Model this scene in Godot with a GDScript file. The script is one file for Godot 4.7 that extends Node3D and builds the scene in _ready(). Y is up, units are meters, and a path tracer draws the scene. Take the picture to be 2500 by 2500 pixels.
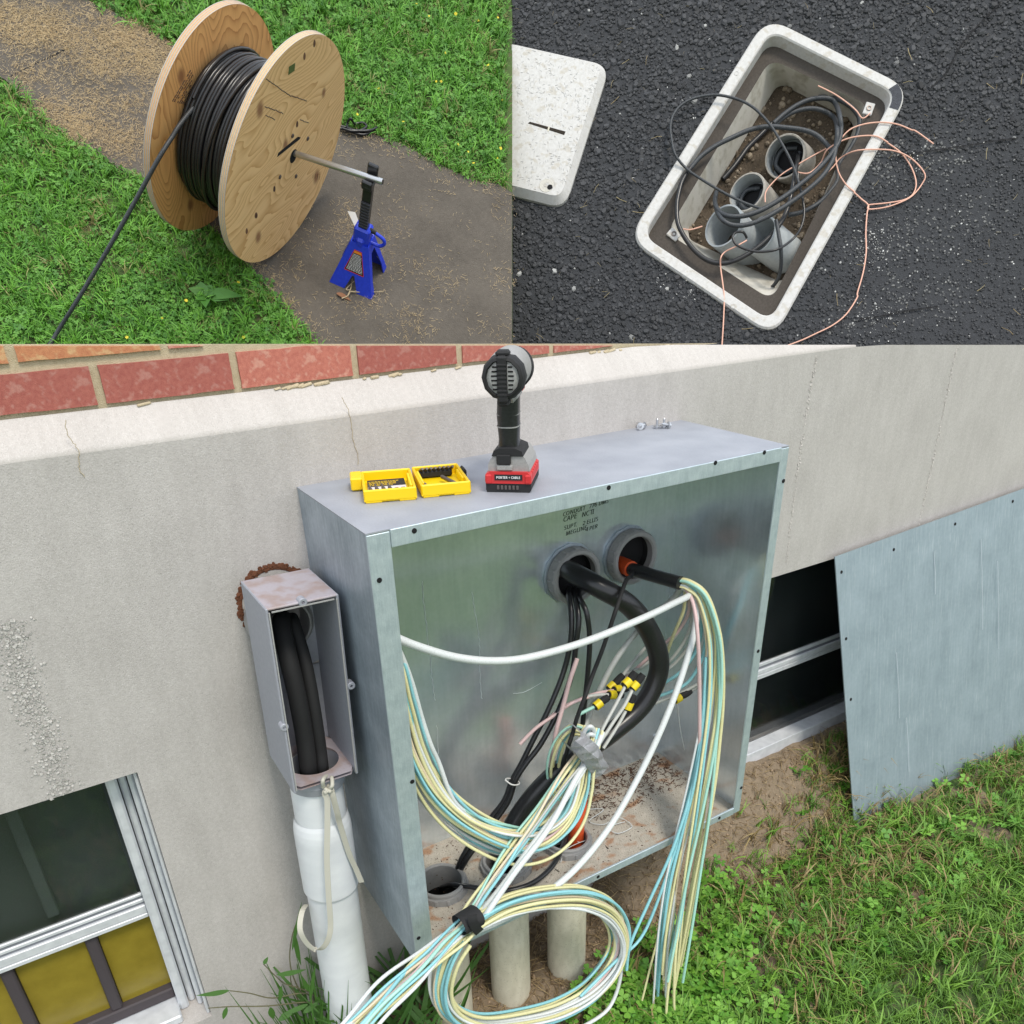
extends Node3D
# Three places side by side: the wall with the open junction box, the walk with the cable reel behind and above it, and the paved yard with the handhole.

var F := Transform3D()            # frame of the place being built
var base_of := {}                 # thing -> its base, in that frame
var used := {}
var M := {}
var rng := RandomNumberGenerator.new()

# ---------- naming ----------
func numbered(called: String, parent: Node) -> String:
	var key := str(parent.get_instance_id()) + called
	used[key] = used.get(key, -1) + 1
	return called if used[key] == 0 else "%s_%03d" % [called, used[key]]

func tag(o: Node, label := "", category := "", group := "", kind := ""):
	if label: o.set_meta("label", label)
	if category: o.set_meta("category", category)
	if group: o.set_meta("group", group)
	if kind: o.set_meta("kind", kind)
	return o

func thing(called: String, label: String, category: String, at := Vector3.ZERO, group := "") -> Node3D:
	var o := Node3D.new()
	o.name = numbered(called, self)
	add_child(o)
	o.transform = F * Transform3D(Basis(), at)
	base_of[o] = at
	tag(o, label, category, group)
	return o

func obj(called: String, st: SurfaceTool, m: Material, parent: Node = null) -> MeshInstance3D:
	var o := MeshInstance3D.new()
	o.mesh = st.commit()
	o.material_override = m
	if parent == null:
		o.name = numbered(called, self)
		add_child(o)
		o.transform = F
	else:
		o.name = numbered(called, parent)
		parent.add_child(o)
		if base_of.has(parent): o.position = -base_of[parent]
	return o

func struct(called: String, st: SurfaceTool, m: Material) -> MeshInstance3D:
	return tag(obj(called, st, m), "", "", "", "structure")

# ---------- shapes ----------
func S() -> SurfaceTool:
	var st := SurfaceTool.new()
	st.begin(Mesh.PRIMITIVE_TRIANGLES)
	return st

func tri(st: SurfaceTool, a: Vector3, b: Vector3, c: Vector3, na: Vector3, nb: Vector3, nc: Vector3, ua := Vector2.ZERO, ub := Vector2.ZERO, uc := Vector2.ZERO):
	var flip := (c - a).cross(b - a).dot(na + nb + nc) < 0.0
	st.set_normal(na); st.set_uv(ua); st.add_vertex(a)
	if flip:
		st.set_normal(nc); st.set_uv(uc); st.add_vertex(c)
		st.set_normal(nb); st.set_uv(ub); st.add_vertex(b)
	else:
		st.set_normal(nb); st.set_uv(ub); st.add_vertex(b)
		st.set_normal(nc); st.set_uv(uc); st.add_vertex(c)

func quad(st: SurfaceTool, a: Vector3, b: Vector3, c: Vector3, d: Vector3, n := Vector3.ZERO):
	if n == Vector3.ZERO: n = (c - a).cross(b - a).normalized()
	if n == Vector3.ZERO: n = (d - a).cross(c - a).normalized()
	tri(st, a, b, c, n, n, n, Vector2(0, 1), Vector2(1, 1), Vector2(1, 0))
	tri(st, a, c, d, n, n, n, Vector2(0, 1), Vector2(1, 0), Vector2(0, 0))

func box(st: SurfaceTool, xf: Transform3D, size: Vector3, b := 0.0):
	# a box centred on xf, edges chamfered by b
	var h := size * 0.5
	b = minf(b, minf(h.x, minf(h.y, h.z)) * 0.9)
	for ax in 3:
		for s in [-1.0, 1.0]:
			var n := Vector3.ZERO; n[ax] = s
			var u := (ax + 1) % 3
			var v := (ax + 2) % 3
			var p := []
			for c in [[-1, -1], [1, -1], [1, 1], [-1, 1]]:
				var q := Vector3.ZERO
				q[ax] = s * h[ax]; q[u] = c[0] * (h[u] - b); q[v] = c[1] * (h[v] - b)
				p.append(xf * q)
			quad(st, p[0], p[1], p[2], p[3], (xf.basis * n).normalized())
	if b <= 0.0: return
	for ax in 3:
		var u := (ax + 1) % 3
		var v := (ax + 2) % 3
		for su in [-1.0, 1.0]:
			for sv in [-1.0, 1.0]:
				var n := Vector3.ZERO; n[u] = su; n[v] = sv
				var p := []
				for e in [[-1.0, 0], [1.0, 0], [1.0, 1], [-1.0, 1]]:
					var q := Vector3.ZERO
					q[ax] = e[0] * (h[ax] - b)
					q[u] = su * (h[u] - (b if e[1] == 1 else 0.0))
					q[v] = sv * (h[v] - (0.0 if e[1] == 1 else b))
					p.append(xf * q)
				quad(st, p[0], p[1], p[2], p[3], (xf.basis * n).normalized())
	for sx in [-1.0, 1.0]:
		for sy in [-1.0, 1.0]:
			for sz in [-1.0, 1.0]:
				var n := (xf.basis * Vector3(sx, sy, sz)).normalized()
				tri(st, xf * Vector3(sx * h.x, sy * (h.y - b), sz * (h.z - b)), xf * Vector3(sx * (h.x - b), sy * h.y, sz * (h.z - b)), xf * Vector3(sx * (h.x - b), sy * (h.y - b), sz * h.z), n, n, n)

func at(x: float, y: float, z: float) -> Transform3D:
	return Transform3D(Basis(), Vector3(x, y, z))

func bx(st: SurfaceTool, x0: float, x1: float, y0: float, y1: float, z0: float, z1: float, b := 0.0):
	box(st, at((x0 + x1) / 2, (y0 + y1) / 2, (z0 + z1) / 2), Vector3(absf(x1 - x0), absf(y1 - y0), absf(z1 - z0)), b)

func smooth(pts: Array, n := 6) -> PackedVector3Array:
	# Catmull-Rom through the points
	var out := PackedVector3Array()
	for i in pts.size() - 1:
		var a: Vector3 = pts[maxi(i - 1, 0)]
		var b: Vector3 = pts[i]
		var c: Vector3 = pts[i + 1]
		var d: Vector3 = pts[mini(i + 2, pts.size() - 1)]
		for k in n: out.append(b.cubic_interpolate(c, a, d, k / float(n)))
	out.append(pts[pts.size() - 1])
	return out

func frames(p: PackedVector3Array) -> Array:
	# [side, up] at each point, carried along the path
	var out := []
	var t0 := (p[1] - p[0]).normalized()
	var u := t0.cross(Vector3.UP if absf(t0.y) < 0.9 else Vector3.RIGHT).normalized()
	for i in p.size():
		var t := (p[mini(i + 1, p.size() - 1)] - p[maxi(i - 1, 0)]).normalized()
		u = (u - t * u.dot(t)).normalized()
		out.append([u, t.cross(u)])
	return out

func tube(st: SurfaceTool, p: PackedVector3Array, r: float, sides := 8, r1 := -1.0, caps := true, flat := 1.0):
	if r1 < 0: r1 = r
	var f := frames(p)
	for i in p.size() - 1:
		var ra := lerpf(r, r1, i / float(p.size() - 1))
		var rb := lerpf(r, r1, (i + 1) / float(p.size() - 1))
		for k in sides:
			var n := []
			var q := []
			for e in [[i, k], [i, k + 1], [i + 1, k + 1], [i + 1, k]]:
				var a: float = TAU * e[1] / sides
				var rr := ra if e[0] == i else rb
				var off: Vector3 = f[e[0]][0] * cos(a) + f[e[0]][1] * sin(a) * flat
				n.append((f[e[0]][0] * cos(a) * flat + f[e[0]][1] * sin(a)).normalized())
				q.append(p[e[0]] + off * rr)
			tri(st, q[0], q[1], q[2], n[0], n[1], n[2])
			tri(st, q[0], q[2], q[3], n[0], n[2], n[3])
	if caps:
		for e in [0, p.size() - 1]:
			var rr := r if e == 0 else r1
			var n: Vector3 = (p[0] - p[1]).normalized() if e == 0 else (p[e] - p[e - 1]).normalized()
			for k in sides:
				var a := TAU * k / sides
				var b := TAU * (k + 1) / sides
				tri(st, p[e], p[e] + (f[e][0] * cos(a) + f[e][1] * sin(a) * flat) * rr, p[e] + (f[e][0] * cos(b) + f[e][1] * sin(b) * flat) * rr, n, n, n)

func lathe(st: SurfaceTool, xf: Transform3D, prof: Array, seg := 32, sx := 1.0, sz := 1.0):
	# prof: Vector2(radius, height) along xf's y; every segment flat along the profile and smooth around
	for i in prof.size() - 1:
		var a: Vector2 = prof[i]
		var b: Vector2 = prof[i + 1]
		var d := b - a
		var m := Vector2(d.y, -d.x).normalized()
		for k in seg:
			var q := []
			var n := []
			for e in [[a, k], [a, k + 1], [b, k + 1], [b, k]]:
				var t: float = TAU * e[1] / seg
				q.append(xf * Vector3(cos(t) * e[0].x * sx, e[0].y, sin(t) * e[0].x * sz))
				n.append((xf.basis * Vector3(cos(t) * m.x / sx, m.y, sin(t) * m.x / sz)).normalized())
			if a.x > 1e-6: tri(st, q[0], q[1], q[2], n[0], n[1], n[2])
			if b.x > 1e-6: tri(st, q[0], q[2], q[3], n[0], n[2], n[3])

func prism(st: SurfaceTool, poly: PackedVector2Array, xf: Transform3D, z0: float, z1: float, uvs := false):
	# polygon in xf's xy plane, from z0 to z1
	var ids := Geometry2D.triangulate_polygon(poly)
	for z in [z0, z1]:
		var n := xf.basis.z.normalized() * (1.0 if z == maxf(z0, z1) else -1.0)
		for i in range(0, ids.size(), 3):
			var q := []
			for k in 3: q.append(poly[ids[i + k]])
			tri(st, xf * Vector3(q[0].x, q[0].y, z), xf * Vector3(q[1].x, q[1].y, z), xf * Vector3(q[2].x, q[2].y, z), n, n, n, q[0], q[1], q[2])
	var ccw := not Geometry2D.is_polygon_clockwise(poly)
	for i in poly.size():
		var a := poly[i]
		var b := poly[(i + 1) % poly.size()]
		var e := (b - a).normalized()
		var n2 := Vector2(e.y, -e.x) * (1.0 if ccw else -1.0)
		var n := (xf.basis * Vector3(n2.x, n2.y, 0)).normalized()
		quad(st, xf * Vector3(a.x, a.y, z0), xf * Vector3(b.x, b.y, z0), xf * Vector3(b.x, b.y, z1), xf * Vector3(a.x, a.y, z1), n)

func poly_xz(st: SurfaceTool, pts: Array, y0: float, y1: float):
	# a slab over points (x, z), top at y1
	var p := PackedVector2Array()
	for v in pts: p.append(Vector2(v.x, -v.z) if v is Vector3 else Vector2(v.x, -v.y))
	prism(st, p, Transform3D(Basis(Vector3.RIGHT, Vector3.FORWARD, Vector3.UP), Vector3.ZERO), y0, y1)

func ngon(cx: float, cy: float, rx: float, ry: float, n: int, ph := 0.0) -> PackedVector2Array:
	var p := PackedVector2Array()
	for k in n: p.append(Vector2(cx + rx * cos(TAU * k / n + ph), cy + ry * sin(TAU * k / n + ph)))
	return p

func ribbon(st: SurfaceTool, p: PackedVector3Array, w: float, side: Vector3, th := 0.001):
	# a strap: width w along side, thickness th
	for i in p.size() - 1:
		var t := (p[i + 1] - p[i]).normalized()
		var s := (side - t * side.dot(t)).normalized()
		var n := t.cross(s)
		for e in [-1.0, 1.0]:
			quad(st, p[i] - s * w / 2 + n * th * e, p[i] + s * w / 2 + n * th * e, p[i + 1] + s * w / 2 + n * th * e, p[i + 1] - s * w / 2 + n * th * e, n * e)
			quad(st, p[i] + s * w / 2 * e - n * th, p[i] + s * w / 2 * e + n * th, p[i + 1] + s * w / 2 * e + n * th, p[i + 1] + s * w / 2 * e - n * th, s * e)

func disc(st: SurfaceTool, c: Vector3, n: Vector3, r: float, h: float, seg := 10):
	# a low cylinder standing on c along n
	var u := n.cross(Vector3.UP if absf(n.y) < 0.9 else Vector3.RIGHT).normalized()
	lathe(st, Transform3D(Basis(u, n, u.cross(n)), c), [Vector2(r, 0), Vector2(r, h * 0.7), Vector2(r * 0.85, h), Vector2(0, h)], seg)

func heights(st: SurfaceTool, x0: float, x1: float, z0: float, z1: float, nx: int, nz: int, fn: Callable):
	var g := []
	for i in nx + 1:
		for j in nz + 1:
			var x := lerpf(x0, x1, i / float(nx))
			var z := lerpf(z0, z1, j / float(nz))
			g.append(Vector3(x, fn.call(x, z), z))
	var nn := func(i: int, j: int) -> Vector3:
		var a: Vector3 = g[mini(i + 1, nx) * (nz + 1) + j] - g[maxi(i - 1, 0) * (nz + 1) + j]
		var b: Vector3 = g[i * (nz + 1) + mini(j + 1, nz)] - g[i * (nz + 1) + maxi(j - 1, 0)]
		return b.cross(a).normalized()
	for i in nx:
		for j in nz:
			var q := [i * (nz + 1) + j, (i + 1) * (nz + 1) + j, (i + 1) * (nz + 1) + j + 1, i * (nz + 1) + j + 1]
			var n := [nn.call(i, j), nn.call(i + 1, j), nn.call(i + 1, j + 1), nn.call(i, j + 1)]
			tri(st, g[q[0]], g[q[1]], g[q[2]], n[0], n[1], n[2])
			tri(st, g[q[0]], g[q[2]], g[q[3]], n[0], n[2], n[3])

# ---------- materials ----------
func mat(c: Color, rough := 0.7, metal := 0.0) -> StandardMaterial3D:
	# c in linear light
	var m := StandardMaterial3D.new()
	m.albedo_color = c.linear_to_srgb()
	m.roughness = rough
	m.metallic = metal
	m.cull_mode = BaseMaterial3D.CULL_DISABLED
	return m

func noise(freq: float, sd: int, oct := 4, kind := FastNoiseLite.TYPE_SIMPLEX_SMOOTH) -> FastNoiseLite:
	var n := FastNoiseLite.new()
	n.noise_type = kind
	n.seed = sd
	n.frequency = freq
	n.fractal_octaves = oct
	return n

func field(n: FastNoiseLite, size: int) -> PackedByteArray:
	return n.get_seamless_image(size, size).get_data()

func picture(size: int, fn: Callable) -> ImageTexture:
	# fn(x, y) gives a linear colour
	var d := PackedByteArray()
	d.resize(size * size * 3)
	var i := 0
	var sub := maxi(1, 512 / size)
	for y in size:
		for x in size:
			var c: Color = fn.call(x * sub, y * sub)
			d[i] = int(clampf(pow(maxf(c.r, 0.0), 0.4545) * 255.0, 0, 255))
			d[i + 1] = int(clampf(pow(maxf(c.g, 0.0), 0.4545) * 255.0, 0, 255))
			d[i + 2] = int(clampf(pow(maxf(c.b, 0.0), 0.4545) * 255.0, 0, 255))
			i += 3
	return ImageTexture.create_from_image(Image.create_from_data(size, size, false, Image.FORMAT_RGB8, d))

func bumps(data: PackedByteArray, size: int, strength: float) -> ImageTexture:
	var im := Image.create_from_data(size, size, false, Image.FORMAT_L8, data)
	im.convert(Image.FORMAT_RGBA8)
	im.bump_map_to_normal_map(strength)
	return ImageTexture.create_from_image(im)

func tiled(tex: Texture2D, metres: float, rough: float, metal := 0.0, nrm: Texture2D = null, ns := 1.0, world := false) -> StandardMaterial3D:
	var m := mat(Color.WHITE, rough, metal)
	m.albedo_texture = tex
	if nrm:
		m.normal_enabled = true
		m.normal_texture = nrm
		m.normal_scale = ns
	m.uv1_triplanar = true
	m.uv1_world_triplanar = world
	m.uv1_scale = Vector3.ONE / metres
	return m

func tint(m: StandardMaterial3D, c: Color) -> StandardMaterial3D:
	var k: StandardMaterial3D = m.duplicate()
	k.albedo_color = c.linear_to_srgb()
	return k

func mix(a: Color, b: Color, t: float) -> Color:
	return a.lerp(b, clampf(t, 0.0, 1.0))

func step01(a: float, b: float, x: float) -> float:
	return smoothstep(a, b, x)

func make_materials():
	var fine := field(noise(0.22, 3, 3), 512)
	var mid := field(noise(0.035, 5, 4), 512)
	var broad := field(noise(0.008, 9, 3), 512)
	var cell := field(noise(0.09, 11, 2, FastNoiseLite.TYPE_CELLULAR), 512)
	var grain := field(noise(0.48, 17, 2), 512)
	var fine_n := bumps(fine, 512, 1.5)
	var grain_n := bumps(grain, 512, 1.2)
	var mid_n := bumps(mid, 512, 4.0)
	var k := func(d: PackedByteArray, x: int, y: int) -> float: return d[(y & 511) * 512 + (x & 511)] / 255.0
	M.fine_n = fine_n
	# concrete: mottled, streaked, pitted with sand
	var conc := picture(1024, func(x, y):
		var f: float = k.call(fine, x, y)
		var g: float = k.call(mid, x * 2, y * 2)
		var b: float = (k.call(broad, x / 2, y / 2) + k.call(mid, x / 2 + 77, y / 8)) * 0.5
		var c := mix(Color(0.385, 0.360, 0.338), Color(0.560, 0.530, 0.505), 0.15 + 0.60 * b + 0.40 * (g - 0.4))
		var s: float = k.call(grain, x, y)
		if s > 0.70: c = c.lightened((s - 0.70) * 2.0)
		if s < 0.28: c = c.darkened((0.28 - s) * 2.2)
		if f < 0.16: c = c.darkened((0.16 - f) * 5.0)
		return c)
	M.concrete = tiled(conc, 0.75, 0.92, 0, grain_n, 0.28, true)
	M.concrete_pale = tint(M.concrete, Color(1.12, 1.11, 1.10))
	M.aggregate = tiled(picture(256, func(x, y):
		var f: float = k.call(cell, x, y)
		return mix(Color(0.36, 0.34, 0.31), Color(0.60, 0.58, 0.55), f * 1.3)), 0.16, 0.95, 0, mid_n, 1.4, true)
	M.mortar = tiled(picture(256, func(x, y):
		var f: float = k.call(fine, x, y)
		var g: float = k.call(mid, x, y)
		return mix(Color(0.36, 0.29, 0.18), Color(0.62, 0.53, 0.37), 0.1 + f * 0.6 + g * 0.4)), 0.2, 0.95, 0, fine_n, 1.5, true)
	var brick := picture(512, func(x, y):
		var f: float = k.call(fine, x, y)
		var g: float = k.call(mid, x, y)
		var b: float = k.call(broad, x * 2, y * 2)
		var c := mix(Color(0.36, 0.095, 0.075), Color(0.52, 0.19, 0.14), g * 0.7 + f * 0.4 - 0.05)
		c = mix(c, Color(0.60, 0.36, 0.29), step01(0.50, 0.9, b) * 0.5)
		if f < 0.25: c = c.darkened((0.25 - f) * 3.2)
		if f > 0.8: c = c.lightened((f - 0.8) * 0.9)
		return c)
	M.bricks = []
	for t in [Color(1, 1, 1), Color(1.12, 1.15, 1.1), Color(0.86, 0.80, 0.82)]: M.bricks.append(tint(tiled(brick, 0.16, 0.93, 0, fine_n, 0.9, true), t))
	M.brick_orange = tint(tiled(brick, 0.16, 0.93, 0, fine_n, 0.9, true), Color(1.18, 1.5, 0.95))
	# galvanized sheet: spangle, dull oxide
	var zinc := func(lo: Color, hi: Color): return picture(256, func(x, y):
		var f: float = k.call(cell, x, y)
		var b: float = k.call(broad, x, y)
		var s: float = k.call(mid, x * 2, y / 6)
		var d: float = k.call(mid, x * 7, y / 5)
		var c := mix(lo, hi, 0.2 + 0.34 * (f - 0.4) + 0.55 * b + 0.45 * (s - 0.5))
		return mix(c, Color(0.72, 0.76, 0.76), step01(0.68, 0.88, d) * 0.28))
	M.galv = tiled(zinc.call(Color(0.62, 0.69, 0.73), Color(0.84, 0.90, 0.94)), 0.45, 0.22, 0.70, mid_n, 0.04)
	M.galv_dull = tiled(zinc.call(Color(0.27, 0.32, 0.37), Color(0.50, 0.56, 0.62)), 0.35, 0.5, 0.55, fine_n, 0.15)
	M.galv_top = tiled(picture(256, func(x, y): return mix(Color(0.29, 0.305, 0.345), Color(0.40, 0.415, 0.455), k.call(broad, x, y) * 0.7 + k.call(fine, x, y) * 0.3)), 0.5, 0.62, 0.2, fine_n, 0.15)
	M.galv_edge = tiled(zinc.call(Color(0.42, 0.50, 0.55), Color(0.66, 0.74, 0.78)), 0.12, 0.45, 0.55, fine_n, 0.3)
	M.sheet = tiled(zinc.call(Color(0.25, 0.315, 0.35), Color(0.39, 0.465, 0.51)), 0.5, 0.55, 0.45, fine_n, 0.1)
	M.rusty_floor = tiled(picture(512, func(x, y):
		var g: float = k.call(mid, x, y)
		var f: float = k.call(fine, x, y)
		var b: float = k.call(broad, x + 90, y * 2)
		var c := mix(Color(0.38, 0.345, 0.29), Color(0.52, 0.475, 0.41), g)
		c = mix(c, Color(0.33, 0.16, 0.07), step01(0.55, 0.78, b * 0.75 + g * 0.3) * 0.8)
		if f < 0.22: c = mix(c, Color(0.1, 0.07, 0.05), 0.7)
		return c), 0.5, 0.85, 0.0, fine_n, 0.5)
	M.lb_grey = tiled(picture(256, func(x, y): return mix(Color(0.30, 0.31, 0.36), Color(0.42, 0.43, 0.47), k.call(mid, x, y) * 0.5 + k.call(fine, x, y) * 0.4)), 0.2, 0.55, 0.1, fine_n, 0.2)
	M.lb_top = tiled(picture(256, func(x, y): return mix(Color(0.40, 0.37, 0.41), Color(0.33, 0.25, 0.23), step01(0.35, 0.8, k.call(mid, x, y)) * 0.8 + 0.2 * k.call(fine, x, y))), 0.75, 0.6, 0.0, fine_n, 0.2)
	M.rust = tiled(picture(256, func(x, y): return mix(Color(0.06, 0.022, 0.011), Color(0.22, 0.075, 0.03), k.call(mid, x * 2, y * 2))), 0.06, 0.95, 0, mid_n, 1.0)
	M.pvc_white = tiled(picture(256, func(x, y): return mix(Color(0.66, 0.68, 0.71), Color(0.78, 0.80, 0.82), k.call(broad, x, y * 2) + 0.3 * k.call(fine, x, y) - 0.1)), 0.4, 0.4, 0, fine_n, 0.05)
	M.pvc_cream = tiled(picture(256, func(x, y):
		var f: float = k.call(fine, x, y)
		var c := mix(Color(0.52, 0.48, 0.37), Color(0.68, 0.64, 0.52), k.call(mid, x, y / 3))
		if f < 0.17: c = c.darkened(0.6)
		return c), 0.3, 0.55, 0, fine_n, 0.1)
	M.pvc_grey = tiled(picture(256, func(x, y): return mix(Color(0.34, 0.37, 0.38), Color(0.50, 0.53, 0.54), k.call(mid, x, y) * 0.8 + 0.3 * k.call(broad, x, y))), 0.25, 0.5, 0, fine_n, 0.1)
	M.pvc_dirty = tiled(picture(256, func(x, y): return mix(Color(0.30, 0.27, 0.23), Color(0.52, 0.50, 0.45), k.call(mid, x, y) * 1.2 - 0.1)), 0.2, 0.7, 0, fine_n, 0.3)
	M.collar = tiled(picture(256, func(x, y): return mix(Color(0.25, 0.25, 0.25), Color(0.34, 0.335, 0.33), k.call(mid, x, y) * 0.7 + k.call(fine, x, y) * 0.3)), 0.25, 0.5, 0, fine_n, 0.06)
	M.black = tiled(picture(256, func(x, y): return mix(Color(0.006, 0.006, 0.007), Color(0.022, 0.022, 0.024), k.call(mid, x, y * 2))), 0.12, 0.28, 0, fine_n, 0.05)
	M.black_dusty = tiled(picture(256, func(x, y): return mix(Color(0.014, 0.017, 0.021), Color(0.085, 0.095, 0.105), step01(0.35, 0.9, k.call(mid, x, y * 2)))), 0.09, 0.5, 0, fine_n, 0.2)
	M.black_matte = mat(Color(0.012, 0.012, 0.013), 0.75)
	M.hole = mat(Color(0.004, 0.004, 0.005), 0.9)
	M.alu = tiled(picture(256, func(x, y): return mix(Color(0.56, 0.58, 0.61), Color(0.72, 0.74, 0.77), k.call(broad, x * 2, y * 2))), 0.3, 0.45, 0.15, fine_n, 0.1)
	M.alu_grey = mat(Color(0.22, 0.23, 0.26), 0.5, 0.3)
	M.mullion = mat(Color(0.055, 0.045, 0.05), 0.7)
	M.glass = mat(Color(0.012, 0.018, 0.018), 0.05)
	M.glass.transparency = BaseMaterial3D.TRANSPARENCY_ALPHA
	M.glass.albedo_color.a = 0.18
	M.blind = tiled(picture(256, func(x, y): return mix(Color(0.050, 0.066, 0.064), Color(0.088, 0.11, 0.105), k.call(fine, x, y))), 0.3, 0.8)
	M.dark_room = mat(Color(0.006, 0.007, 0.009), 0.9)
	M.amber = tiled(picture(256, func(x, y): return mix(Color(0.19, 0.140, 0.010), Color(0.28, 0.215, 0.022), k.call(fine, x, y) * 0.5 + k.call(broad, x, y) * 0.6)), 0.2, 0.3, 0, fine_n, 0.1)
	M.steel = mat(Color(0.55, 0.56, 0.58), 0.32, 0.9)
	M.steel_dark = mat(Color(0.16, 0.14, 0.13), 0.4, 0.8)
	M.yellow = mat(Color(0.86, 0.58, 0.0), 0.42)
	M.red = tiled(picture(256, func(x, y): return mix(Color(0.52, 0.015, 0.02), Color(0.62, 0.03, 0.03), k.call(mid, x, y))), 0.1, 0.4)
	M.tool_grey = tiled(picture(256, func(x, y): return mix(Color(0.25, 0.245, 0.24), Color(0.38, 0.375, 0.365), k.call(mid, x, y))), 0.08, 0.5)
	M.white = mat(Color(0.75, 0.75, 0.74), 0.6)
	M.orange = mat(Color(0.62, 0.085, 0.02), 0.45)
	var worn := func(c: Color, rough: float): return tiled(picture(128, func(x, y): return c.darkened(0.20 * step01(0.5, 0.85, k.call(mid, x, y)) + 0.12 * k.call(fine, x, y))), 0.06, rough)
	M.t_white = worn.call(Color(0.74, 0.77, 0.77), 0.38)
	M.t_grey = worn.call(Color(0.52, 0.53, 0.50), 0.45)
	M.t_aqua = worn.call(Color(0.29, 0.63, 0.69), 0.4)
	M.t_green = worn.call(Color(0.40, 0.70, 0.60), 0.4)
	M.t_yellow = worn.call(Color(0.76, 0.72, 0.40), 0.4)
	M.t_peach = worn.call(Color(0.76, 0.64, 0.46), 0.4)
	M.t_pink = worn.call(Color(0.72, 0.52, 0.51), 0.4)
	M.conn_yellow = mat(Color(0.80, 0.62, 0.02), 0.4)
	M.duct_tape = tiled(picture(256, func(x, y): return mix(Color(0.30, 0.30, 0.32), Color(0.46, 0.46, 0.48), k.call(mid, x, y))), 0.06, 0.38, 0.3, mid_n, 0.3)
	M.webbing = tiled(picture(128, func(x, y): return mix(Color(0.42, 0.40, 0.33), Color(0.66, 0.64, 0.56), 0.5 + 0.5 * sin(y * 0.8) * k.call(mid, x, y))), 0.05, 0.9)
	M.ink = mat(Color(0.01, 0.015, 0.012), 0.8)
	# grounds
	M.soil = tiled(picture(512, func(x, y):
		var f: float = k.call(fine, x, y)
		var g: float = k.call(mid, x, y)
		return mix(Color(0.115, 0.083, 0.052), Color(0.32, 0.245, 0.165), f * 0.5 + g * 0.6)), 0.35, 0.97, 0, mid_n, 1.5)
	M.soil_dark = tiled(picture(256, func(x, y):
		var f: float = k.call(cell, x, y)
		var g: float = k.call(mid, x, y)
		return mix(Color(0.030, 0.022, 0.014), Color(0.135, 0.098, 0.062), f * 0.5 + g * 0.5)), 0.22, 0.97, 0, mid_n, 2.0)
	M.lawn = tiled(picture(512, func(x, y):
		var f: float = k.call(fine, x, y)
		var g: float = k.call(mid, x, y)
		return mix(mix(Color(0.030, 0.055, 0.014), Color(0.10, 0.17, 0.035), f), Color(0.11, 0.085, 0.045), step01(0.55, 0.8, g) * 0.7)), 0.5, 0.95, 0, fine_n, 1.0)
	M.walk = tiled(picture(1024, func(x, y):
		var f: float = k.call(fine, x, y)
		var g: float = k.call(mid, x, y)
		var b: float = k.call(broad, x / 2, y / 2)
		var c := mix(Color(0.050, 0.042, 0.033), Color(0.150, 0.130, 0.106), f * 0.5 + g * 0.25 + b * 0.35 - 0.05)
		if f > 0.8: c = mix(c, Color(0.42, 0.39, 0.34), (f - 0.8) * 4.5)
		return c), 0.85, 0.95, 0, fine_n, 0.8)
	M.asphalt = tiled(picture(1024, func(x, y):
		var f: float = k.call(fine, x, y)
		var g: float = k.call(mid, x, y)
		var c := mix(Color(0.010, 0.011, 0.013), Color(0.052, 0.055, 0.061), f * 0.7 + g * 0.4)
		if f > 0.86: c = mix(c, Color(0.3, 0.3, 0.29), (f - 0.86) * 5.0)
		return c), 0.6, 0.93, 0, fine_n, 1.0)
	M.dust = tiled(picture(256, func(x, y): return mix(Color(0.035, 0.036, 0.038), Color(0.20, 0.20, 0.195), k.call(fine, x, y) * 0.7 + k.call(mid, x, y) * 0.4)), 0.16, 0.95, 0, fine_n, 0.8)
	M.polymer = tiled(picture(512, func(x, y):
		var f: float = k.call(fine, x, y)
		var g: float = k.call(mid, x, y)
		var c := mix(Color(0.50, 0.49, 0.465), Color(0.61, 0.60, 0.58), g + 0.25)
		c = mix(c, Color(0.42, 0.37, 0.28), step01(0.55, 0.85, k.call(broad, x * 2, y * 2)) * 0.45)
		if f < 0.21: c = mix(c, Color(0.10, 0.09, 0.08), (0.23 - f) * 5.0)
		return c), 0.3, 0.85, 0, fine_n, 0.5)
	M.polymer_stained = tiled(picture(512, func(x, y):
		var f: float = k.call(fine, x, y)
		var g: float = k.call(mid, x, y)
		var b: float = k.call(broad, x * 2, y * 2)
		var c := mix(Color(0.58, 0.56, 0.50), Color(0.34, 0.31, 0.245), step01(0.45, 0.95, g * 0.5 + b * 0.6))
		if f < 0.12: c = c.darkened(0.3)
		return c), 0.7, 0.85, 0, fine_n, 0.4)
	M.grit = tiled(picture(256, func(x, y): return mix(Color(0.022, 0.018, 0.014), Color(0.125, 0.105, 0.088), k.call(fine, x, y) * 0.7 + k.call(mid, x, y) * 0.3)), 0.2, 0.97, 0, fine_n, 1.5)
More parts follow.
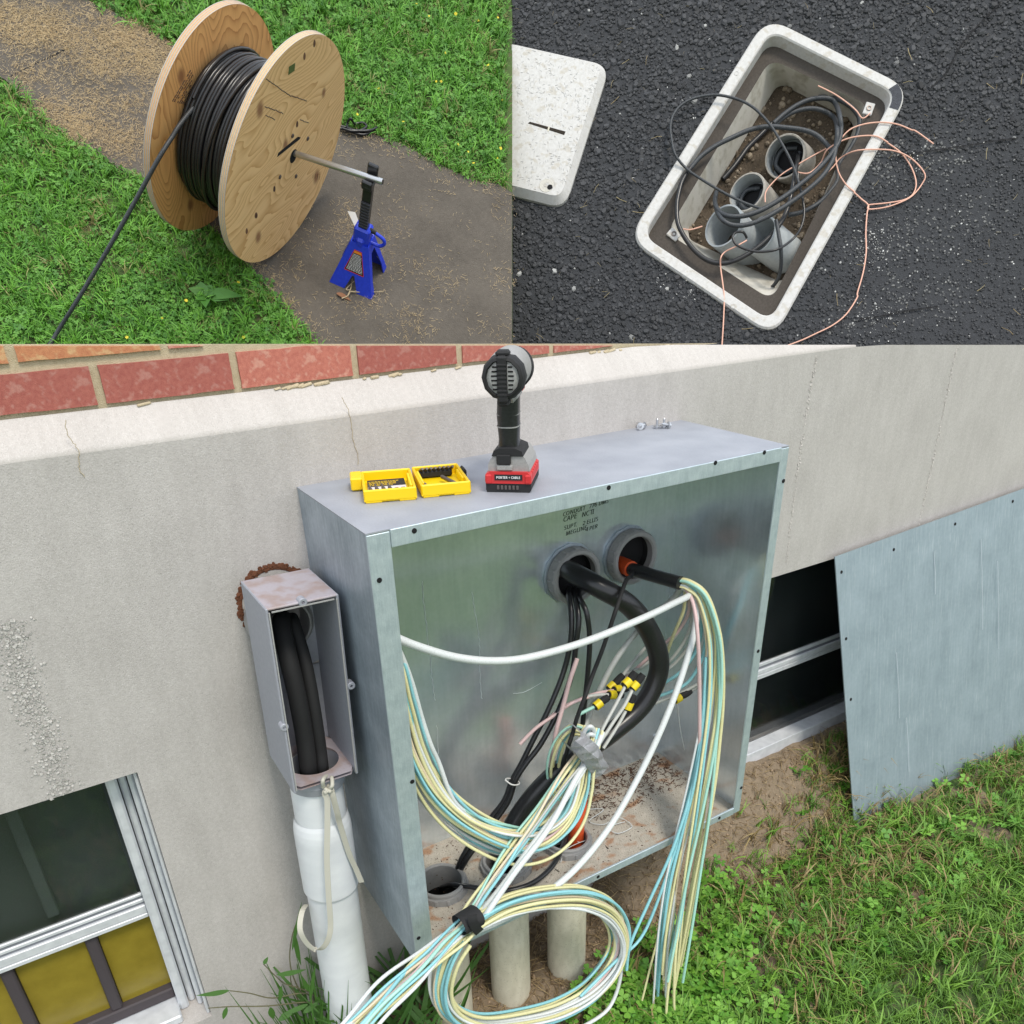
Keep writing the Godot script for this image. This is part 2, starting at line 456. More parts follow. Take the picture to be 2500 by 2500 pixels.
	# plywood: contour lines of a slow, stretched noise
	var ply := func(lo: Color, hi: Color, sd: int, turn: bool):
		var a := noise(0.0027, sd, 2)
		var w := noise(0.03, sd + 3, 2)
		return picture(768, func(x, y):
			var u: float = y if turn else x
			var v: float = x if turn else y
			var h: float = a.get_noise_2d(u * 0.55, v * 1.5) * 8.0 + w.get_noise_2d(u * 0.3, v) * 0.22
			var r := h - floorf(h)
			var c := mix(hi, lo, pow(r, 2.0) * 0.75 + 0.15 * step01(0.80, 0.97, r))
			var st := w.get_noise_2d(u * 0.25 + 300.0, v * 6.0)
			c = c.darkened(0.10 * maxf(st, 0.0))
			for q in [[250, 120, 12], [560, 600, 13], [372, 330, 10], [180, 560, 11], [610, 300, 8]]:
				var dd: float = Vector2(x - q[0], (y - q[1]) * 0.7).length() / q[2]
				if dd < 2.2: c = mix(c, Color(0.24, 0.10, 0.04), step01(2.2, 0.5, dd) * 0.85)
			return c)
	M.ply_pale = mat(Color.WHITE, 0.7)
	M.ply_pale.albedo_texture = ply.call(Color(0.60, 0.33, 0.115), Color(0.87, 0.59, 0.285), 21, false)
	M.ply_warm = mat(Color.WHITE, 0.7)
	M.ply_warm.albedo_texture = ply.call(Color(0.48, 0.22, 0.07), Color(0.80, 0.47, 0.19), 33, true)
	M.ply_edge = tiled(picture(256, func(x, y): return mix(Color(0.34, 0.29, 0.24), Color(0.66, 0.62, 0.56), k.call(fine, x, y))), 0.08, 0.9, 0, fine_n, 0.6)
	M.jack_blue = tiled(picture(256, func(x, y): return mix(Color(0.008, 0.032, 0.50), Color(0.018, 0.058, 0.70), k.call(mid, x, y))), 0.2, 0.35)
	M.copper = mat(Color(0.76, 0.43, 0.32), 0.5)

func instanced(called: String, mesh: Mesh, m: Material, xs: Array, cols: Array, parent: Node = null) -> MultiMeshInstance3D:
	var mm := MultiMesh.new()
	mm.transform_format = MultiMesh.TRANSFORM_3D
	mm.use_colors = true
	mm.mesh = mesh
	mm.instance_count = xs.size()
	for i in xs.size():
		mm.set_instance_transform(i, xs[i])
		mm.set_instance_color(i, cols[i])
	var o := MultiMeshInstance3D.new()
	o.multimesh = mm
	o.material_override = m
	o.name = numbered(called, parent if parent else self)
	(parent if parent else self).add_child(o)
	if parent == null: o.transform = F
	o.set_meta("kind", "stuff")
	return o

func _ready():
	# ---------- camera, sky, sun, exposure ----------
	var cam := Camera3D.new()
	cam.name = "camera"
	cam.transform = Transform3D(Basis(Vector3(0.850625, -0.027058, 0.525077), Vector3(0.273862, 0.875305, -0.398550), Vector3(-0.448818, 0.482815, 0.751966)), Vector3(-0.36147, 1.54727, 1.24263))
	cam.projection = Camera3D.PROJECTION_FRUSTUM
	cam.near = 0.05
	cam.far = 400.0
	cam.size = 0.063454
	cam.frustum_offset = Vector2(0, 0.010153)
	add_child(cam)
	var sky_m := ProceduralSkyMaterial.new()
	sky_m.sky_top_color = Color(0.835, 0.87, 0.915)
	sky_m.sky_horizon_color = Color(0.905, 0.92, 0.94)
	sky_m.sky_curve = 0.2
	sky_m.ground_horizon_color = Color(0.55, 0.6, 0.5)
	sky_m.ground_bottom_color = Color(0.25, 0.3, 0.2)
	sky_m.sun_angle_max = 30.0
	sky_m.energy_multiplier = 1.0
	var sky := Sky.new()
	sky.sky_material = sky_m
	var env := Environment.new()
	env.background_mode = Environment.BG_SKY
	env.sky = sky
	env.background_energy_multiplier = 1.0
	env.ambient_light_source = Environment.AMBIENT_SOURCE_SKY
	env.tonemap_mode = Environment.TONE_MAPPER_LINEAR
	env.tonemap_exposure = 1.85
	env.sdfgi_enabled = true
	env.ssao_enabled = true
	env.ssil_enabled = true
	var we := WorldEnvironment.new()
	we.name = "environment"
	we.environment = env
	add_child(we)
	var sun := DirectionalLight3D.new()
	sun.name = "sun"
	sun.light_energy = 0.4
	sun.light_color = Color(1.0, 0.97, 0.92)
	sun.light_angular_distance = 14.0
	sun.shadow_enabled = true
	add_child(sun)
	sun.look_at_from_position(Vector3(0.3, 6.0, 3.6), Vector3.ZERO)
	rng.seed = 4711
	make_materials()
	build_wall_place()
	F = Transform3D(Basis(Vector3(0.544591, -0.425409, 0.511906), Vector3(-0.146083, 0.568899, 0.628183), Vector3(-0.649369, -0.484749, 0.287990)), Vector3(0.51899, 1.55925, -1.43279))
	build_reel_place()
	F = Transform3D(Basis(Vector3(0.520573, -0.419386, 0.743720), Vector3(-0.534203, 0.519519, 0.666879), Vector3(-0.666057, -0.744456, 0.046410)), Vector3(2.04456, 1.69595, -1.01320))
	build_handhole_place()

# ================= the wall with the junction box =================
const BW := 0.793
const BH := 0.803
const BD := 0.275
const BY := 0.403
const TOP := 1.206

func cut(x: float, z: float) -> float:
	# the top edge of the wall falls gently to the right
	return 1.4127 - 0.0836 * x + 0.084 * z

func soil_height(x: float, z: float) -> float:
	var n := sin(x * 31.0 + 1.0) * sin(z * 27.0) * 0.006 + sin(x * 73.0 + z * 57.0) * 0.003
	var h := 0.052 * smoothstep(0.52, 0.12, z) * smoothstep(-0.5, 0.0, x)
	h *= lerpf(1.0, 0.08, smoothstep(0.55, 1.3, x))
	h += 0.215 * smoothstep(0.19, 0.0, z) * smoothstep(0.56, 0.80, x)
	return h + n - 0.012 * smoothstep(0.45, 0.62, z) - 0.008

func build_wall_place():
	# ---------- ground ----------
	var st := S()
	bx(st, -60, 60, -0.3, -0.006, -60, 60)
	struct("ground", st, M.lawn)
	st = S()
	heights(st, -1.3, 2.6, -0.02, 0.62, 130, 44, soil_height)
	struct("soil_bed", st, M.soil)
	# ---------- foundation wall ----------
	var wall := thing("foundation_wall", "long grey cast concrete foundation wall with bevelled top ledge and two basement openings", "wall")
	st = S()
	var xs := [-2.2, -1.5, -1.1]
	var x := -1.0
	while x < 4.2:
		xs.append(x)
		x += 0.1
	for e in [-0.334, 0.84, 2.2]: xs.append(e)
	xs.sort()
	for i in xs.size() - 1:
		var x0: float = xs[i]
		var x1: float = xs[i + 1]
		var xm := (x0 + x1) / 2
		var holes := []
		if xm > -1.1 and xm < -0.334: holes = [0.205, 0.794]
		if xm > 0.84 and xm < 2.2: holes = [0.205, 0.789]
		var lows := [-0.25]
		var tops := [99.0]
		if holes:
			lows = [-0.25, holes[1]]
			tops = [holes[0], 99.0]
		for j in lows.size():
			var a0 := minf(tops[j], minf(1.300, cut(x0, 0)))
			var a1 := minf(tops[j], minf(1.300, cut(x1, 0)))
			quad(st, Vector3(x0, lows[j], 0), Vector3(x1, lows[j], 0), Vector3(x1, a1, 0), Vector3(x0, a0, 0), Vector3(0, 0, 1))
		if holes:
			for yy in holes: quad(st, Vector3(x0, yy, 0), Vector3(x1, yy, 0), Vector3(x1, yy, -0.13), Vector3(x0, yy, -0.13), Vector3(0, 1 if yy < 0.5 else -1, 0))
		# bevelled ledge up to the bricks, then the raked top
		if cut(x1, 0) > 1.3:
			var z0 := minf(0.043, (cut(x0, 0) - 1.3) * 0.85)
			var z1 := minf(0.043, (cut(x1, 0) - 1.3) * 0.85)
			pass
		var t0 := minf(cut(x0, 0), 1.3)
		var t1 := minf(cut(x1, 0), 1.3)
		if cut(x1, 0) <= 1.3: quad(st, Vector3(x0, t0, 0), Vector3(x1, t1, 0), Vector3(x1, t1 - 0.1, -0.3), Vector3(x0, t0 - 0.1, -0.3), Vector3(0, 0.95, -0.3))
		quad(st, Vector3(x0, -0.25, -0.3), Vector3(x1, -0.25, -0.3), Vector3(x1, t1 - 0.1, -0.3), Vector3(x0, t0 - 0.1, -0.3), Vector3(0, 0, -1))
	for e in [[-1.1, 1, 0.205, 0.794], [-0.334, -1, 0.205, 0.794], [0.84, 1, 0.205, 0.789], [2.2, -1, 0.205, 0.789]]:
		quad(st, Vector3(e[0], e[2], 0), Vector3(e[0], e[3], 0), Vector3(e[0], e[3], -0.13), Vector3(e[0], e[2], -0.13), Vector3(e[1], 0, 0))
	obj("concrete_face", st, M.concrete, wall)
	# the pale weathered wash of the ledge is a skin of its own
	st = S()
	for i in xs.size() - 1:
		var x0: float = xs[i]
		var x1: float = xs[i + 1]
		if cut(x1, 0) <= 1.302: continue
		var z0 := minf(0.043, (cut(x0, 0) - 1.3) * 0.85)
		var z1 := minf(0.043, (cut(x1, 0) - 1.3) * 0.85)
		# a worn round arris, then the slope
		var arc := [[0.0, 0.0, Vector3(0, 0.12, 0.99)], [0.0012, 0.0035, Vector3(0, 0.35, 0.94)], [0.0042, 0.0075, Vector3(0, 0.60, 0.80)], [1.0, 1.0, Vector3(0, 0.67, 0.74)]]
		for k in 3:
			var pa := [Vector3(x0, 1.3 + minf(arc[k][1], z0 * 1.1), -minf(arc[k][0], z0)), Vector3(x1, 1.3 + minf(arc[k][1], z1 * 1.1), -minf(arc[k][0], z1))]
			var pb := [Vector3(x0, 1.3 + minf(arc[k + 1][1], z0 * 1.1), -minf(arc[k + 1][0], z0)), Vector3(x1, 1.3 + minf(arc[k + 1][1], z1 * 1.1), -minf(arc[k + 1][0], z1))]
			var na: Vector3 = arc[k][2]
			var nb: Vector3 = arc[k + 1][2]
			tri(st, pa[0], pa[1], pb[1], na, na, nb)
			tri(st, pa[0], pb[1], pb[0], na, nb, nb)
	obj("ledge_wash", st, M.concrete_pale, wall)
	# form joints: ragged raised seams
	for sm in [[Vector3(1.1713, 1.2925, 0.002), Vector3(1.1688, 1.2154, 0.002), Vector3(1.1652, 1.1391, 0.002), Vector3(1.1655, 1.0261, 0.002), Vector3(1.1667, 0.9322, 0.002), Vector3(1.1726, 0.8096, 0.002)], [Vector3(1.6861, 1.2668, 0.002), Vector3(1.688, 1.1874, 0.002), Vector3(1.6909, 1.0824, 0.002), Vector3(1.6922, 0.9768, 0.002), Vector3(1.6925, 0.8907, 0.002), Vector3(1.6928, 0.801, 0.002)]]:
		st = S()
		var p := smooth(sm, 14)
		for i in 260:
			var c: Vector3 = p[rng.randi() % (p.size() - 1)].lerp(p[p.size() - 1], rng.randf() * 0.02) + Vector3(rng.randfn() * 0.0022, rng.randf_range(-0.008, 0.008), -0.0018)
			disc(st, c, Vector3(rng.randfn() * 0.2, rng.randfn() * 0.2, 1).normalized(), rng.randf_range(0.001, 0.003), 0.0004, 6)
		tag(obj("form_seam", st, M.concrete_pale, wall), "", "", "", "stuff")
	# a ragged strip of exposed aggregate where the form leaked
	st = S()
	var strip := smooth([Vector3(-0.4354, 1.0874, 0.001), Vector3(-0.4371, 1.0547, 0.001), Vector3(-0.4412, 1.013, 0.001), Vector3(-0.4421, 0.9779, 0.001), Vector3(-0.4416, 0.9382, 0.001), Vector3(-0.4427, 0.8913, 0.001), Vector3(-0.4422, 0.8487, 0.001), Vector3(-0.4441, 0.8005, 0.001)], 10)
	for i in 1500:
		var c: Vector3 = strip[rng.randi() % strip.size()]
		var r := 0.0008 + 0.0018 * pow(rng.randf(), 2.5)
		c += Vector3(rng.randfn() * 0.0125, rng.randf_range(-0.008, 0.008), 0.0)
		disc(st, c, Vector3(rng.randfn() * 0.3, rng.randfn() * 0.3, 1).normalized(), r, r * 0.16, 6)
	tag(obj("exposed_aggregate", st, M.aggregate, wall), "", "", "", "stuff")
	# hairline cracks
	for cr in [[Vector3(-0.2931, 1.3451, 0.0012), Vector3(-0.2943, 1.3246, 0.0012), Vector3(-0.2876, 1.3048, 0.0012), Vector3(-0.2925, 1.2817, 0.0012), Vector3(-0.2892, 1.269, 0.0012)], [Vector3(0.0902, 1.3307, 0.0012), Vector3(0.0996, 1.3029, 0.0012), Vector3(0.1005, 1.2646, 0.0012), Vector3(0.1051, 1.2415, 0.0012), Vector3(0.103, 1.2248, 0.0012)]]:
		st = S()
		var p := smooth(cr, 8)
		for i in p.size(): p[i] += Vector3(rng.randfn() * 0.0008, 0, 0)
		tube(st, p, 0.0005, 4)
		obj("crack", st, M.mortar, wall)
	# ---------- brickwork ----------
	var bw := thing("brick_wall", "red brick wall standing on the concrete ledge with wide sandy mortar joints", "wall", Vector3(0, 1.35, -0.05))
	st = S()
	var body := PackedVector2Array([Vector2(-2.2, 1.335), Vector2(0.92, 1.335), Vector2(0.80, 1.344), Vector2(-2.2, cut(-2.2, -0.066))])
	prism(st, body, Transform3D(), -0.049, -0.0455)
	quad(st, Vector3(-2.2, cut(-2.2, -0.062) - 0.002, -0.0488), Vector3(0.8, 1.338, -0.0488), Vector3(0.8, 1.22, -0.30), Vector3(-2.2, 1.48, -0.30))
	obj("mortar", st, M.mortar, bw)
	# squeezed-out mortar lumps under the first course
	st = S()
	for i in 90:
		var lx := rng.randf_range(-0.36, 0.8)
		if sin(lx * 23.0) + sin(lx * 9.0) < -0.1: continue
		box(st, Transform3D(Basis.from_euler(Vector3(rng.randf(), rng.randf() * 0.3, rng.randf() * 0.3)), Vector3(lx, 1.347 - maxf(0.0, lx - 0.55) * 0.02, -0.041)), Vector3(rng.randf_range(0.006, 0.022), rng.randf_range(0.002, 0.0045), 0.005), 0.001)
	tag(obj("mortar_crumbs", st, M.mortar, bw), "", "", "", "stuff")
	for row in 2:
		var y0 := 1.3525 + row * 0.0625
		var y1 := y0 + 0.0505
		for k in range(-8, 6):
			var x0 := -0.234 + 0.1872 * k - (0.091 if row == 1 else 0.0)
			var x1 := x0 + 0.1762
			var poly := PackedVector2Array()
			for e in 9: poly.append(Vector2(lerpf(x0, x1, e / 8.0), y0 + rng.randf_range(0, 0.0012)))
			for e in 3: poly.append(Vector2(x1 - rng.randf_range(0, 0.001), lerpf(y0, y1, (e + 0.6) / 3.2)))
			for e in 9: poly.append(Vector2(lerpf(x1, x0, e / 8.0), y1 - rng.randf_range(0, 0.0012)))
			for e in 3: poly.append(Vector2(x0 + rng.randf_range(0, 0.001), lerpf(y1, y0, (e + 0.6) / 3.2)))
			var half := PackedVector2Array([Vector2(-4, cut(-4, -0.06)), Vector2(4, cut(4, -0.06)), Vector2(4, 0), Vector2(-4, 0)])
			for piece in Geometry2D.intersect_polygons(poly, half):
				st = S()
				prism(st, piece, Transform3D(), -0.060, -0.0405 - rng.randf_range(0.0, 0.0015))
				var m: Material = M.brick_orange if (row == 1 and k == -1) or (row == 1 and k == 0) else M.bricks[rng.randi() % 3]
				obj("brick", st, m, bw)
	# ---------- left window ----------
	var w1 := thing("basement_window", "white framed basement window with dark upper glass and two amber lower panes", "window", Vector3(-0.6, 0.21, -0.06))
	st = S()
	bx(st, -1.1, -0.39, 0.505, 0.79, -0.072, -0.068)
	obj("upper_pane", st, M.glass, w1)
	st = S()
	bx(st, -1.1, -0.385, 0.21, 0.795, -0.125, -0.12)
	obj("blind", st, M.blind, w1)
	st = S()
	bx(st, -0.537, -0.517, 0.505, 0.79, -0.10, -0.088, 0.002)
	obj("glazing_bar", st, tint(M.blind, Color(1.25, 1.25, 1.25)), w1)
	for e in [[-0.384, -0.366, -0.045, 0.004], [-0.364, -0.352, -0.058, 0.003], [-0.350, -0.341, -0.040, 0.003], [-0.3405, -0.3345, -0.010, 0.002]]:
		st = S()
		bx(st, e[0], e[1], 0.205, 0.793, -0.10, e[2], e[3])
		obj("jamb_rail", st, M.alu, w1)
	st = S()
	bx(st, -0.3665, -0.3635, 0.205, 0.793, -0.10, -0.075)
	bx(st, -0.3525, -0.3495, 0.205, 0.793, -0.10, -0.075)
	obj("jamb_groove", st, M.alu_grey, w1)
	for e in [[0.4970, 0.504, -0.066], [0.4840, 0.4920, -0.0645], [0.4595, 0.4785, -0.0615], [0.4495, 0.4592, -0.0608]]:
		st = S()
		bx(st, -1.1, -0.3845, e[0], e[1], -0.0735, e[2], 0.0015)
		obj("meeting_rail", st, M.alu, w1)
	st = S()
	bx(st, -1.1, -0.385, 0.4921, 0.4969, -0.0735, -0.0675)
	bx(st, -1.1, -0.385, 0.4786, 0.4839, -0.0735, -0.067)
	obj("rail_groove", st, M.alu_grey, w1)
	for e in [[-0.475, -0.384], [-0.611, -0.497], [-0.747, -0.633], [-0.883, -0.769], [-1.02, -0.905]]:
		st = S()
		bx(st, e[0], e[1], 0.252, 0.447, -0.088, -0.083, 0.001)
		obj("lower_pane", st, M.amber, w1)
	for e in [-0.486, -0.622, -0.758, -0.894]:
		st = S()
		bx(st, e - 0.0102, e + 0.0102, 0.252, 0.447, -0.095, -0.070, 0.003)
		obj("mullion", st, M.mullion, w1)
	st = S()
	bx(st, -1.1, -0.384, 0.226, 0.2525, -0.095, -0.066, 0.003)
	obj("bottom_rail", st, M.mullion, w1)
	st = S()
	bx(st, -1.1, -0.384, 0.205, 0.2255, -0.10, -0.015, 0.003)
	obj("sill", st, M.alu, w1)
	# ---------- right window ----------
	var w2 := thing("basement_window", "black glazed basement window with white rails between the junction box and the leaning sheet", "window", Vector3(1.5, 0.24, -0.05))
	st = S()
	bx(st, 0.84, 2.2, 0.501, 0.789, -0.066, -0.062)
	bx(st, 0.84, 2.2, 0.246, 0.458, -0.066, -0.062)
	obj("pane", st, M.glass, w2)
	st = S()
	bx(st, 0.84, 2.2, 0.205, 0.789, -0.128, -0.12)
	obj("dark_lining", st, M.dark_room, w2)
	for e in [[0.4925, 0.503, -0.060, "meeting_rail"], [0.4705, 0.4845, -0.0555, "meeting_rail"], [0.456, 0.4697, -0.055, "meeting_rail"], [0.2065, 0.246, -0.020, "sill"]]:
		st = S()
		bx(st, 0.84, 2.2, e[0], e[1], -0.0675, e[2], 0.0015)
		obj(e[3], st, M.alu, w2)
	st = S()
	bx(st, 0.84, 2.2, 0.4846, 0.4924, -0.0675, -0.0615)
	obj("rail_groove", st, M.alu_grey, w2)
	build_box()
	build_conduit_body()
	build_top_things()
	build_cables()
	build_yard()

func build_box():
	var b := thing("junction_box", "large open galvanized steel junction box fixed to the concrete wall", "junction box", Vector3(BW / 2, BY, 0))
	var st := S()
	bx(st, 0.002, BW - 0.002, BY + 0.002, TOP - 0.002, 0.0, 0.003)
	var back := obj("back_panel", st, M.galv, b)
	st = S()
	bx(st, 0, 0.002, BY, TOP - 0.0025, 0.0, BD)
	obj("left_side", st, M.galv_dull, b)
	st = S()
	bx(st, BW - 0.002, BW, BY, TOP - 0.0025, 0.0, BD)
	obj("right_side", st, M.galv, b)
	st = S()
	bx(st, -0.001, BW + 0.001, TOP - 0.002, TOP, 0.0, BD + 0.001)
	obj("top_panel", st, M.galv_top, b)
	st = S()
	for e in [[0.002, 0.06, 0.003, BD], [0.19, 0.198, 0.003, BD], [0.328, 0.343, 0.003, BD], [0.473, BW - 0.002, 0.003, BD], [0.06, 0.19, 0.003, 0.07], [0.06, 0.19, 0.19, BD], [0.198, 0.328, 0.003, 0.09], [0.198, 0.328, 0.21, BD], [0.343, 0.473, 0.003, 0.10], [0.343, 0.473, 0.22, BD]]:
		bx(st, e[0], e[1], BY - 0.001, BY + 0.003, e[2], e[3])
	for e in [[0.125, 0.130], [0.263, 0.150], [0.408, 0.160]]:
		plate_with_hole(st, at(e[0], BY, e[1]), 0.065, 0.060, 0.0435, -0.001, 0.003)
	obj("bottom_panel", st, M.rusty_floor, b)
	# flanges round the opening
	var fl := {"left_flange": [-0.0005, 0.033, BY, TOP - 0.003, 0.0025], "top_flange": [0.0335, BW - 0.0195, TOP - 0.0255, TOP - 0.0005, 0.0035], "right_flange": [BW - 0.019, BW + 0.0005, BY, TOP - 0.003, 0.0025], "bottom_flange": [0.0335, BW - 0.0195, BY - 0.001, BY + 0.017, 0.0035]}
	for e in fl:
		var q: Array = fl[e]
		st = S()
		bx(st, q[0], q[1], q[2], q[3], BD - 0.001, BD + q[4], 0.0008)
		var f := obj(e, st, M.galv_edge, b)
		var spots := []
		if e == "left_flange": spots = [Vector3(0.0107, 1.1389, 0.278), Vector3(0.0269, 0.7973, 0.278), Vector3(0.0077, 0.4681, 0.278)]
		if e == "top_flange": spots = [Vector3(0.0678, 1.1972, 0.279), Vector3(0.3963, 1.1996, 0.279), Vector3(0.7304, 1.2035, 0.279), Vector3(0.6168, 1.2034, 0.279)]
		if e == "right_flange": spots = [Vector3(0.7896, 1.1442, 0.278), Vector3(0.7836, 0.8054, 0.278), Vector3(0.7886, 0.4687, 0.278)]
		if e == "bottom_flange": spots = [Vector3(0.4001, 0.4104, 0.279), Vector3(0.7301, 0.4119, 0.279)]
		for c in spots:
			st = S()
			disc(st, Vector3(c.x, c.y, BD + q[4]), Vector3(0, 0, 1), 0.0038, 0.001, 10)
			obj("screw_hole", st, M.hole, f)
	# rolled seam at the back corner, a row of rivets
	for e in [[BW - 0.012, BY + 0.055], [BW - 0.012, TOP - 0.05], [0.55, BY + 0.09], [0.10, BY + 0.25]]:
		st = S()
		disc(st, Vector3(e[0], e[1], 0.003), Vector3(0, 0, 1), 0.007, 0.005, 10)
		obj("bolt_head", st, M.steel, b)
	# marker writing on the back panel
	var rows := [["ACTN", "& WHITE"], ["CONDUIT", "776 DMS"], ["CAPE", "NCTI"], ["SUPT.", "2 ELLIS"], ["MEGLINE", "4 PER"]]
	var heads := [Vector3(0.5024, 1.0829, 0.0035), Vector3(0.5025, 1.0601, 0.0035), Vector3(0.5034, 1.0486, 0.0035), Vector3(0.5051, 1.0324, 0.0035), Vector3(0.5094, 1.02, 0.0035)]
	var seconds := [Vector3(0.5658, 1.0784, 0.0035), Vector3(0.5644, 1.0644, 0.0035), Vector3(0.5471, 1.0497, 0.0035), Vector3(0.5495, 1.033, 0.0035), Vector3(0.5563, 1.0188, 0.0035)]
	var font := SystemFont.new()
	font.font_names = PackedStringArray(["Droid Sans"])
	for i in rows.size():
		for j in 2:
			var tm := TextMesh.new()
			tm.text = rows[i][j]
			tm.font = font
			tm.font_size = 16
			tm.pixel_size = 0.00100 if i != 2 else 0.00115
			tm.depth = 0.0004
			tm.horizontal_alignment = HORIZONTAL_ALIGNMENT_LEFT
			tm.vertical_alignment = VERTICAL_ALIGNMENT_BOTTOM
			var o := MeshInstance3D.new()
			o.mesh = tm
			o.material_override = M.ink
			o.name = numbered("marker_writing", back)
			back.add_child(o)
			var c: Vector3 = (heads if j == 0 else seconds)[i]
			o.transform = Transform3D(Basis(Vector3(0.76, 0.05, 0), Vector3(0.10, 0.68, 0), Vector3(0, 0, 1)), Vector3(c.x, c.y, 0.0034))
	# scuffs and drips on the back panel
	for sc in [[Vector3(0.1964, 1.002, 0.0034), Vector3(0.197, 0.9282, 0.0034), Vector3(0.2003, 0.8154, 0.0034), Vector3(0.2008, 0.7521, 0.0034)], [Vector3(0.202, 0.6944, 0.0034), Vector3(0.2006, 0.6269, 0.0034)], [Vector3(0.296, 0.9569, 0.0034), Vector3(0.3062, 0.8612, 0.0034), Vector3(0.3041, 0.7833, 0.0034), Vector3(0.3049, 0.7215, 0.0034)], [Vector3(0.3807, 0.7091, 0.0034), Vector3(0.409, 0.7041, 0.0034), Vector3(0.4492, 0.7127, 0.0034)]]:
		st = S()
		var p := smooth(sc, 10)
		for i in p.size(): p[i] += Vector3(rng.randfn() * 0.0008, 0, 0)
		tube(st, p, 0.0006, 4)
		obj("scuff", st, mat(Color(0.62, 0.66, 0.66), 0.8), back)
	# needles and rust crumbs on the floor of the box
	st = S()
	for i in 1700:
		var far := rng.randf() < 0.75
		var c := Vector3(rng.randf_range(0.50, 0.78), BY + 0.0045, rng.randf_range(0.01, 0.14)) if far else Vector3(rng.randf_range(0.03, 0.77), BY + 0.0045, rng.randf_range(0.01, 0.26))
		if far and rng.randf() < (c.z / 0.2): continue
		var a := rng.randf() * TAU
		var l := rng.randf_range(0.003, 0.011) if far else rng.randf_range(0.001, 0.004)
		var dv := Vector3(cos(a), rng.randf_range(0.0, 0.25), sin(a)) * l
		tube(st, PackedVector3Array([c, c + dv]), 0.0007, 3)
	var nd := obj("pine_needles", st, M.rust)
	nd.material_override = tint(M.rust, Color(0.75, 0.85, 0.9))
	tag(nd, "rusty brown needles and crumbs strewn over the floor of the junction box", "debris", "", "stuff")
	# ---------- conduits under the box, with their collars inside ----------
	var cc := [[0.125, 0.130, 0.016], [0.263, 0.150, 0.004], [0.408, 0.160, -0.008]]
	var which := ["leftmost cream plastic conduit rising from the soil into the junction box floor", "middle cream plastic conduit rising from the soil into the junction box floor", "rightmost cream plastic conduit under the box, the one with an orange duct inside"]
	for i in 3:
		var cx: float = cc[i][0]
		var cz: float = cc[i][1]
		var t := thing("conduit_pipe", which[i], "conduit", Vector3(cx, 0, cz), "conduits under the junction box")
		st = S()
		lathe(st, at(cx, 0, cz), [Vector2(0.044, -0.05), Vector2(0.044, BY - 0.002)], 40)
		obj("pipe", st, M.pvc_cream, t)
		st = S()
		lathe(st, at(cx, BY, cz), [Vector2(0.0525, 0.003), Vector2(0.0525, 0.017), Vector2(0.0485, 0.0175), Vector2(0.0485, 0.024), Vector2(0.047, 0.026), Vector2(0.043, 0.026), Vector2(0.041, 0.024), Vector2(0.041, -0.12)], 40)
		var col := obj("collar", st, M.collar, t)
		st = S()
		for k in 14:
			var a := TAU * k / 14
			box(st, Transform3D(Basis(Vector3.UP, -a), Vector3(cx + cos(a) * 0.0525, BY + 0.010, cz + sin(a) * 0.0525)), Vector3(0.003, 0.013, 0.007), 0.001)
		obj("grip_rib", st, M.collar, col)
		st = S()
		lathe(st, at(cx, BY, cz), [Vector2(0.0405, -0.03), Vector2(0.0405, -0.12), Vector2(0, -0.12)], 28)
		obj("bore", st, M.hole, t)
	# ---------- the two fittings in the back panel ----------
	for e in [[0.517, 0.945, "left round grey conduit fitting in the back of the junction box, thick black cable inside"], [0.664, 0.952, "right round grey conduit fitting in the back of the junction box, orange duct inside"]]:
		var t := thing("conduit_fitting", e[2], "conduit fitting", Vector3(e[0], e[1], 0.003), "fittings in the box back")
		var xf := Transform3D(Basis(Vector3.RIGHT, Vector3(0, 0, 1), Vector3.DOWN), Vector3(e[0], e[1], 0.003))
		st = S()
		lathe(st, xf, [Vector2(0.0625, 0.0), Vector2(0.0625, 0.006), Vector2(0.056, 0.007)], 12)
		obj("lock_nut", st, M.galv_dull, t)
		st = S()
		lathe(st, xf, [Vector2(0.057, 0.009), Vector2(0.057, 0.03), Vector2(0.0545, 0.034), Vector2(0.048, 0.034), Vector2(0.045, 0.031), Vector2(0.045, 0.004)], 44)
		var ring := obj("bushing", st, M.collar, t)
		st = S()
		for k in 16:
			var a := TAU * k / 16
			box(st, xf * Transform3D(Basis(Vector3.UP, -a), Vector3(cos(a) * 0.057, 0.02, sin(a) * 0.057)), Vector3(0.003, 0.018, 0.006), 0.001)
		obj("grip_rib", st, M.collar, ring)
		st = S()
		lathe(st, xf, [Vector2(0.0445, 0.016), Vector2(0.044, 0.0015), Vector2(0, 0.0015)], 32)
		obj("bore", st, M.hole, t)
	# ---------- the cover leaning on the wall ----------
	var q := [Vector3(1.428, -0.004, 0.170), Vector3(2.40, -0.004, 0.215), Vector3(2.31, 0.845, 0.022), Vector3(1.325, 0.806, 0.022)]
	var cv := thing("cover_sheet", "grey blue galvanized cover sheet leaning against the wall in the grass", "metal sheet", (q[0] + q[1]) / 2)
	st = S()
	var nn: Vector3 = (q[2] - q[0]).cross(q[1] - q[0]).normalized()
	if nn.z < 0: nn = -nn
	quad(st, q[0], q[1], q[2], q[3], nn)
	quad(st, q[0] - nn * 0.003, q[1] - nn * 0.003, q[2] - nn * 0.003, q[3] - nn * 0.003, -nn)
	for k in 4: quad(st, q[k], q[(k + 1) % 4], q[(k + 1) % 4] - nn * 0.003, q[k] - nn * 0.003)
	var panel := obj("panel", st, M.sheet, cv)
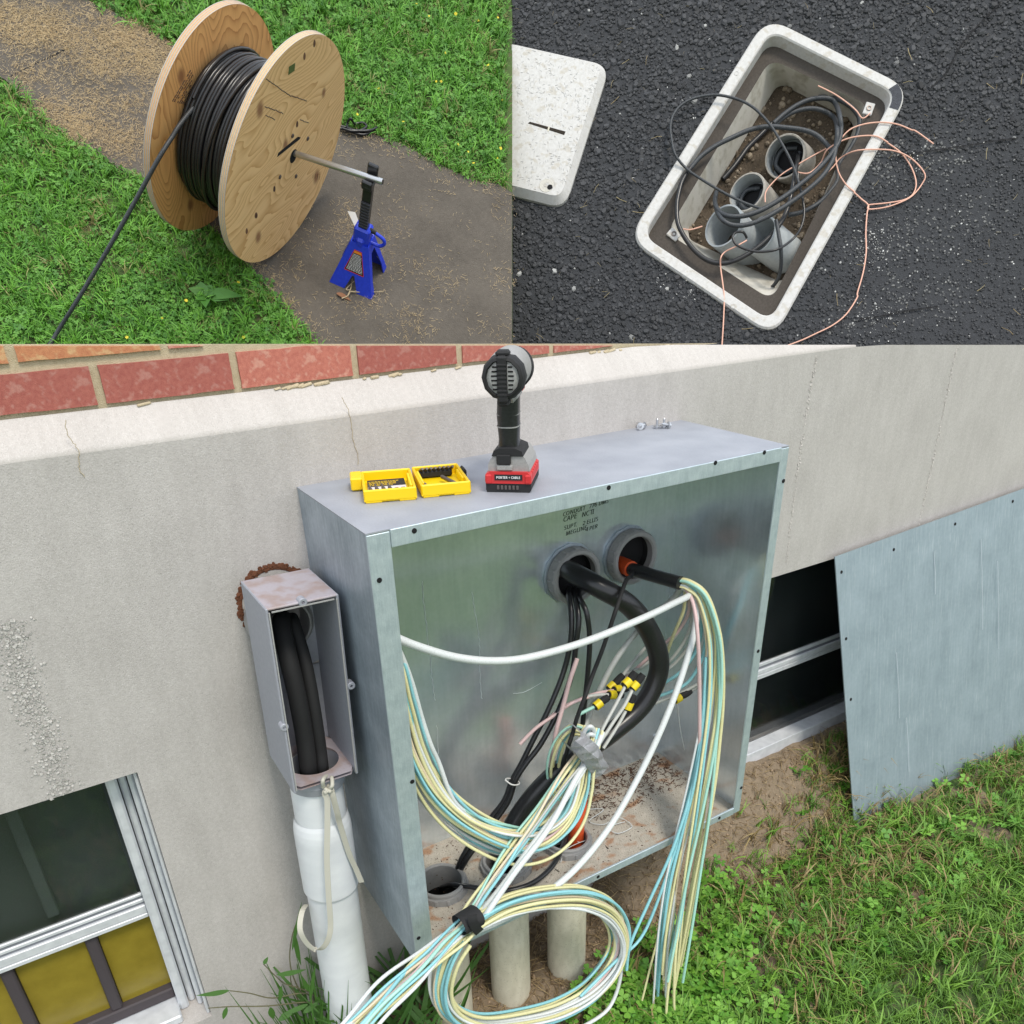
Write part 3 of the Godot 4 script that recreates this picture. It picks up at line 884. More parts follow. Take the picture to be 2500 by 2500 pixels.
	for e in [[0.02, 0.945], [0.23, 0.955], [0.50, 0.965], [0.78, 0.97], [0.022, 0.50], [0.022, 0.06], [0.02, 0.72]]:
		var c: Vector3 = q[0].lerp(q[1], e[0]).lerp(q[3].lerp(q[2], e[0]), e[1])
		st = S()
		disc(st, c, nn, 0.0045, 0.0006, 10)
		obj("screw_hole", st, M.hole, panel)
	for e in [[0.22, 0.35, 0.60], [0.25, 0.12, 0.34], [0.62, 0.55, 0.88], [0.70, 0.45, 0.78], [0.40, 0.75, 0.90]]:
		st = S()
		var a: Vector3 = q[0].lerp(q[1], e[0]).lerp(q[3].lerp(q[2], e[0]), e[1])
		var c: Vector3 = q[0].lerp(q[1], e[0]).lerp(q[3].lerp(q[2], e[0]), e[2])
		tube(st, PackedVector3Array([a + nn * 0.0003, a.lerp(c, 0.5) + nn * 0.0006 + Vector3(0.002, 0, 0), c + nn * 0.0003]), 0.0007, 4)
		obj("scratch", st, mat(Color(0.60, 0.66, 0.70), 0.7), panel)

func plate_with_hole(st: SurfaceTool, xf: Transform3D, hx: float, hz: float, r: float, y0: float, y1: float, seg := 32):
	# rectangle 2hx by 2hz in xf's xz plane with a round hole
	for k in seg:
		var p := []
		for e in [k, k + 1]:
			var a: float = TAU * e / seg
			var d := Vector2(cos(a), sin(a))
			var s := minf(hx / maxf(absf(d.x), 1e-5), hz / maxf(absf(d.y), 1e-5))
			p.append([d * r, d * s])
		for y in [y0, y1]:
			quad(st, xf * Vector3(p[0][0].x, y, p[0][0].y), xf * Vector3(p[1][0].x, y, p[1][0].y), xf * Vector3(p[1][1].x, y, p[1][1].y), xf * Vector3(p[0][1].x, y, p[0][1].y), xf.basis.y * (1.0 if y == y1 else -1.0))
		quad(st, xf * Vector3(p[0][0].x, y0, p[0][0].y), xf * Vector3(p[1][0].x, y0, p[1][0].y), xf * Vector3(p[1][0].x, y1, p[1][0].y), xf * Vector3(p[0][0].x, y1, p[0][0].y))

func build_conduit_body():
	var lean := Transform3D(Basis(Vector3(0, 0, 1), -0.03), Vector3(-0.0765, 0.768, 0.0))
	var w := 0.0545
	var h := 0.32
	var z0 := 0.038
	var z1 := 0.168
	var t := thing("conduit_elbow_box", "open grey plastic conduit body with two black cables in it, left of the junction box", "conduit body", lean.origin)
	var st := S()
	box(st, lean * at(-w + 0.002, h / 2, (z0 + z1) / 2), Vector3(0.004, h, z1 - z0), 0.0015)
	box(st, lean * at(w - 0.002, h / 2, (z0 + z1) / 2), Vector3(0.004, h, z1 - z0), 0.0015)
	obj("side_wall", st, M.lb_grey, t)
	st = S()
	box(st, lean * at(0, h - 0.002, (z0 + z1) / 2), Vector3(2 * w - 0.002, 0.0042, z1 - z0 - 0.002), 0.0015)
	obj("top_wall", st, M.lb_top, t)
	st = S()
	plate_with_hole(st, lean * Transform3D(Basis(Vector3.RIGHT, Vector3(0, 0, 1), Vector3.DOWN), Vector3(0, h - 0.085, z0 + 0.002)), w - 0.004, 0.082, 0.044, -0.002, 0.002)
	box(st, lean * at(0, (h - 0.167) / 2, z0 + 0.002), Vector3(2 * w - 0.009, h - 0.168, 0.004))
	obj("back_wall", st, M.lb_grey, t)
	st = S()
	plate_with_hole(st, lean * Transform3D(Basis(), Vector3(0, 0.006, (z0 + z1) / 2)), w - 0.004, (z1 - z0) / 2 - 0.001, 0.043, -0.003, 0.003)
	obj("bottom_wall", st, M.lb_top, t)
	st = S()
	lathe(st, lean * at(0, 0.003, 0.112), [Vector2(0.049, -0.001), Vector2(0.0495, -0.016), Vector2(0.046, -0.031), Vector2(0.0425, -0.031), Vector2(0.0425, 0.006)], 40)
	obj("hub", st, M.lb_grey, t)
	st = S()
	lathe(st, lean * Transform3D(Basis(Vector3.RIGHT, Vector3(0, 0, 1), Vector3.DOWN), Vector3(0, h - 0.085, z0)), [Vector2(0.0525, -0.034), Vector2(0.0525, 0.001), Vector2(0.044, 0.012), Vector2(0.041, 0.012), Vector2(0.041, -0.05)], 36)
	obj("back_hub", st, M.collar, t)
	# gasket bead and screw lugs
	st = S()
	for e in [[-w + 0.0075, h / 2, 0.0018, h - 0.012], [w - 0.0075, h / 2, 0.0018, h - 0.012]]: box(st, lean * at(e[0] * 1.068, e[1], z1 + 0.0006), Vector3(e[2], e[3], 0.002))
	box(st, lean * at(0, h - 0.006, z1 + 0.0006), Vector3(2 * w - 0.016, 0.0018, 0.002))
	obj("gasket", st, tint(M.lb_grey, Color(1.15, 1.1, 0.95)), t)
	for e in [[-w + 0.001, 0.125], [w + 0.004, 0.165], [0.0, h - 0.001]]:
		st = S()
		var xf := lean * Transform3D(Basis(Vector3.RIGHT, Vector3(0, 0, 1), Vector3.DOWN), Vector3(e[0], e[1], z1 - 0.012))
		lathe(st, xf, [Vector2(0.0065, 0), Vector2(0.0065, 0.0125), Vector2(0.0055, 0.0135), Vector2(0.0025, 0.0135), Vector2(0.0025, 0.006), Vector2(0, 0.006)], 16)
		obj("screw_lug", st, M.lb_grey, t)
	# the rusty sleeve in the wall behind it
	var c := lean * Vector3(0.004, h - 0.060, 0)
	var rs := thing("wall_sleeve", "rusty steel sleeve in the wall behind the grey conduit body", "pipe sleeve", Vector3(c.x, c.y, 0))
	st = S()
	lathe(st, Transform3D(Basis(Vector3.RIGHT, Vector3(0, 0, 1), Vector3.DOWN), Vector3(c.x, c.y, 0)), [Vector2(0.0600, 0.0006), Vector2(0.0560, 0.0012), Vector2(0.0540, 0.0006)], 40)
	for i in 260:
		var an := rng.randf() * TAU
		var rd := 0.060 + rng.randfn() * 0.0022
		disc(st, Vector3(c.x + cos(an) * rd, c.y + sin(an) * rd, 0), Vector3(rng.randfn() * 0.2, rng.randfn() * 0.2, 1).normalized(), rng.randf_range(0.0015, 0.0042), rng.randf_range(0.0006, 0.0022), 6)
	obj("rust_ring", st, M.rust, rs)
	# two cables
	for e in [[[Vector3(-0.0658, 1.0084, 0.03), Vector3(-0.0782, 1.0134, 0.065), Vector3(-0.0854, 0.9737, 0.1), Vector3(-0.0861, 0.9135, 0.115), Vector3(-0.0866, 0.8398, 0.118), Vector3(-0.0892, 0.7587, 0.114), Vector3(-0.0663, 0.66, 0.0153)], 0.0145, "thicker left black cable curving down through the grey conduit body"], [[Vector3(-0.0509, 1.0044, 0.03), Vector3(-0.0566, 1.0032, 0.06), Vector3(-0.057, 0.9464, 0.09), Vector3(-0.0611, 0.8778, 0.11), Vector3(-0.064, 0.8041, 0.116), Vector3(-0.0662, 0.7494, 0.114), Vector3(-0.0471, 0.66, 0.0281)], 0.0105, "thinner right black cable curving down through the grey conduit body"]]:
		st = S()
		tube(st, smooth(e[0], 8), e[1], 14)
		tag(obj("cable", st, M.black_matte), e[2], "cable", "cables in the conduit body")
	# white riser with its expansion joint
	var p := thing("riser_pipe", "white plastic riser pipe with bulged joint below the grey conduit body", "pipe", Vector3(-0.1, 0, 0.108))
	var px := Transform3D(Basis(Vector3(0, 0, 1), -0.022), Vector3(-0.0955, 0.0, 0.110))
	st = S()
	lathe(st, px, [Vector2(0.0455, -0.06), Vector2(0.0455, 0.512)], 48)
	obj("lower_pipe", st, M.pvc_white, p)
	st = S()
	lathe(st, px, [Vector2(0.0455, 0.5095), Vector2(0.049, 0.5095), Vector2(0.0500, 0.513), Vector2(0.0500, 0.640), Vector2(0.0492, 0.652), Vector2(0.0470, 0.664), Vector2(0.0445, 0.672)], 48)
	obj("expansion_joint", st, M.pvc_white, p)
	st = S()
	lathe(st, px, [Vector2(0.0438, 0.66), Vector2(0.0434, 0.748)], 48)
	obj("upper_pipe", st, M.pvc_white, p)
	# webbing tied to the rim of the body
	var s := thing("pull_tape", "off white woven pull tape knotted to the grey conduit body and hanging down", "strap", Vector3(-0.04, 0.5, 0.17))
	st = S()
	ribbon(st, smooth([Vector3(-0.0779, 0.7624, 0.172), Vector3(-0.0842, 0.7556, 0.174), Vector3(-0.0829, 0.7408, 0.176), Vector3(-0.0899, 0.6922, 0.176), Vector3(-0.1009, 0.6204, 0.176), Vector3(-0.1088, 0.5434, 0.176), Vector3(-0.1137, 0.4866, 0.176), Vector3(-0.1207, 0.4558, 0.176), Vector3(-0.1327, 0.4289, 0.168), Vector3(-0.1447, 0.4183, 0.155), Vector3(-0.1554, 0.435, 0.15), Vector3(-0.1618, 0.4635, 0.148), Vector3(-0.158, 0.4806, 0.14), Vector3(-0.1462, 0.4917, 0.125), Vector3(-0.1326, 0.4766, 0.1)], 8), 0.0095, Vector3(0.85, 0, 0.5), 0.0007)
	obj("tape_loop", st, M.webbing, s)
	st = S()
	ribbon(st, smooth([Vector3(-0.0731, 0.7617, 0.174), Vector3(-0.0722, 0.7434, 0.176), Vector3(-0.0687, 0.7062, 0.172), Vector3(-0.0659, 0.6782, 0.166), Vector3(-0.0575, 0.6087, 0.162), Vector3(-0.049, 0.5662, 0.16), Vector3(-0.0425, 0.5315, 0.16)], 8), 0.0095, Vector3(0.85, 0, 0.5), 0.0007)
	obj("tape_end", st, M.webbing, s)
	st = S()
	for e in [[Vector3(-0.0835, 0.7662, 0.17), Vector3(-0.0848, 0.7849, 0.178), Vector3(-0.0736, 0.7774, 0.16), Vector3(-0.0677, 0.7609, 0.15), Vector3(-0.0763, 0.7605, 0.17)], [Vector3(-0.0753, 0.7601, 0.17), Vector3(-0.0719, 0.7702, 0.18), Vector3(-0.0667, 0.775, 0.165), Vector3(-0.0681, 0.7583, 0.15), Vector3(-0.0778, 0.7584, 0.17)]]: tube(st, smooth(e, 6), 0.0035, 7)
	for k in 5: box(st, Transform3D(Basis.from_euler(Vector3(k * 1.3, k * 0.7, k)), (Vector3(-0.0789, 0.7613, 0.176)) + Vector3(rng.randfn(), rng.randfn(), 0) * 0.002), Vector3(0.010, 0.007, 0.006), 0.002)
	obj("knot", st, M.webbing, s)

func build_top_things():
	# ---------- cordless drill ----------
	var b := Transform3D(Basis(Vector3(0.757, 0, 0.653), Vector3.UP, Vector3(-0.653, 0, 0.757)), Vector3(0.2485, TOP, 0.228))
	var d := thing("cordless_drill", "grey and black cordless drill standing upright on its red battery on the box top", "drill", b.origin)
	var st := S()
	prism(st, PackedVector2Array([Vector2(-0.033, 0), Vector2(0.031, 0), Vector2(0.0335, 0.004), Vector2(0.0335, 0.013), Vector2(-0.0345, 0.013), Vector2(-0.0345, 0.004)]), b, -0.088, -0.001)
	var bat := obj("battery", st, M.black_matte, d)
	st = S()
	prism(st, PackedVector2Array([Vector2(-0.0345, 0.0135), Vector2(0.0335, 0.0135), Vector2(0.0335, 0.026), Vector2(0.028, 0.0305), Vector2(-0.028, 0.0305), Vector2(-0.0345, 0.027)]), b, -0.090, 0.0)
	box(st, b * at(0.029, 0.020, -0.002), Vector3(0.010, 0.014, 0.008), 0.002)
	box(st, b * at(-0.030, 0.020, -0.002), Vector3(0.010, 0.014, 0.008), 0.002)
	obj("battery_shell", st, M.red, bat)
	st = S()
	for k in 6: box(st, b * at(-0.016 + k * 0.0058, 0.0075, -0.0005), Vector3(0.0038, 0.006, 0.002), 0.0005)
	obj("grip_rib", st, M.steel_dark, bat)
	st = S()
	for k in 5: box(st, b * at(0.0325, 0.022, -0.02 - k * 0.014), Vector3(0.003, 0.012, 0.006), 0.001)
	obj("side_rib", st, M.red, bat)
	st = S()
	box(st, b * at(0.0, 0.0228, 0.0004), Vector3(0.0415, 0.0085, 0.0012))
	var lbl := obj("name_plate", st, M.black_matte, bat)
	var tm := TextMesh.new()
	tm.text = "PORTER + CABLE"
	tm.font_size = 16
	tm.pixel_size = 0.00029
	tm.depth = 0.0003
	var sf := SystemFont.new()
	sf.font_names = PackedStringArray(["Droid Sans"])
	sf.font_weight = 700
	tm.font = sf
	var tx := MeshInstance3D.new()
	tx.name = "lettering"
	tx.mesh = tm
	tx.material_override = M.white
	lbl.add_child(tx)
	tx.transform = b * at(0.0, 0.0228, 0.0012)
	st = S()
	prism(st, PackedVector2Array([Vector2(-0.031, 0.0305), Vector2(0.031, 0.0305), Vector2(0.029, 0.040), Vector2(0.024, 0.050), Vector2(0.020, 0.055), Vector2(-0.020, 0.055), Vector2(-0.027, 0.048), Vector2(-0.031, 0.040)]), b, -0.086, -0.006)
	box(st, b * at(-0.006, 0.036, -0.005), Vector3(0.024, 0.008, 0.006), 0.0015)
	obj("foot", st, M.tool_grey, d)
	st = S()
	prism(st, PackedVector2Array([Vector2(-0.025, 0.0525), Vector2(0.022, 0.0525), Vector2(0.020, 0.060), Vector2(0.010, 0.064), Vector2(-0.014, 0.064), Vector2(-0.022, 0.060)]), b, -0.065, -0.004)
	box(st, b * at(-0.007, 0.048, -0.004), Vector3(0.021, 0.014, 0.006), 0.0012)
	obj("release_latch", st, M.black_matte, d)
	# handle: oval sections
	var sect := func(st2: SurfaceTool, pts: Array, seg: int):
		# pts: [y, x, z, half width, half depth]
		for i in pts.size() - 1:
			for k in seg:
				var q := []
				var n := []
				for e in [[i, k], [i, k + 1], [i + 1, k + 1], [i + 1, k]]:
					var s: Array = pts[e[0]]
					var a: float = TAU * e[1] / seg
					var ca := signf(cos(a)) * pow(absf(cos(a)), 0.7)
					var sa := signf(sin(a)) * pow(absf(sin(a)), 0.7)
					q.append(b * Vector3(s[1] + ca * s[3], s[0], s[2] + sa * s[4]))
					n.append((b.basis * Vector3(cos(a) / s[3], 0, sin(a) / s[4])).normalized())
				tri(st2, q[0], q[1], q[2], n[0], n[1], n[2])
				tri(st2, q[0], q[2], q[3], n[0], n[2], n[3])
	st = S()
	sect.call(st, [[0.058, -0.003, -0.036, 0.0165, 0.028], [0.072, -0.003, -0.037, 0.0150, 0.021], [0.088, -0.003, -0.036, 0.0160, 0.021], [0.106, -0.003, -0.034, 0.0165, 0.022], [0.122, -0.002, -0.032, 0.0162, 0.021], [0.140, -0.001, -0.031, 0.0158, 0.022], [0.158, 0.0, -0.031, 0.0165, 0.026]], 24)
	var hd := obj("handle", st, M.black_dusty if false else M.black, d)
	for yy in [0.0905, 0.1075]:
		st = S()
		sect.call(st, [[yy, -0.003, -0.0350, 0.0164, 0.0222], [yy + 0.0010, -0.003, -0.0350, 0.0173, 0.0230], [yy + 0.0020, -0.003, -0.0350, 0.0164, 0.0222]], 24)
		obj("grip_line", st, M.tool_grey, hd)
	var ax := b * Transform3D(Basis(Vector3.RIGHT, Vector3(0, 0, 1), Vector3.DOWN), Vector3(0, 0.1655, 0))
	st = S()
	lathe(st, ax * at(0, 0, -0.004), [Vector2(0.022, 0.012), Vector2(0.0265, 0.006), Vector2(0.0285, -0.008), Vector2(0.0295, -0.030), Vector2(0.0290, -0.056), Vector2(0.024, -0.066)], 36)
	box(st, b * at(0, 0.1395, -0.030), Vector3(0.030, 0.024, 0.058), 0.006)
	var hous := obj("motor_housing", st, M.tool_grey, d)
	st = S()
	lathe(st, ax, [Vector2(0.0260, -0.060), Vector2(0.0295, -0.064), Vector2(0.0295, -0.080), Vector2(0.024, -0.092), Vector2(0.018, -0.098)], 30)
	obj("nose_ring", st, M.black_matte, hous)
	st = S()
	lathe(st, ax, [Vector2(0.017, -0.095), Vector2(0.018, -0.105), Vector2(0.015, -0.130), Vector2(0.006, -0.137), Vector2(0.0, -0.137)], 20)
	obj("chuck", st, M.steel_dark, d)
	st = S()
	lathe(st, ax, [Vector2(0.0225, 0.022), Vector2(0.0245, 0.0265), Vector2(0.0285, 0.024), Vector2(0.0310, 0.016), Vector2(0.0310, 0.002), Vector2(0.0285, -0.002)], 12)
	obj("rear_cap", st, M.black_matte, hous)
	st = S()
	lathe(st, ax, [Vector2(0.0245, 0.0215), Vector2(0.018, 0.0245), Vector2(0.0, 0.0255)], 24)
	var vent := obj("vent_plate", st, M.tool_grey, hous)
	for s in [-1.0, 1.0]:
		for k in 6:
			st = S()
			var yy := 0.1655 - 0.0145 + k * 0.0058
			var wv := 0.0085 - absf(k - 2.5) * 0.0010
			box(st, b * at(s * (0.0078 + wv / 2), yy, 0.0245), Vector3(wv, 0.0022, 0.002), 0.0003)
			obj("vent_slot", st, M.hole, vent)
	st = S()
	box(st, b * at(-0.0005, 0.1635, 0.0235), Vector3(0.0148, 0.062, 0.009), 0.003)
	box(st, b * at(-0.0005, 0.1965, 0.012), Vector3(0.019, 0.008, 0.020), 0.003)
	box(st, b * at(-0.0005, 0.1325, 0.014), Vector3(0.017, 0.010, 0.020), 0.003)
	for k in 8: box(st, b * at(-0.0005, 0.1435 + k * 0.0056, 0.0278), Vector3(0.0135, 0.0032, 0.0018), 0.0007)
	obj("rear_band", st, M.black_matte, hous)
	st = S()
	disc(st, b * Vector3(0.0145, 0.145, 0.003), b.basis * Vector3(0.6, -0.2, 0.8), 0.005, 0.002, 10)
	obj("housing_screw", st, M.steel_dark, hous)
	st = S()
	box(st, b * at(0.007, 0.140, -0.074), Vector3(0.015, 0.018, 0.030), 0.004)
	obj("trigger", st, M.red, d)
	# ---------- yellow bit case ----------
	var lab := "open yellow plastic bit case with two trays of driver bits, left of the drill"
	var c := thing("bit_case", lab, "bit case", Vector3(0.125, TOP, 0.13))
	var trays := [[Vector3(0.050, TOP, 0.151), Vector3(0.936, 0, 0.351), 0.077], [Vector3(0.1305, TOP, 0.176), Vector3(0.950, 0, 0.312), 0.074]]
	for i in 2:
		var u: Vector3 = trays[i][1]
		var v := Vector3(u.z, 0, -u.x)
		var xf := Transform3D(Basis(u, Vector3.UP, -v), trays[i][0])
		var w: float = trays[i][2]
		var l := 0.112
		var h := 0.0185
		st = S()
		box(st, xf * at(w / 2, 0.0035, -l / 2), Vector3(w, 0.003, l), 0.001)
		box(st, xf * at(w / 2, h / 2 + 0.001, -0.002), Vector3(w, h, 0.004), 0.002)
		box(st, xf * at(w / 2, h / 2 + 0.001, -l + 0.002), Vector3(w, h, 0.004), 0.002)
		box(st, xf * at(0.002, h / 2 + 0.001, -l / 2), Vector3(0.004, h, l - 0.003), 0.002)
		box(st, xf * at(w - 0.002, h / 2 + 0.001, -l / 2), Vector3(0.004, h, l - 0.003), 0.002)
		box(st, xf * at(0.014, 0.003, -0.002), Vector3(0.024, 0.006, 0.0038), 0.001)
		box(st, xf * at(w - 0.014, 0.003, -0.002), Vector3(0.024, 0.006, 0.0038), 0.001)
		if i == 0:
			box(st, xf * at(-0.008, 0.011, -l + 0.022), Vector3(0.018, 0.019, 0.044), 0.002)
		var tray := obj("tray", st, M.yellow, c)
		st = S()
		for k in 11:
			st = S()
			box(st, xf * at((w - 0.006) if i == 0 else 0.006, h * 0.62, -0.02 - k * 0.0065), Vector3(0.004, h * 0.75, 0.003), 0.001)
			obj("bit_rib", st, M.yellow, tray)
		if i == 1:
			for k in 7:
				st = S()
				box(st, xf * at(w - 0.006, h * 0.6, -0.035 - k * 0.0075), Vector3(0.004, h * 0.7, 0.003), 0.001)
				obj("bit_rib", st, M.yellow, tray)
		if i == 0:
			st = S()
			quad(st, xf * Vector3(0.008, 0.0086, -0.012), xf * Vector3(w - 0.012, 0.0086, -0.012), xf * Vector3(w - 0.012, 0.0086, -0.062), xf * Vector3(0.008, 0.0086, -0.062), Vector3.UP)
			obj("white_insert", st, tint(M.white, Color(0.66, 0.60, 0.60)), tray)
			st = S()
			quad(st, xf * Vector3(0.008, 0.009, -0.056), xf * Vector3(w - 0.012, 0.009, -0.056), xf * Vector3(w - 0.012, 0.009, -0.094), xf * Vector3(0.008, 0.009, -0.094), Vector3.UP)
			var ins := obj("printed_insert", st, M.black_matte, tray)
			st = S()
			for row in 4:
				var xx := 0.010
				while xx < 0.046 + row * 0.002:
					var ww := rng.randf_range(0.002, 0.006)
					box(st, xf * at(xx + ww / 2, 0.0093, -0.061 - row * 0.0068), Vector3(ww, 0.0003, 0.0035))
					xx += ww + 0.001
			obj("print_line", st, tint(M.yellow, Color(0.55, 0.36, 0.02)), ins)
			for k in 6:
				st = S()
				var p0 := xf * Vector3(0.012 + k * 0.0095, 0.0145, -0.012)
				var p1 := p0 + (xf.basis * Vector3(-0.003, 0.0035 if k < 4 else -0.001, -0.024 if k < 4 else -0.010))
				tube(st, PackedVector3Array([p0, p0.lerp(p1, 0.45), p0.lerp(p1, 0.5), p1]), 0.0034, 6, 0.0014)
				obj("driver_bit", st, M.steel_dark, tray)
		else:
			st = S()
			box(st, xf * at(w / 2 - 0.003, 0.011, -l + 0.018), Vector3(w - 0.020, 0.012, 0.014), 0.003)
			obj("bit_holder", st, M.black_matte, tray)
			for k in 8:
				st = S()
				var p0 := xf * Vector3(0.012 + k * 0.0068, 0.017, -l + 0.020)
				var p1 := p0 + (xf.basis * Vector3(0.002, 0.005, 0.009))
				tube(st, PackedVector3Array([p0, p1]), 0.0030, 6, 0.0020)
				obj("socket_bit", st, M.steel_dark, tray)
			st = S()
			tube(st, PackedVector3Array([xf * Vector3(0.058, 0.011, -0.012), xf * Vector3(0.040, 0.013, -0.062)]), 0.0034, 6, 0.0030)
			obj("long_bit", st, M.steel_dark, tray)
			for k in 5:
				st = S()
				var p0 := xf * Vector3(0.010 + k * 0.0115, 0.0135, -0.011)
				var p1 := p0 + (xf.basis * Vector3(-0.004, 0.003 if k == 0 else 0.0, -0.018 if k == 0 else -0.008))
				tube(st, PackedVector3Array([p0, p1]), 0.0033, 6, 0.0018)
				obj("driver_bit", st, M.steel_dark, tray)
			st = S()
			box(st, xf * at(w + 0.003, 0.012, -l + 0.032), Vector3(0.007, 0.016, 0.028), 0.003)
			obj("latch", st, M.black_matte, c)
	# ---------- loose screws at the back of the box top ----------
	var spots := [[0.676, 0.016, 1.2, "fallen hex screw nearest the drill at the back of the box top"], [0.683, 0.021, -0.9, "second fallen hex screw, lying against the first near the wall"], [0.705, 0.029, 0.0, "hex screw standing on its head alone on the box top"], [0.718, 0.034, 0.0, "hex screw standing on its head behind the last fallen one"], [0.726, 0.044, 1.7, "fallen hex screw nearest the front right on the box top"]]
	for e in spots:
		var up := Vector3.UP if e[2] == 0.0 else Vector3(cos(e[2] * 2.0), 0.25, sin(e[2] * 2.0)).normalized()
		var o := Vector3(e[0], TOP + (0.0 if e[2] == 0.0 else 0.0055), e[1])
		var t := thing("screw", e[3], "screw", o, "loose screws on the box top")
		var u := up.cross(Vector3(0.3, 0.1, 0.9)).normalized()
		var xf := Transform3D(Basis(u, up, u.cross(up)), o)
		st = S()
		lathe(st, xf, [Vector2(0, 0.0), Vector2(0.0042, 0.0), Vector2(0.0045, 0.004), Vector2(0.0068, 0.0042), Vector2(0.0068, 0.0056), Vector2(0.0026, 0.006)], 12)
		obj("head", st, M.steel, t)
		st = S()
		lathe(st, xf, [Vector2(0.0024, 0.006), Vector2(0.0024, 0.017), Vector2(0.0010, 0.019), Vector2(0, 0.019)], 10)
		obj("shank", st, M.steel, t)

func bundle(t: Node3D, pts: Array, spec: Array, w: Array, part := "tube"):
	# spec: [material, radius, offset across, offset up, share of the path]; w: spread in metres at the start, middle and end
	var p := smooth(pts, 8)
	var f := frames(p)
	for e in spec:
		var q := PackedVector3Array()
		var ph := rng.randf() * TAU
		var n := int((p.size() - 1) * e[4]) + 1
		for i in n:
			var s := i / float(p.size() - 1)
			var ww: float = lerpf(w[0], w[1], s * 2.0) if s < 0.5 else lerpf(w[1], w[2], s * 2.0 - 1.0)
			q.append(p[i] + f[i][0] * (e[2] + 0.42 * sin(s * 6.0 + ph) + 0.12 * sin(s * 17.0 + ph * 2.0)) * ww + f[i][1] * (e[3] + 0.40 * cos(s * 5.0 + ph)) * ww)
		var st := S()
		tube(st, q, e[1] * 0.68, 8)
		obj(part, st, e[0], t)

func wire(called: String, pts: Array, r: float, m: Material, label: String, cat: String, group := "", n := 8, sides := 10):
	var st := S()
	tube(st, smooth(pts, n), r, sides)
	return tag(obj(called, st, m), label, cat, group)

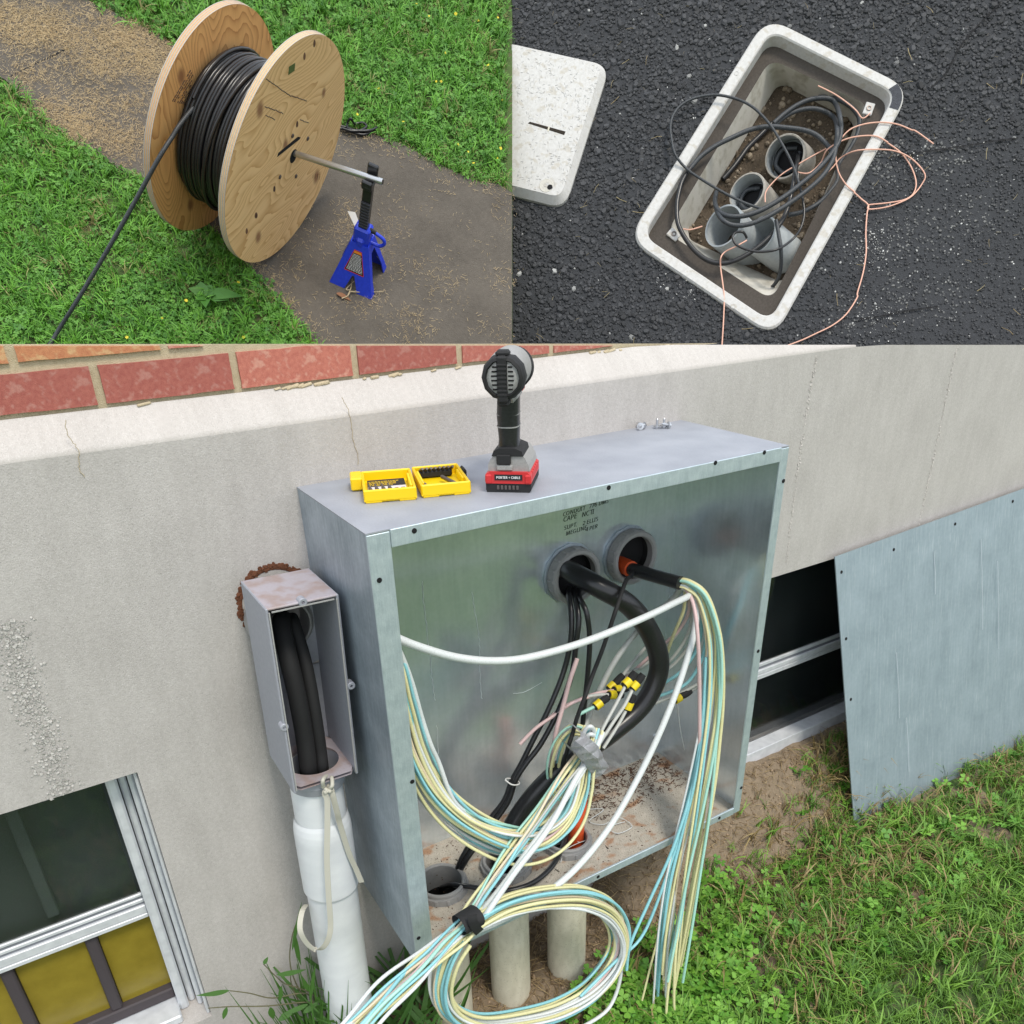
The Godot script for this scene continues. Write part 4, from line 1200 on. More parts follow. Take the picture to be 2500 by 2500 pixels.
func build_cables():
	var T := [M.t_white, M.t_aqua, M.t_yellow, M.t_green, M.t_peach, M.t_pink, M.t_grey]
	# ---------- black cables ----------
	wire("thick_cable", [Vector3(0.4965, 0.963, 0.01), Vector3(0.4928, 0.9655, 0.06), Vector3(0.5128, 0.9502, 0.11), Vector3(0.5679, 0.9064, 0.14), Vector3(0.6163, 0.8305, 0.155), Vector3(0.633, 0.7556, 0.16), Vector3(0.5945, 0.6869, 0.16), Vector3(0.5113, 0.6459, 0.16), Vector3(0.4257, 0.6203, 0.16), Vector3(0.3426, 0.5788, 0.16), Vector3(0.2846, 0.5163, 0.155), Vector3(0.2657, 0.4562, 0.15), Vector3(0.2684, 0.3, 0.119)], 0.0205, M.black, "thick black cable bending from the left back fitting down into the middle floor collar", "cable", "", 10, 18)
	wire("black_cable", [Vector3(0.5089, 0.9181, 0.02), Vector3(0.4713, 0.9295, 0.07), Vector3(0.4566, 0.9032, 0.1), Vector3(0.4483, 0.8567, 0.11), Vector3(0.4316, 0.7918, 0.11), Vector3(0.391, 0.7295, 0.12), Vector3(0.3548, 0.6723, 0.12), Vector3(0.3245, 0.6245, 0.12), Vector3(0.3007, 0.5908, 0.12), Vector3(0.2798, 0.5566, 0.125), Vector3(0.2476, 0.5261, 0.125), Vector3(0.2091, 0.494, 0.125), Vector3(0.1786, 0.4581, 0.125), Vector3(0.1713, 0.41, 0.1062), Vector3(0.2098, 0.3, 0.0081)], 0.0056, M.black, "leftmost of the thin black cables running from the back fitting to the left floor collar", "cable", "thin black cables", 8)
	wire("black_cable", [Vector3(0.522, 0.9149, 0.02), Vector3(0.4798, 0.9272, 0.08), Vector3(0.4625, 0.8999, 0.115), Vector3(0.4534, 0.8479, 0.12), Vector3(0.4436, 0.7846, 0.12), Vector3(0.4052, 0.7215, 0.13), Vector3(0.3648, 0.6614, 0.13), Vector3(0.3266, 0.6253, 0.13), Vector3(0.3029, 0.596, 0.13), Vector3(0.2821, 0.5577, 0.135), Vector3(0.2498, 0.5229, 0.135), Vector3(0.2134, 0.49, 0.135), Vector3(0.1832, 0.4586, 0.135), Vector3(0.1752, 0.41, 0.1119), Vector3(0.2121, 0.3, 0.0163)], 0.0056, M.black, "second thin black cable, zip tied alongside the leftmost one", "cable", "thin black cables", 8)
	wire("black_cable", [Vector3(0.5331, 0.9122, 0.02), Vector3(0.4822, 0.9301, 0.09), Vector3(0.4737, 0.9118, 0.125), Vector3(0.4784, 0.8563, 0.13), Vector3(0.4757, 0.7871, 0.13), Vector3(0.4697, 0.7243, 0.13), Vector3(0.4614, 0.6712, 0.135), Vector3(0.4578, 0.6208, 0.135), Vector3(0.4246, 0.5719, 0.15), Vector3(0.4207, 0.5078, 0.15), Vector3(0.4211, 0.44, 0.1405), Vector3(0.3891, 0.425, 0.1733), Vector3(0.3371, 0.425, 0.2134), Vector3(0.2834, 0.425, 0.233), Vector3(0.2409, 0.425, 0.2315), Vector3(0.2088, 0.425, 0.2174), Vector3(0.1774, 0.425, 0.1886), Vector3(0.152, 0.425, 0.1626), Vector3(0.1412, 0.415, 0.1405), Vector3(0.1402, 0.37, 0.0933)], 0.0052, M.black, "thin black cable dropping straight down, looping over the box floor to the left collar", "cable", "thin black cables", 8)
	wire("black_cable", [Vector3(0.6605, 0.9437, 0.03), Vector3(0.6173, 0.9409, 0.08), Vector3(0.5612, 0.9576, 0.13), Vector3(0.5076, 0.9269, 0.17), Vector3(0.4792, 0.8537, 0.17), Vector3(0.4595, 0.8101, 0.17), Vector3(0.4247, 0.7765, 0.19), Vector3(0.4068, 0.7355, 0.19), Vector3(0.3969, 0.703, 0.19), Vector3(0.3816, 0.6898, 0.2), Vector3(0.3723, 0.6607, 0.2), Vector3(0.3703, 0.6179, 0.19), Vector3(0.3671, 0.5812, 0.17)], 0.0042, M.black_matte, "thin braided black cord hanging from the right back fitting to the grey tape", "cord", "", 8)
	var zt := thing("zip_tie", "white zip tie round two thin black cables", "zip tie", Vector3(0.2967, 0.5964, 0.13))
	var st := S()
	tube(st, smooth([Vector3(0.2772, 0.6111, 0.136), Vector3(0.2856, 0.6029, 0.145), Vector3(0.301, 0.5953, 0.143), Vector3(0.3111, 0.5892, 0.13), Vector3(0.3032, 0.5929, 0.118), Vector3(0.2863, 0.6043, 0.124), Vector3(0.2772, 0.6111, 0.136)], 5), 0.0016, 6)
	obj("band", st, M.white, zt)
	wire("orange_duct", [Vector3(0.425, 0.2, 0.158)] + [Vector3(0.433, 0.4048, 0.157), Vector3(0.4355, 0.4543, 0.157), Vector3(0.4459, 0.497, 0.15), Vector3(0.4419, 0.5461, 0.145)], 0.0165, M.orange, "short orange duct standing up out of the right floor collar", "duct", "orange ducts", 6, 18)
	wire("orange_duct", [Vector3(0.6499, 0.931, -0.03), Vector3(0.6439, 0.9362, 0.02), Vector3(0.6404, 0.9384, 0.05)], 0.0168, M.orange, "orange duct end inside the right fitting of the box back", "duct", "orange ducts", 6, 18)
	wire("duct_sheath", [Vector3(0.6445, 0.9356, 0), Vector3(0.6418, 0.9381, 0.05), Vector3(0.6575, 0.9379, 0.11), Vector3(0.669, 0.94, 0.165)], 0.0135, M.black, "black sheath coming out of the right fitting, coloured tubes fan out of its end", "cable", "", 8, 16)
	# ---------- the single white tubes ----------
	wire("white_tube", [Vector3(0.6729, 0.9357, 0.155), Vector3(0.6923, 0.9177, 0.175), Vector3(0.6181, 0.9208, 0.2), Vector3(0.5102, 0.924, 0.225), Vector3(0.385, 0.921, 0.235), Vector3(0.2729, 0.9275, 0.24), Vector3(0.2021, 0.9418, 0.24), Vector3(0.1361, 0.9682, 0.24), Vector3(0.0754, 1.0042, 0.24), Vector3(0.0388, 1.0302, 0.235), Vector3(0.0261, 1.043, 0.215), Vector3(0.0199, 1.0433, 0.2)], 0.0066, M.t_white, "thick white tube sagging across the box from the sheath to the left flange", "tube", "", 8, 12)
	wire("white_tube", [Vector3(0.6732, 0.9334, 0.155), Vector3(0.6911, 0.9119, 0.18), Vector3(0.6789, 0.862, 0.205), Vector3(0.6362, 0.7779, 0.225), Vector3(0.5747, 0.6872, 0.245), Vector3(0.5059, 0.604, 0.262), Vector3(0.4191, 0.5336, 0.285), Vector3(0.32, 0.4944, 0.31), Vector3(0.2177, 0.4854, 0.33), Vector3(0.1338, 0.4912, 0.34), Vector3(0.0784, 0.4994, 0.345), Vector3(0.0247, 0.4979, 0.35), Vector3(-0.0409, 0.5026, 0.365), Vector3(-0.1254, 0.5031, 0.39), Vector3(-0.1856, 0.5, 0.41)], 0.0064, M.t_white, "long white tube dropping diagonally from the sheath to the black tape", "tube", "", 8, 12)
	wire("white_tube", [Vector3(0.6757, 0.9312, 0.16), Vector3(0.6857, 0.8899, 0.13), Vector3(0.6279, 0.8522, 0.12), Vector3(0.5607, 0.7882, 0.115), Vector3(0.5097, 0.7208, 0.12), Vector3(0.4592, 0.6605, 0.14), Vector3(0.4166, 0.6238, 0.16), Vector3(0.3797, 0.5862, 0.18)], 0.0058, M.t_grey, "pale translucent tube passing behind the thick black cable to the grey tape", "tube", "", 8, 10)
	wire("white_tube", [Vector3(0.0407, 1.0201, 0.235), Vector3(0.0516, 0.9841, 0.235), Vector3(0.0619, 0.9375, 0.235), Vector3(0.0716, 0.8761, 0.235), Vector3(0.0805, 0.8248, 0.24), Vector3(0.0919, 0.7855, 0.24), Vector3(0.1091, 0.706, 0.25), Vector3(0.1477, 0.6545, 0.25), Vector3(0.1966, 0.6084, 0.25)], 0.0042, M.t_white, "thin white tube hanging inside the left flange beside the coloured bundle", "tube", "", 8, 8)
	wire("pink_tube", [Vector3(0.6828, 0.9295, 0.16), Vector3(0.6731, 0.9068, 0.2), Vector3(0.6597, 0.845, 0.235), Vector3(0.6654, 0.7076, 0.25), Vector3(0.6614, 0.566, 0.27), Vector3(0.6471, 0.4614, 0.29), Vector3(0.6338, 0.3885, 0.3), Vector3(0.6093, 0.3342, 0.31)], 0.0040, M.t_pink, "pink tube hanging alone in front of the right end of the hanging bundle", "tube", "pink tubes", 8, 8)
	wire("pink_tube", [Vector3(0.4349, 0.8374, 0.15), Vector3(0.4181, 0.7946, 0.15), Vector3(0.4018, 0.7408, 0.15), Vector3(0.3838, 0.6971, 0.155), Vector3(0.3753, 0.6462, 0.155), Vector3(0.3688, 0.5975, 0.155), Vector3(0.361, 0.5688, 0.16)], 0.0044, M.t_pink, "pink tube with a cut end among the thin black cables", "tube", "pink tubes", 8, 8)
	wire("pink_tube", [Vector3(0.5173, 0.7332, 0.14), Vector3(0.473, 0.7371, 0.14), Vector3(0.4299, 0.7364, 0.14), Vector3(0.3947, 0.715, 0.13), Vector3(0.3529, 0.7011, 0.13), Vector3(0.3155, 0.6778, 0.13)], 0.0036, M.t_pink, "pink tube pointing left from the yellow connectors to a bare end", "tube", "pink tubes", 8, 8)
	# ---------- the U of coloured tubes ----------
	var u := thing("tube_bundle", "coloured tubes hanging in a U from the left flange to the grey tape", "tube bundle", Vector3(0.2237, 0.5694, 0.27), "bundles of coloured tubes")
	var spec := []
	var mats := [1, 2, 0, 2, 1, 4, 3, 2, 1, 0, 2, 1, 2, 5, 3, 1, 2, 0, 4, 1, 2, 0, 2, 1, 3, 2, 1, 0, 2, 1]
	for i in mats.size(): spec.append([T[mats[i]], [0.0040, 0.0044, 0.0036][i % 3], (i / float(mats.size() - 1) - 0.5) * 1.9, 0.75 * sin(i * 2.4), 1.0])
	bundle(u, [Vector3(0.0345, 0.999, 0.21), Vector3(0.0358, 0.9779, 0.235), Vector3(0.0375, 0.9149, 0.24), Vector3(0.048, 0.8277, 0.24), Vector3(0.0732, 0.7419, 0.245), Vector3(0.1103, 0.6744, 0.26), Vector3(0.1617, 0.6204, 0.275), Vector3(0.2202, 0.5842, 0.285), Vector3(0.2774, 0.5759, 0.285), Vector3(0.3293, 0.5927, 0.275), Vector3(0.3625, 0.6304, 0.26), Vector3(0.3789, 0.6663, 0.25), Vector3(0.4015, 0.6969, 0.235), Vector3(0.4243, 0.7218, 0.22)], spec, [0.011, 0.026, 0.014])
	# ---------- the hanging bundle on the right ----------
	var h := thing("tube_bundle", "yellow and aqua tubes arching over from the sheath and hanging to the grass", "tube bundle", Vector3(0.6181, 0.4531, 0.3), "bundles of coloured tubes")
	spec = []
	mats = [2, 3, 2, 1, 2, 2, 0, 2, 3, 2, 1, 2, 2, 4, 2, 1, 2, 3, 2, 0]
	for i in mats.size(): spec.append([T[mats[i]], [0.0042, 0.0036, 0.0046][i % 3], (i / float(mats.size() - 1) - 0.5) * 1.7, 0.8 * sin(i * 2.1), [0.97, 1.0, 0.93, 0.95, 0.99][i % 5]])
	bundle(h, [Vector3(0.6728, 0.9368, 0.155), Vector3(0.6821, 0.9358, 0.175), Vector3(0.697, 0.9141, 0.2), Vector3(0.7073, 0.8505, 0.225), Vector3(0.7074, 0.7805, 0.24), Vector3(0.6976, 0.6867, 0.255), Vector3(0.6713, 0.5783, 0.275), Vector3(0.6387, 0.4685, 0.295), Vector3(0.6025, 0.3564, 0.315), Vector3(0.5723, 0.2368, 0.335), Vector3(0.5501, 0.135, 0.35), Vector3(0.535, 0.0311, 0.36)], spec, [0.007, 0.017, 0.040])
	var h2 := thing("tube_bundle", "loose aqua tube ends splaying left of the hanging bundle", "tube bundle", Vector3(0.5165, 0.3243, 0.33), "bundles of coloured tubes")
	for e in [[Vector3(0.6891, 0.7876, 0.23), Vector3(0.6715, 0.6478, 0.26), Vector3(0.6366, 0.545, 0.285), Vector3(0.5981, 0.4342, 0.3), Vector3(0.5569, 0.3244, 0.32), Vector3(0.5354, 0.1788, 0.335), Vector3(0.5268, 0.0264, 0.345)], [Vector3(0.6995, 0.7725, 0.23), Vector3(0.6679, 0.6262, 0.265), Vector3(0.6275, 0.5218, 0.285), Vector3(0.5731, 0.4212, 0.305), Vector3(0.5038, 0.3229, 0.32), Vector3(0.4468, 0.2472, 0.335), Vector3(0.4307, 0.1884, 0.345)], [Vector3(0.6906, 0.7991, 0.23), Vector3(0.667, 0.6367, 0.26), Vector3(0.6244, 0.4958, 0.285), Vector3(0.5696, 0.3799, 0.305), Vector3(0.4908, 0.2435, 0.325), Vector3(0.4023, 0.2247, 0.34), Vector3(0.3084, 0.1933, 0.35)]]:
		st = S()
		tube(st, smooth(e, 8), 0.0034, 8)
		obj("tube", st, T[1] if e[0].x > 0 and rng.randf() < 0.7 else T[3], h2)
	# ---------- from the grey tape down to the black tape ----------
	var d := thing("tube_bundle", "bundle of white and coloured tubes running diagonally from grey tape to black tape", "tube bundle", Vector3(0.2051, 0.6129, 0.31), "bundles of coloured tubes")
	spec = [[T[0], 0.0078, -1.0, 0.1, 1.0], [T[0], 0.0070, -0.55, 0.5, 1.0], [T[2], 0.0042, 0.9, -0.4, 1.0], [T[1], 0.0040, 0.15, -0.3, 1.0], [T[1], 0.0042, 0.0, 0.3, 1.0], [T[1], 0.0036, 0.25, 0.7, 1.0], [T[2], 0.0044, 0.55, 0.2, 1.0], [T[2], 0.0040, 0.8, 0.6, 1.0], [T[3], 0.0038, 1.0, 0.0, 1.0], [T[6], 0.0036, -0.2, -0.6, 1.0], [T[4], 0.0038, 0.5, -0.6, 1.0]]
	bundle(d, [Vector3(0.4307, 0.7163, 0.225), Vector3(0.3917, 0.6943, 0.245), Vector3(0.3286, 0.6746, 0.27), Vector3(0.2508, 0.6384, 0.3), Vector3(0.1823, 0.6014, 0.32), Vector3(0.124, 0.5643, 0.335), Vector3(0.0835, 0.5337, 0.345), Vector3(0.0625, 0.5192, 0.35)], spec, [0.014, 0.016, 0.014])
	var d2 := thing("tube_bundle", "spread of yellow, aqua and pink tubes leaving the black tape toward the lower left", "tube bundle", Vector3(-0.0649, 0.5201, 0.38), "bundles of coloured tubes")
	spec = []
	mats = [2, 0, 1, 2, 3, 2, 5, 1, 0, 4, 2, 1, 2, 0]
	for i in mats.size(): spec.append([T[mats[i]], [0.0042, 0.0046, 0.0036][i % 3], (i / 13.0 - 0.5) * 2.0, 0.5 * sin(i * 2.7), [1.0, 0.93, 0.98, 1.0][i % 4]])
	bundle(d2, [Vector3(0.0908, 0.5358, 0.345), Vector3(0.0627, 0.5228, 0.35), Vector3(0.0088, 0.5212, 0.365), Vector3(-0.0534, 0.5201, 0.385), Vector3(-0.1174, 0.5133, 0.405), Vector3(-0.1789, 0.4998, 0.425), Vector3(-0.2319, 0.4845, 0.44)], spec, [0.012, 0.018, 0.024])
	# ---------- the coil hanging from the black tape ----------
	var cl := thing("tube_coil", "round coil of aqua, yellow and white tubes hanging below the black tape", "tube coil", Vector3(0.1912, 0.371, 0.35), "bundles of coloured tubes")
	spec = []
	mats = [1, 2, 0, 2, 1, 3, 2, 0, 5, 2, 1, 2, 4, 1, 0, 2, 1, 0, 2, 1, 2, 0]
	for i in mats.size(): spec.append([T[mats[i]], [0.0040, 0.0044, 0.0050][i % 3], (i / 21.0 - 0.5) * 2.2, 0.7 * sin(i * 1.9), 1.0])
	bundle(cl, [Vector3(0.0607, 0.5121, 0.345), Vector3(0.0953, 0.5234, 0.345), Vector3(0.1565, 0.5191, 0.34), Vector3(0.2374, 0.4892, 0.335), Vector3(0.3249, 0.4371, 0.33), Vector3(0.3949, 0.3601, 0.325), Vector3(0.4285, 0.2719, 0.325), Vector3(0.4108, 0.21, 0.33), Vector3(0.3427, 0.1764, 0.34), Vector3(0.2502, 0.1887, 0.35), Vector3(0.1465, 0.2404, 0.36), Vector3(0.0663, 0.2961, 0.365), Vector3(0.0169, 0.3611, 0.365), Vector3(0.0055, 0.4198, 0.36), Vector3(0.0225, 0.4763, 0.355), Vector3(0.0536, 0.5082, 0.35)], spec, [0.012, 0.020, 0.014])
	wire("white_tube", [Vector3(0.3511, 0.3926, 0.33), Vector3(0.4113, 0.2894, 0.325), Vector3(0.4293, 0.1749, 0.33), Vector3(0.3896, 0.1016, 0.345), Vector3(0.3025, 0.112, 0.36), Vector3(0.233, 0.138, 0.375)], 0.0040, M.t_white, "white tube leaving the right side of the coil toward the bottom edge", "tube", "", 8, 8)
	# ---------- the little coil and the tubes behind the tapes ----------
	var sm := thing("tube_coil", "small yellow and aqua coil half hidden behind the grey tape and black cords", "tube coil", Vector3(0.3993, 0.6236, 0.17), "bundles of coloured tubes")
	spec = [[T[2], 0.0045, -0.6, 0.2, 1.0], [T[2], 0.0045, 0.0, 0.5, 1.0], [T[1], 0.0040, 0.7, -0.2, 1.0], [T[2], 0.0042, 0.3, -0.6, 1.0], [T[3], 0.0038, -1.0, -0.4, 1.0]]
	bundle(sm, [Vector3(0.4386, 0.6509, 0.2), Vector3(0.4284, 0.6923, 0.19), Vector3(0.4052, 0.7012, 0.175), Vector3(0.3849, 0.6702, 0.165), Vector3(0.3723, 0.6186, 0.165), Vector3(0.373, 0.5729, 0.175), Vector3(0.3922, 0.5546, 0.19), Vector3(0.4145, 0.5711, 0.2)], spec, [0.008, 0.012, 0.010])
	var bt := thing("tube_bundle", "grey and aqua tubes curving back behind the thick black cable to the connectors", "tube bundle", Vector3(0.7409, 0.7411, 0.1), "bundles of coloured tubes")
	for e in [[[Vector3(0.6924, 0.9238, 0.15), Vector3(0.7267, 0.8714, 0.14), Vector3(0.7372, 0.8048, 0.13), Vector3(0.7124, 0.7431, 0.115), Vector3(0.6675, 0.7139, 0.105), Vector3(0.6251, 0.7013, 0.11)], 6], [[Vector3(0.6956, 0.9196, 0.15), Vector3(0.73, 0.8625, 0.15), Vector3(0.7434, 0.7865, 0.135), Vector3(0.7212, 0.7277, 0.115), Vector3(0.68, 0.7036, 0.105), Vector3(0.6184, 0.6932, 0.11)], 6], [[Vector3(0.6985, 0.9189, 0.15), Vector3(0.7362, 0.8528, 0.16), Vector3(0.7532, 0.7754, 0.145), Vector3(0.7314, 0.7158, 0.13), Vector3(0.683, 0.6901, 0.12), Vector3(0.6318, 0.691, 0.12)], 1], [[Vector3(0.6985, 0.9189, 0.15), Vector3(0.74, 0.8536, 0.165), Vector3(0.7607, 0.7586, 0.155), Vector3(0.7403, 0.6876, 0.14), Vector3(0.6925, 0.6657, 0.125), Vector3(0.6407, 0.6673, 0.12)], 1], [[Vector3(0.6923, 0.9249, 0.15), Vector3(0.7379, 0.8745, 0.14), Vector3(0.7377, 0.8313, 0.12), Vector3(0.713, 0.7849, 0.11), Vector3(0.6454, 0.7377, 0.1), Vector3(0.5815, 0.7411, 0.11)], 6], [[Vector3(0.6985, 0.9189, 0.15), Vector3(0.7483, 0.8175, 0.17), Vector3(0.7713, 0.7066, 0.16), Vector3(0.7424, 0.6672, 0.14), Vector3(0.6715, 0.6477, 0.12), Vector3(0.5842, 0.651, 0.12)], 6], [[Vector3(0.6985, 0.9189, 0.15), Vector3(0.7221, 0.8608, 0.14), Vector3(0.7167, 0.8065, 0.12), Vector3(0.675, 0.7688, 0.105), Vector3(0.6241, 0.7353, 0.1), Vector3(0.5758, 0.715, 0.1)], 5], [[Vector3(0.6951, 0.9242, 0.15), Vector3(0.7074, 0.8646, 0.14), Vector3(0.6934, 0.8047, 0.13), Vector3(0.6865, 0.753, 0.12)], 2]]:
		st = S()
		tube(st, smooth(e[0], 8), 0.0036, 8)
		obj("tube", st, T[e[1]], bt)
	# ---------- connectors, each with a black barrel and a yellow ring ----------
	var kn := [
		[[Vector3(0.5688, 0.7493, 0.125), Vector3(0.5476, 0.7354, 0.125), Vector3(0.5408, 0.7316, 0.125)], "upper left connector of the cluster, its barrel pointing up right", [Vector3(0.5681, 0.7485, 0.125), Vector3(0.5976, 0.7539, 0.11), Vector3(0.6479, 0.7795, 0.1)], 6],
		[[Vector3(0.5498, 0.7892, 0.185), Vector3(0.5359, 0.7747, 0.185), Vector3(0.5304, 0.7717, 0.185)], "top connector of the cluster, left one of the tight pair", [Vector3(0.5282, 0.77, 0.185), Vector3(0.4961, 0.7489, 0.2), Vector3(0.4611, 0.7276, 0.215), Vector3(0.4247, 0.7015, 0.23)], 6],
		[[Vector3(0.5695, 0.7778, 0.185), Vector3(0.5547, 0.7636, 0.185), Vector3(0.5493, 0.7596, 0.185)], "right one of the tight pair at the top of the cluster", [Vector3(0.5471, 0.7567, 0.185), Vector3(0.5147, 0.7345, 0.2), Vector3(0.4769, 0.7179, 0.215), Vector3(0.4293, 0.6895, 0.23)], 6],
		[[Vector3(0.5691, 0.7253, 0.14), Vector3(0.5513, 0.7285, 0.14), Vector3(0.543, 0.7303, 0.14)], "connector lying level with a pink tube to its left", [Vector3(0.5372, 0.7303, 0.14), Vector3(0.498, 0.7378, 0.14), Vector3(0.4637, 0.7352, 0.135), Vector3(0.4212, 0.7272, 0.13), Vector3(0.39, 0.7055, 0.12)], 5],
		[[Vector3(0.5484, 0.7208, 0.15), Vector3(0.5295, 0.7277, 0.15), Vector3(0.5214, 0.7303, 0.15)], "level connector just under the pink tube, grey tube to its left", [Vector3(0.5144, 0.7326, 0.15), Vector3(0.4943, 0.7368, 0.145), Vector3(0.4689, 0.7391, 0.14)], 6],
		[[Vector3(0.5084, 0.7312, 0.155), Vector3(0.4916, 0.7263, 0.155), Vector3(0.4838, 0.723, 0.155)], "lowest left connector of the cluster, aqua tube leaving it", [Vector3(0.476, 0.721, 0.155), Vector3(0.4538, 0.7181, 0.155), Vector3(0.4345, 0.7107, 0.15)], 3],
		[[Vector3(0.5439, 0.7426, 0.19), Vector3(0.5355, 0.7287, 0.19), Vector3(0.532, 0.7215, 0.19)], "lowest right connector of the cluster against the thick cable", [Vector3(0.5272, 0.7137, 0.19), Vector3(0.4946, 0.696, 0.205), Vector3(0.4485, 0.6683, 0.22)], 6],
		[[Vector3(0.7477, 0.6607, 0.14), Vector3(0.722, 0.6554, 0.14), Vector3(0.7113, 0.6532, 0.14)], "lone connector right of the thick black cable behind the white tube", [Vector3(0.7477, 0.6607, 0.14), Vector3(0.7658, 0.6709, 0.145), Vector3(0.7662, 0.6935, 0.16)], 6]]
	for e in kn:
		var a: Vector3 = e[0][0]
		var b2: Vector3 = e[0][1]
		var c: Vector3 = e[0][2]
		var t := thing("duct_connector", "black and yellow " + e[1], "connector", c, "black connectors with yellow rings")
		st = S()
		tube(st, PackedVector3Array([a, a.lerp(b2, 0.08), a.lerp(b2, 0.12), a.lerp(b2, 0.55), a.lerp(b2, 0.6), b2, c]), 0.0068, 12, 0.0075)
		var br := obj("barrel", st, M.black_matte, t)
		st = S()
		for k in 8:
			var ang := TAU * k / 8
			var ax := (b2 - a).normalized()
			var s1 := ax.cross(Vector3.UP).normalized()
			var off := s1 * cos(ang) + ax.cross(s1) * sin(ang)
			tube(st, PackedVector3Array([a.lerp(b2, 0.2) + off * 0.0068, a.lerp(b2, 0.8) + off * 0.0070]), 0.0012, 4)
		obj("barrel_rib", st, M.black_matte, br)
		st = S()
		var dr := (c - b2).normalized()
		tube(st, PackedVector3Array([c - dr * 0.0075, c - dr * 0.006, c + dr * 0.006, c + dr * 0.0075]), 0.0094, 10)
		obj("ring", st, M.conn_yellow, t)
		st = S()
		tube(st, PackedVector3Array([c + dr * 0.0076, c + dr * 0.010]), 0.0072, 10)
		obj("collet", st, M.black_matte, t)
		st = S()
		tube(st, smooth(e[2], 6), 0.0036, 8)
		obj("tube", st, T[e[3]], t)
	for e in [[Vector3(0.4287, 0.6932, 0.225), Vector3(0.4138, 0.7286, 0.235), Vector3(0.4013, 0.7457, 0.24), Vector3(0.3947, 0.7395, 0.235), Vector3(0.3914, 0.724, 0.23)], [Vector3(0.431, 0.6882, 0.225), Vector3(0.4174, 0.7131, 0.235), Vector3(0.4038, 0.7279, 0.24), Vector3(0.3982, 0.7232, 0.235), Vector3(0.399, 0.7111, 0.23)]]:
		wire("white_tube", e, 0.0042, M.t_white, "upper of two short white loops sticking up out of the grey tape" if e[0].y > (Vector3(0.4298, 0.6907, 0.225)).y else "lower of two short white loops sticking up out of the grey tape", "tube", "", 8, 8)
	# ---------- tapes ----------
	var gt := thing("duct_tape", "crumpled grey duct tape wrapped round the tube bundles", "tape", Vector3(0.3888, 0.6976, 0.25))
	var grid := [[Vector3(0.3645, 0.756, 0.262), Vector3(0.3428, 0.7538, 0.27), Vector3(0.3397, 0.7359, 0.262)], [Vector3(0.3714, 0.7501, 0.272), Vector3(0.3479, 0.7495, 0.285), Vector3(0.3425, 0.7294, 0.275)], [Vector3(0.3837, 0.7355, 0.275), Vector3(0.3569, 0.7374, 0.292), Vector3(0.3517, 0.7131, 0.282)], [Vector3(0.4008, 0.7172, 0.268), Vector3(0.3776, 0.7155, 0.288), Vector3(0.3583, 0.7074, 0.28)], [Vector3(0.4214, 0.6797, 0.255), Vector3(0.3979, 0.6802, 0.272), Vector3(0.3728, 0.6817, 0.275)], [Vector3(0.4446, 0.6407, 0.245), Vector3(0.4158, 0.6503, 0.258), Vector3(0.3904, 0.6524, 0.262)]]
	st = S()
	var gp := []
	for i in 26:
		var gu := i / 25.0 * (grid.size() - 1)
		var iu := mini(int(gu), grid.size() - 2)
		var row := []
		for j in 13:
			var w := j / 12.0 * 2.0
			var jw := mini(int(w), 1)
			var p: Vector3 = grid[iu][jw].lerp(grid[iu + 1][jw], gu - iu).lerp(grid[iu][jw + 1].lerp(grid[iu + 1][jw + 1], gu - iu), w - jw)
			row.append(p + Vector3(0, 0, 0.006 * sin(w * PI / 2) + 0.0022 * sin(i * 1.1 + j * 0.7) + rng.randfn() * 0.0005))
		gp.append(row)
	for i in 25:
		for j in 12:
			quad(st, gp[i][j], gp[i][j + 1], gp[i + 1][j + 1], gp[i + 1][j])
			var bk := Vector3(0, 0.0002, -0.0012)
			quad(st, gp[i][j] + bk, gp[i][j + 1] + bk, gp[i + 1][j + 1] + bk, gp[i + 1][j] + bk)
		for j in [0, 12]:
			if i > 17: continue
			var bk := Vector3(0.002, 0.002, -0.045)
			quad(st, gp[i][j], gp[i + 1][j], gp[i + 1][j] + bk, gp[i][j] + bk)
	obj("tape_wrap", st, M.duct_tape, gt)
	var bk2 := thing("electrical_tape", "band of black tape binding the tubes at the top of the round coil", "tape", Vector3(0.0643, 0.545, 0.36))
	st = S()
	tube(st, PackedVector3Array([Vector3(0.0856, 0.5425, 0.352), Vector3(0.0777, 0.5437, 0.354), Vector3(0.0579, 0.5431, 0.356), Vector3(0.05, 0.5432, 0.357)]), 0.0215, 16, 0.0205, false, 0.8)
	obj("tape_wrap", st, M.black_matte, bk2)
	st = S()
	ribbon(st, smooth([Vector3(0.0672, 0.5714, 0.374), Vector3(0.0662, 0.5594, 0.378), Vector3(0.0725, 0.5398, 0.378), Vector3(0.0791, 0.5263, 0.374)], 5), 0.016, Vector3(0.9, 0.3, 0), 0.0006)
	obj("tape_end", st, M.black_matte, bk2)
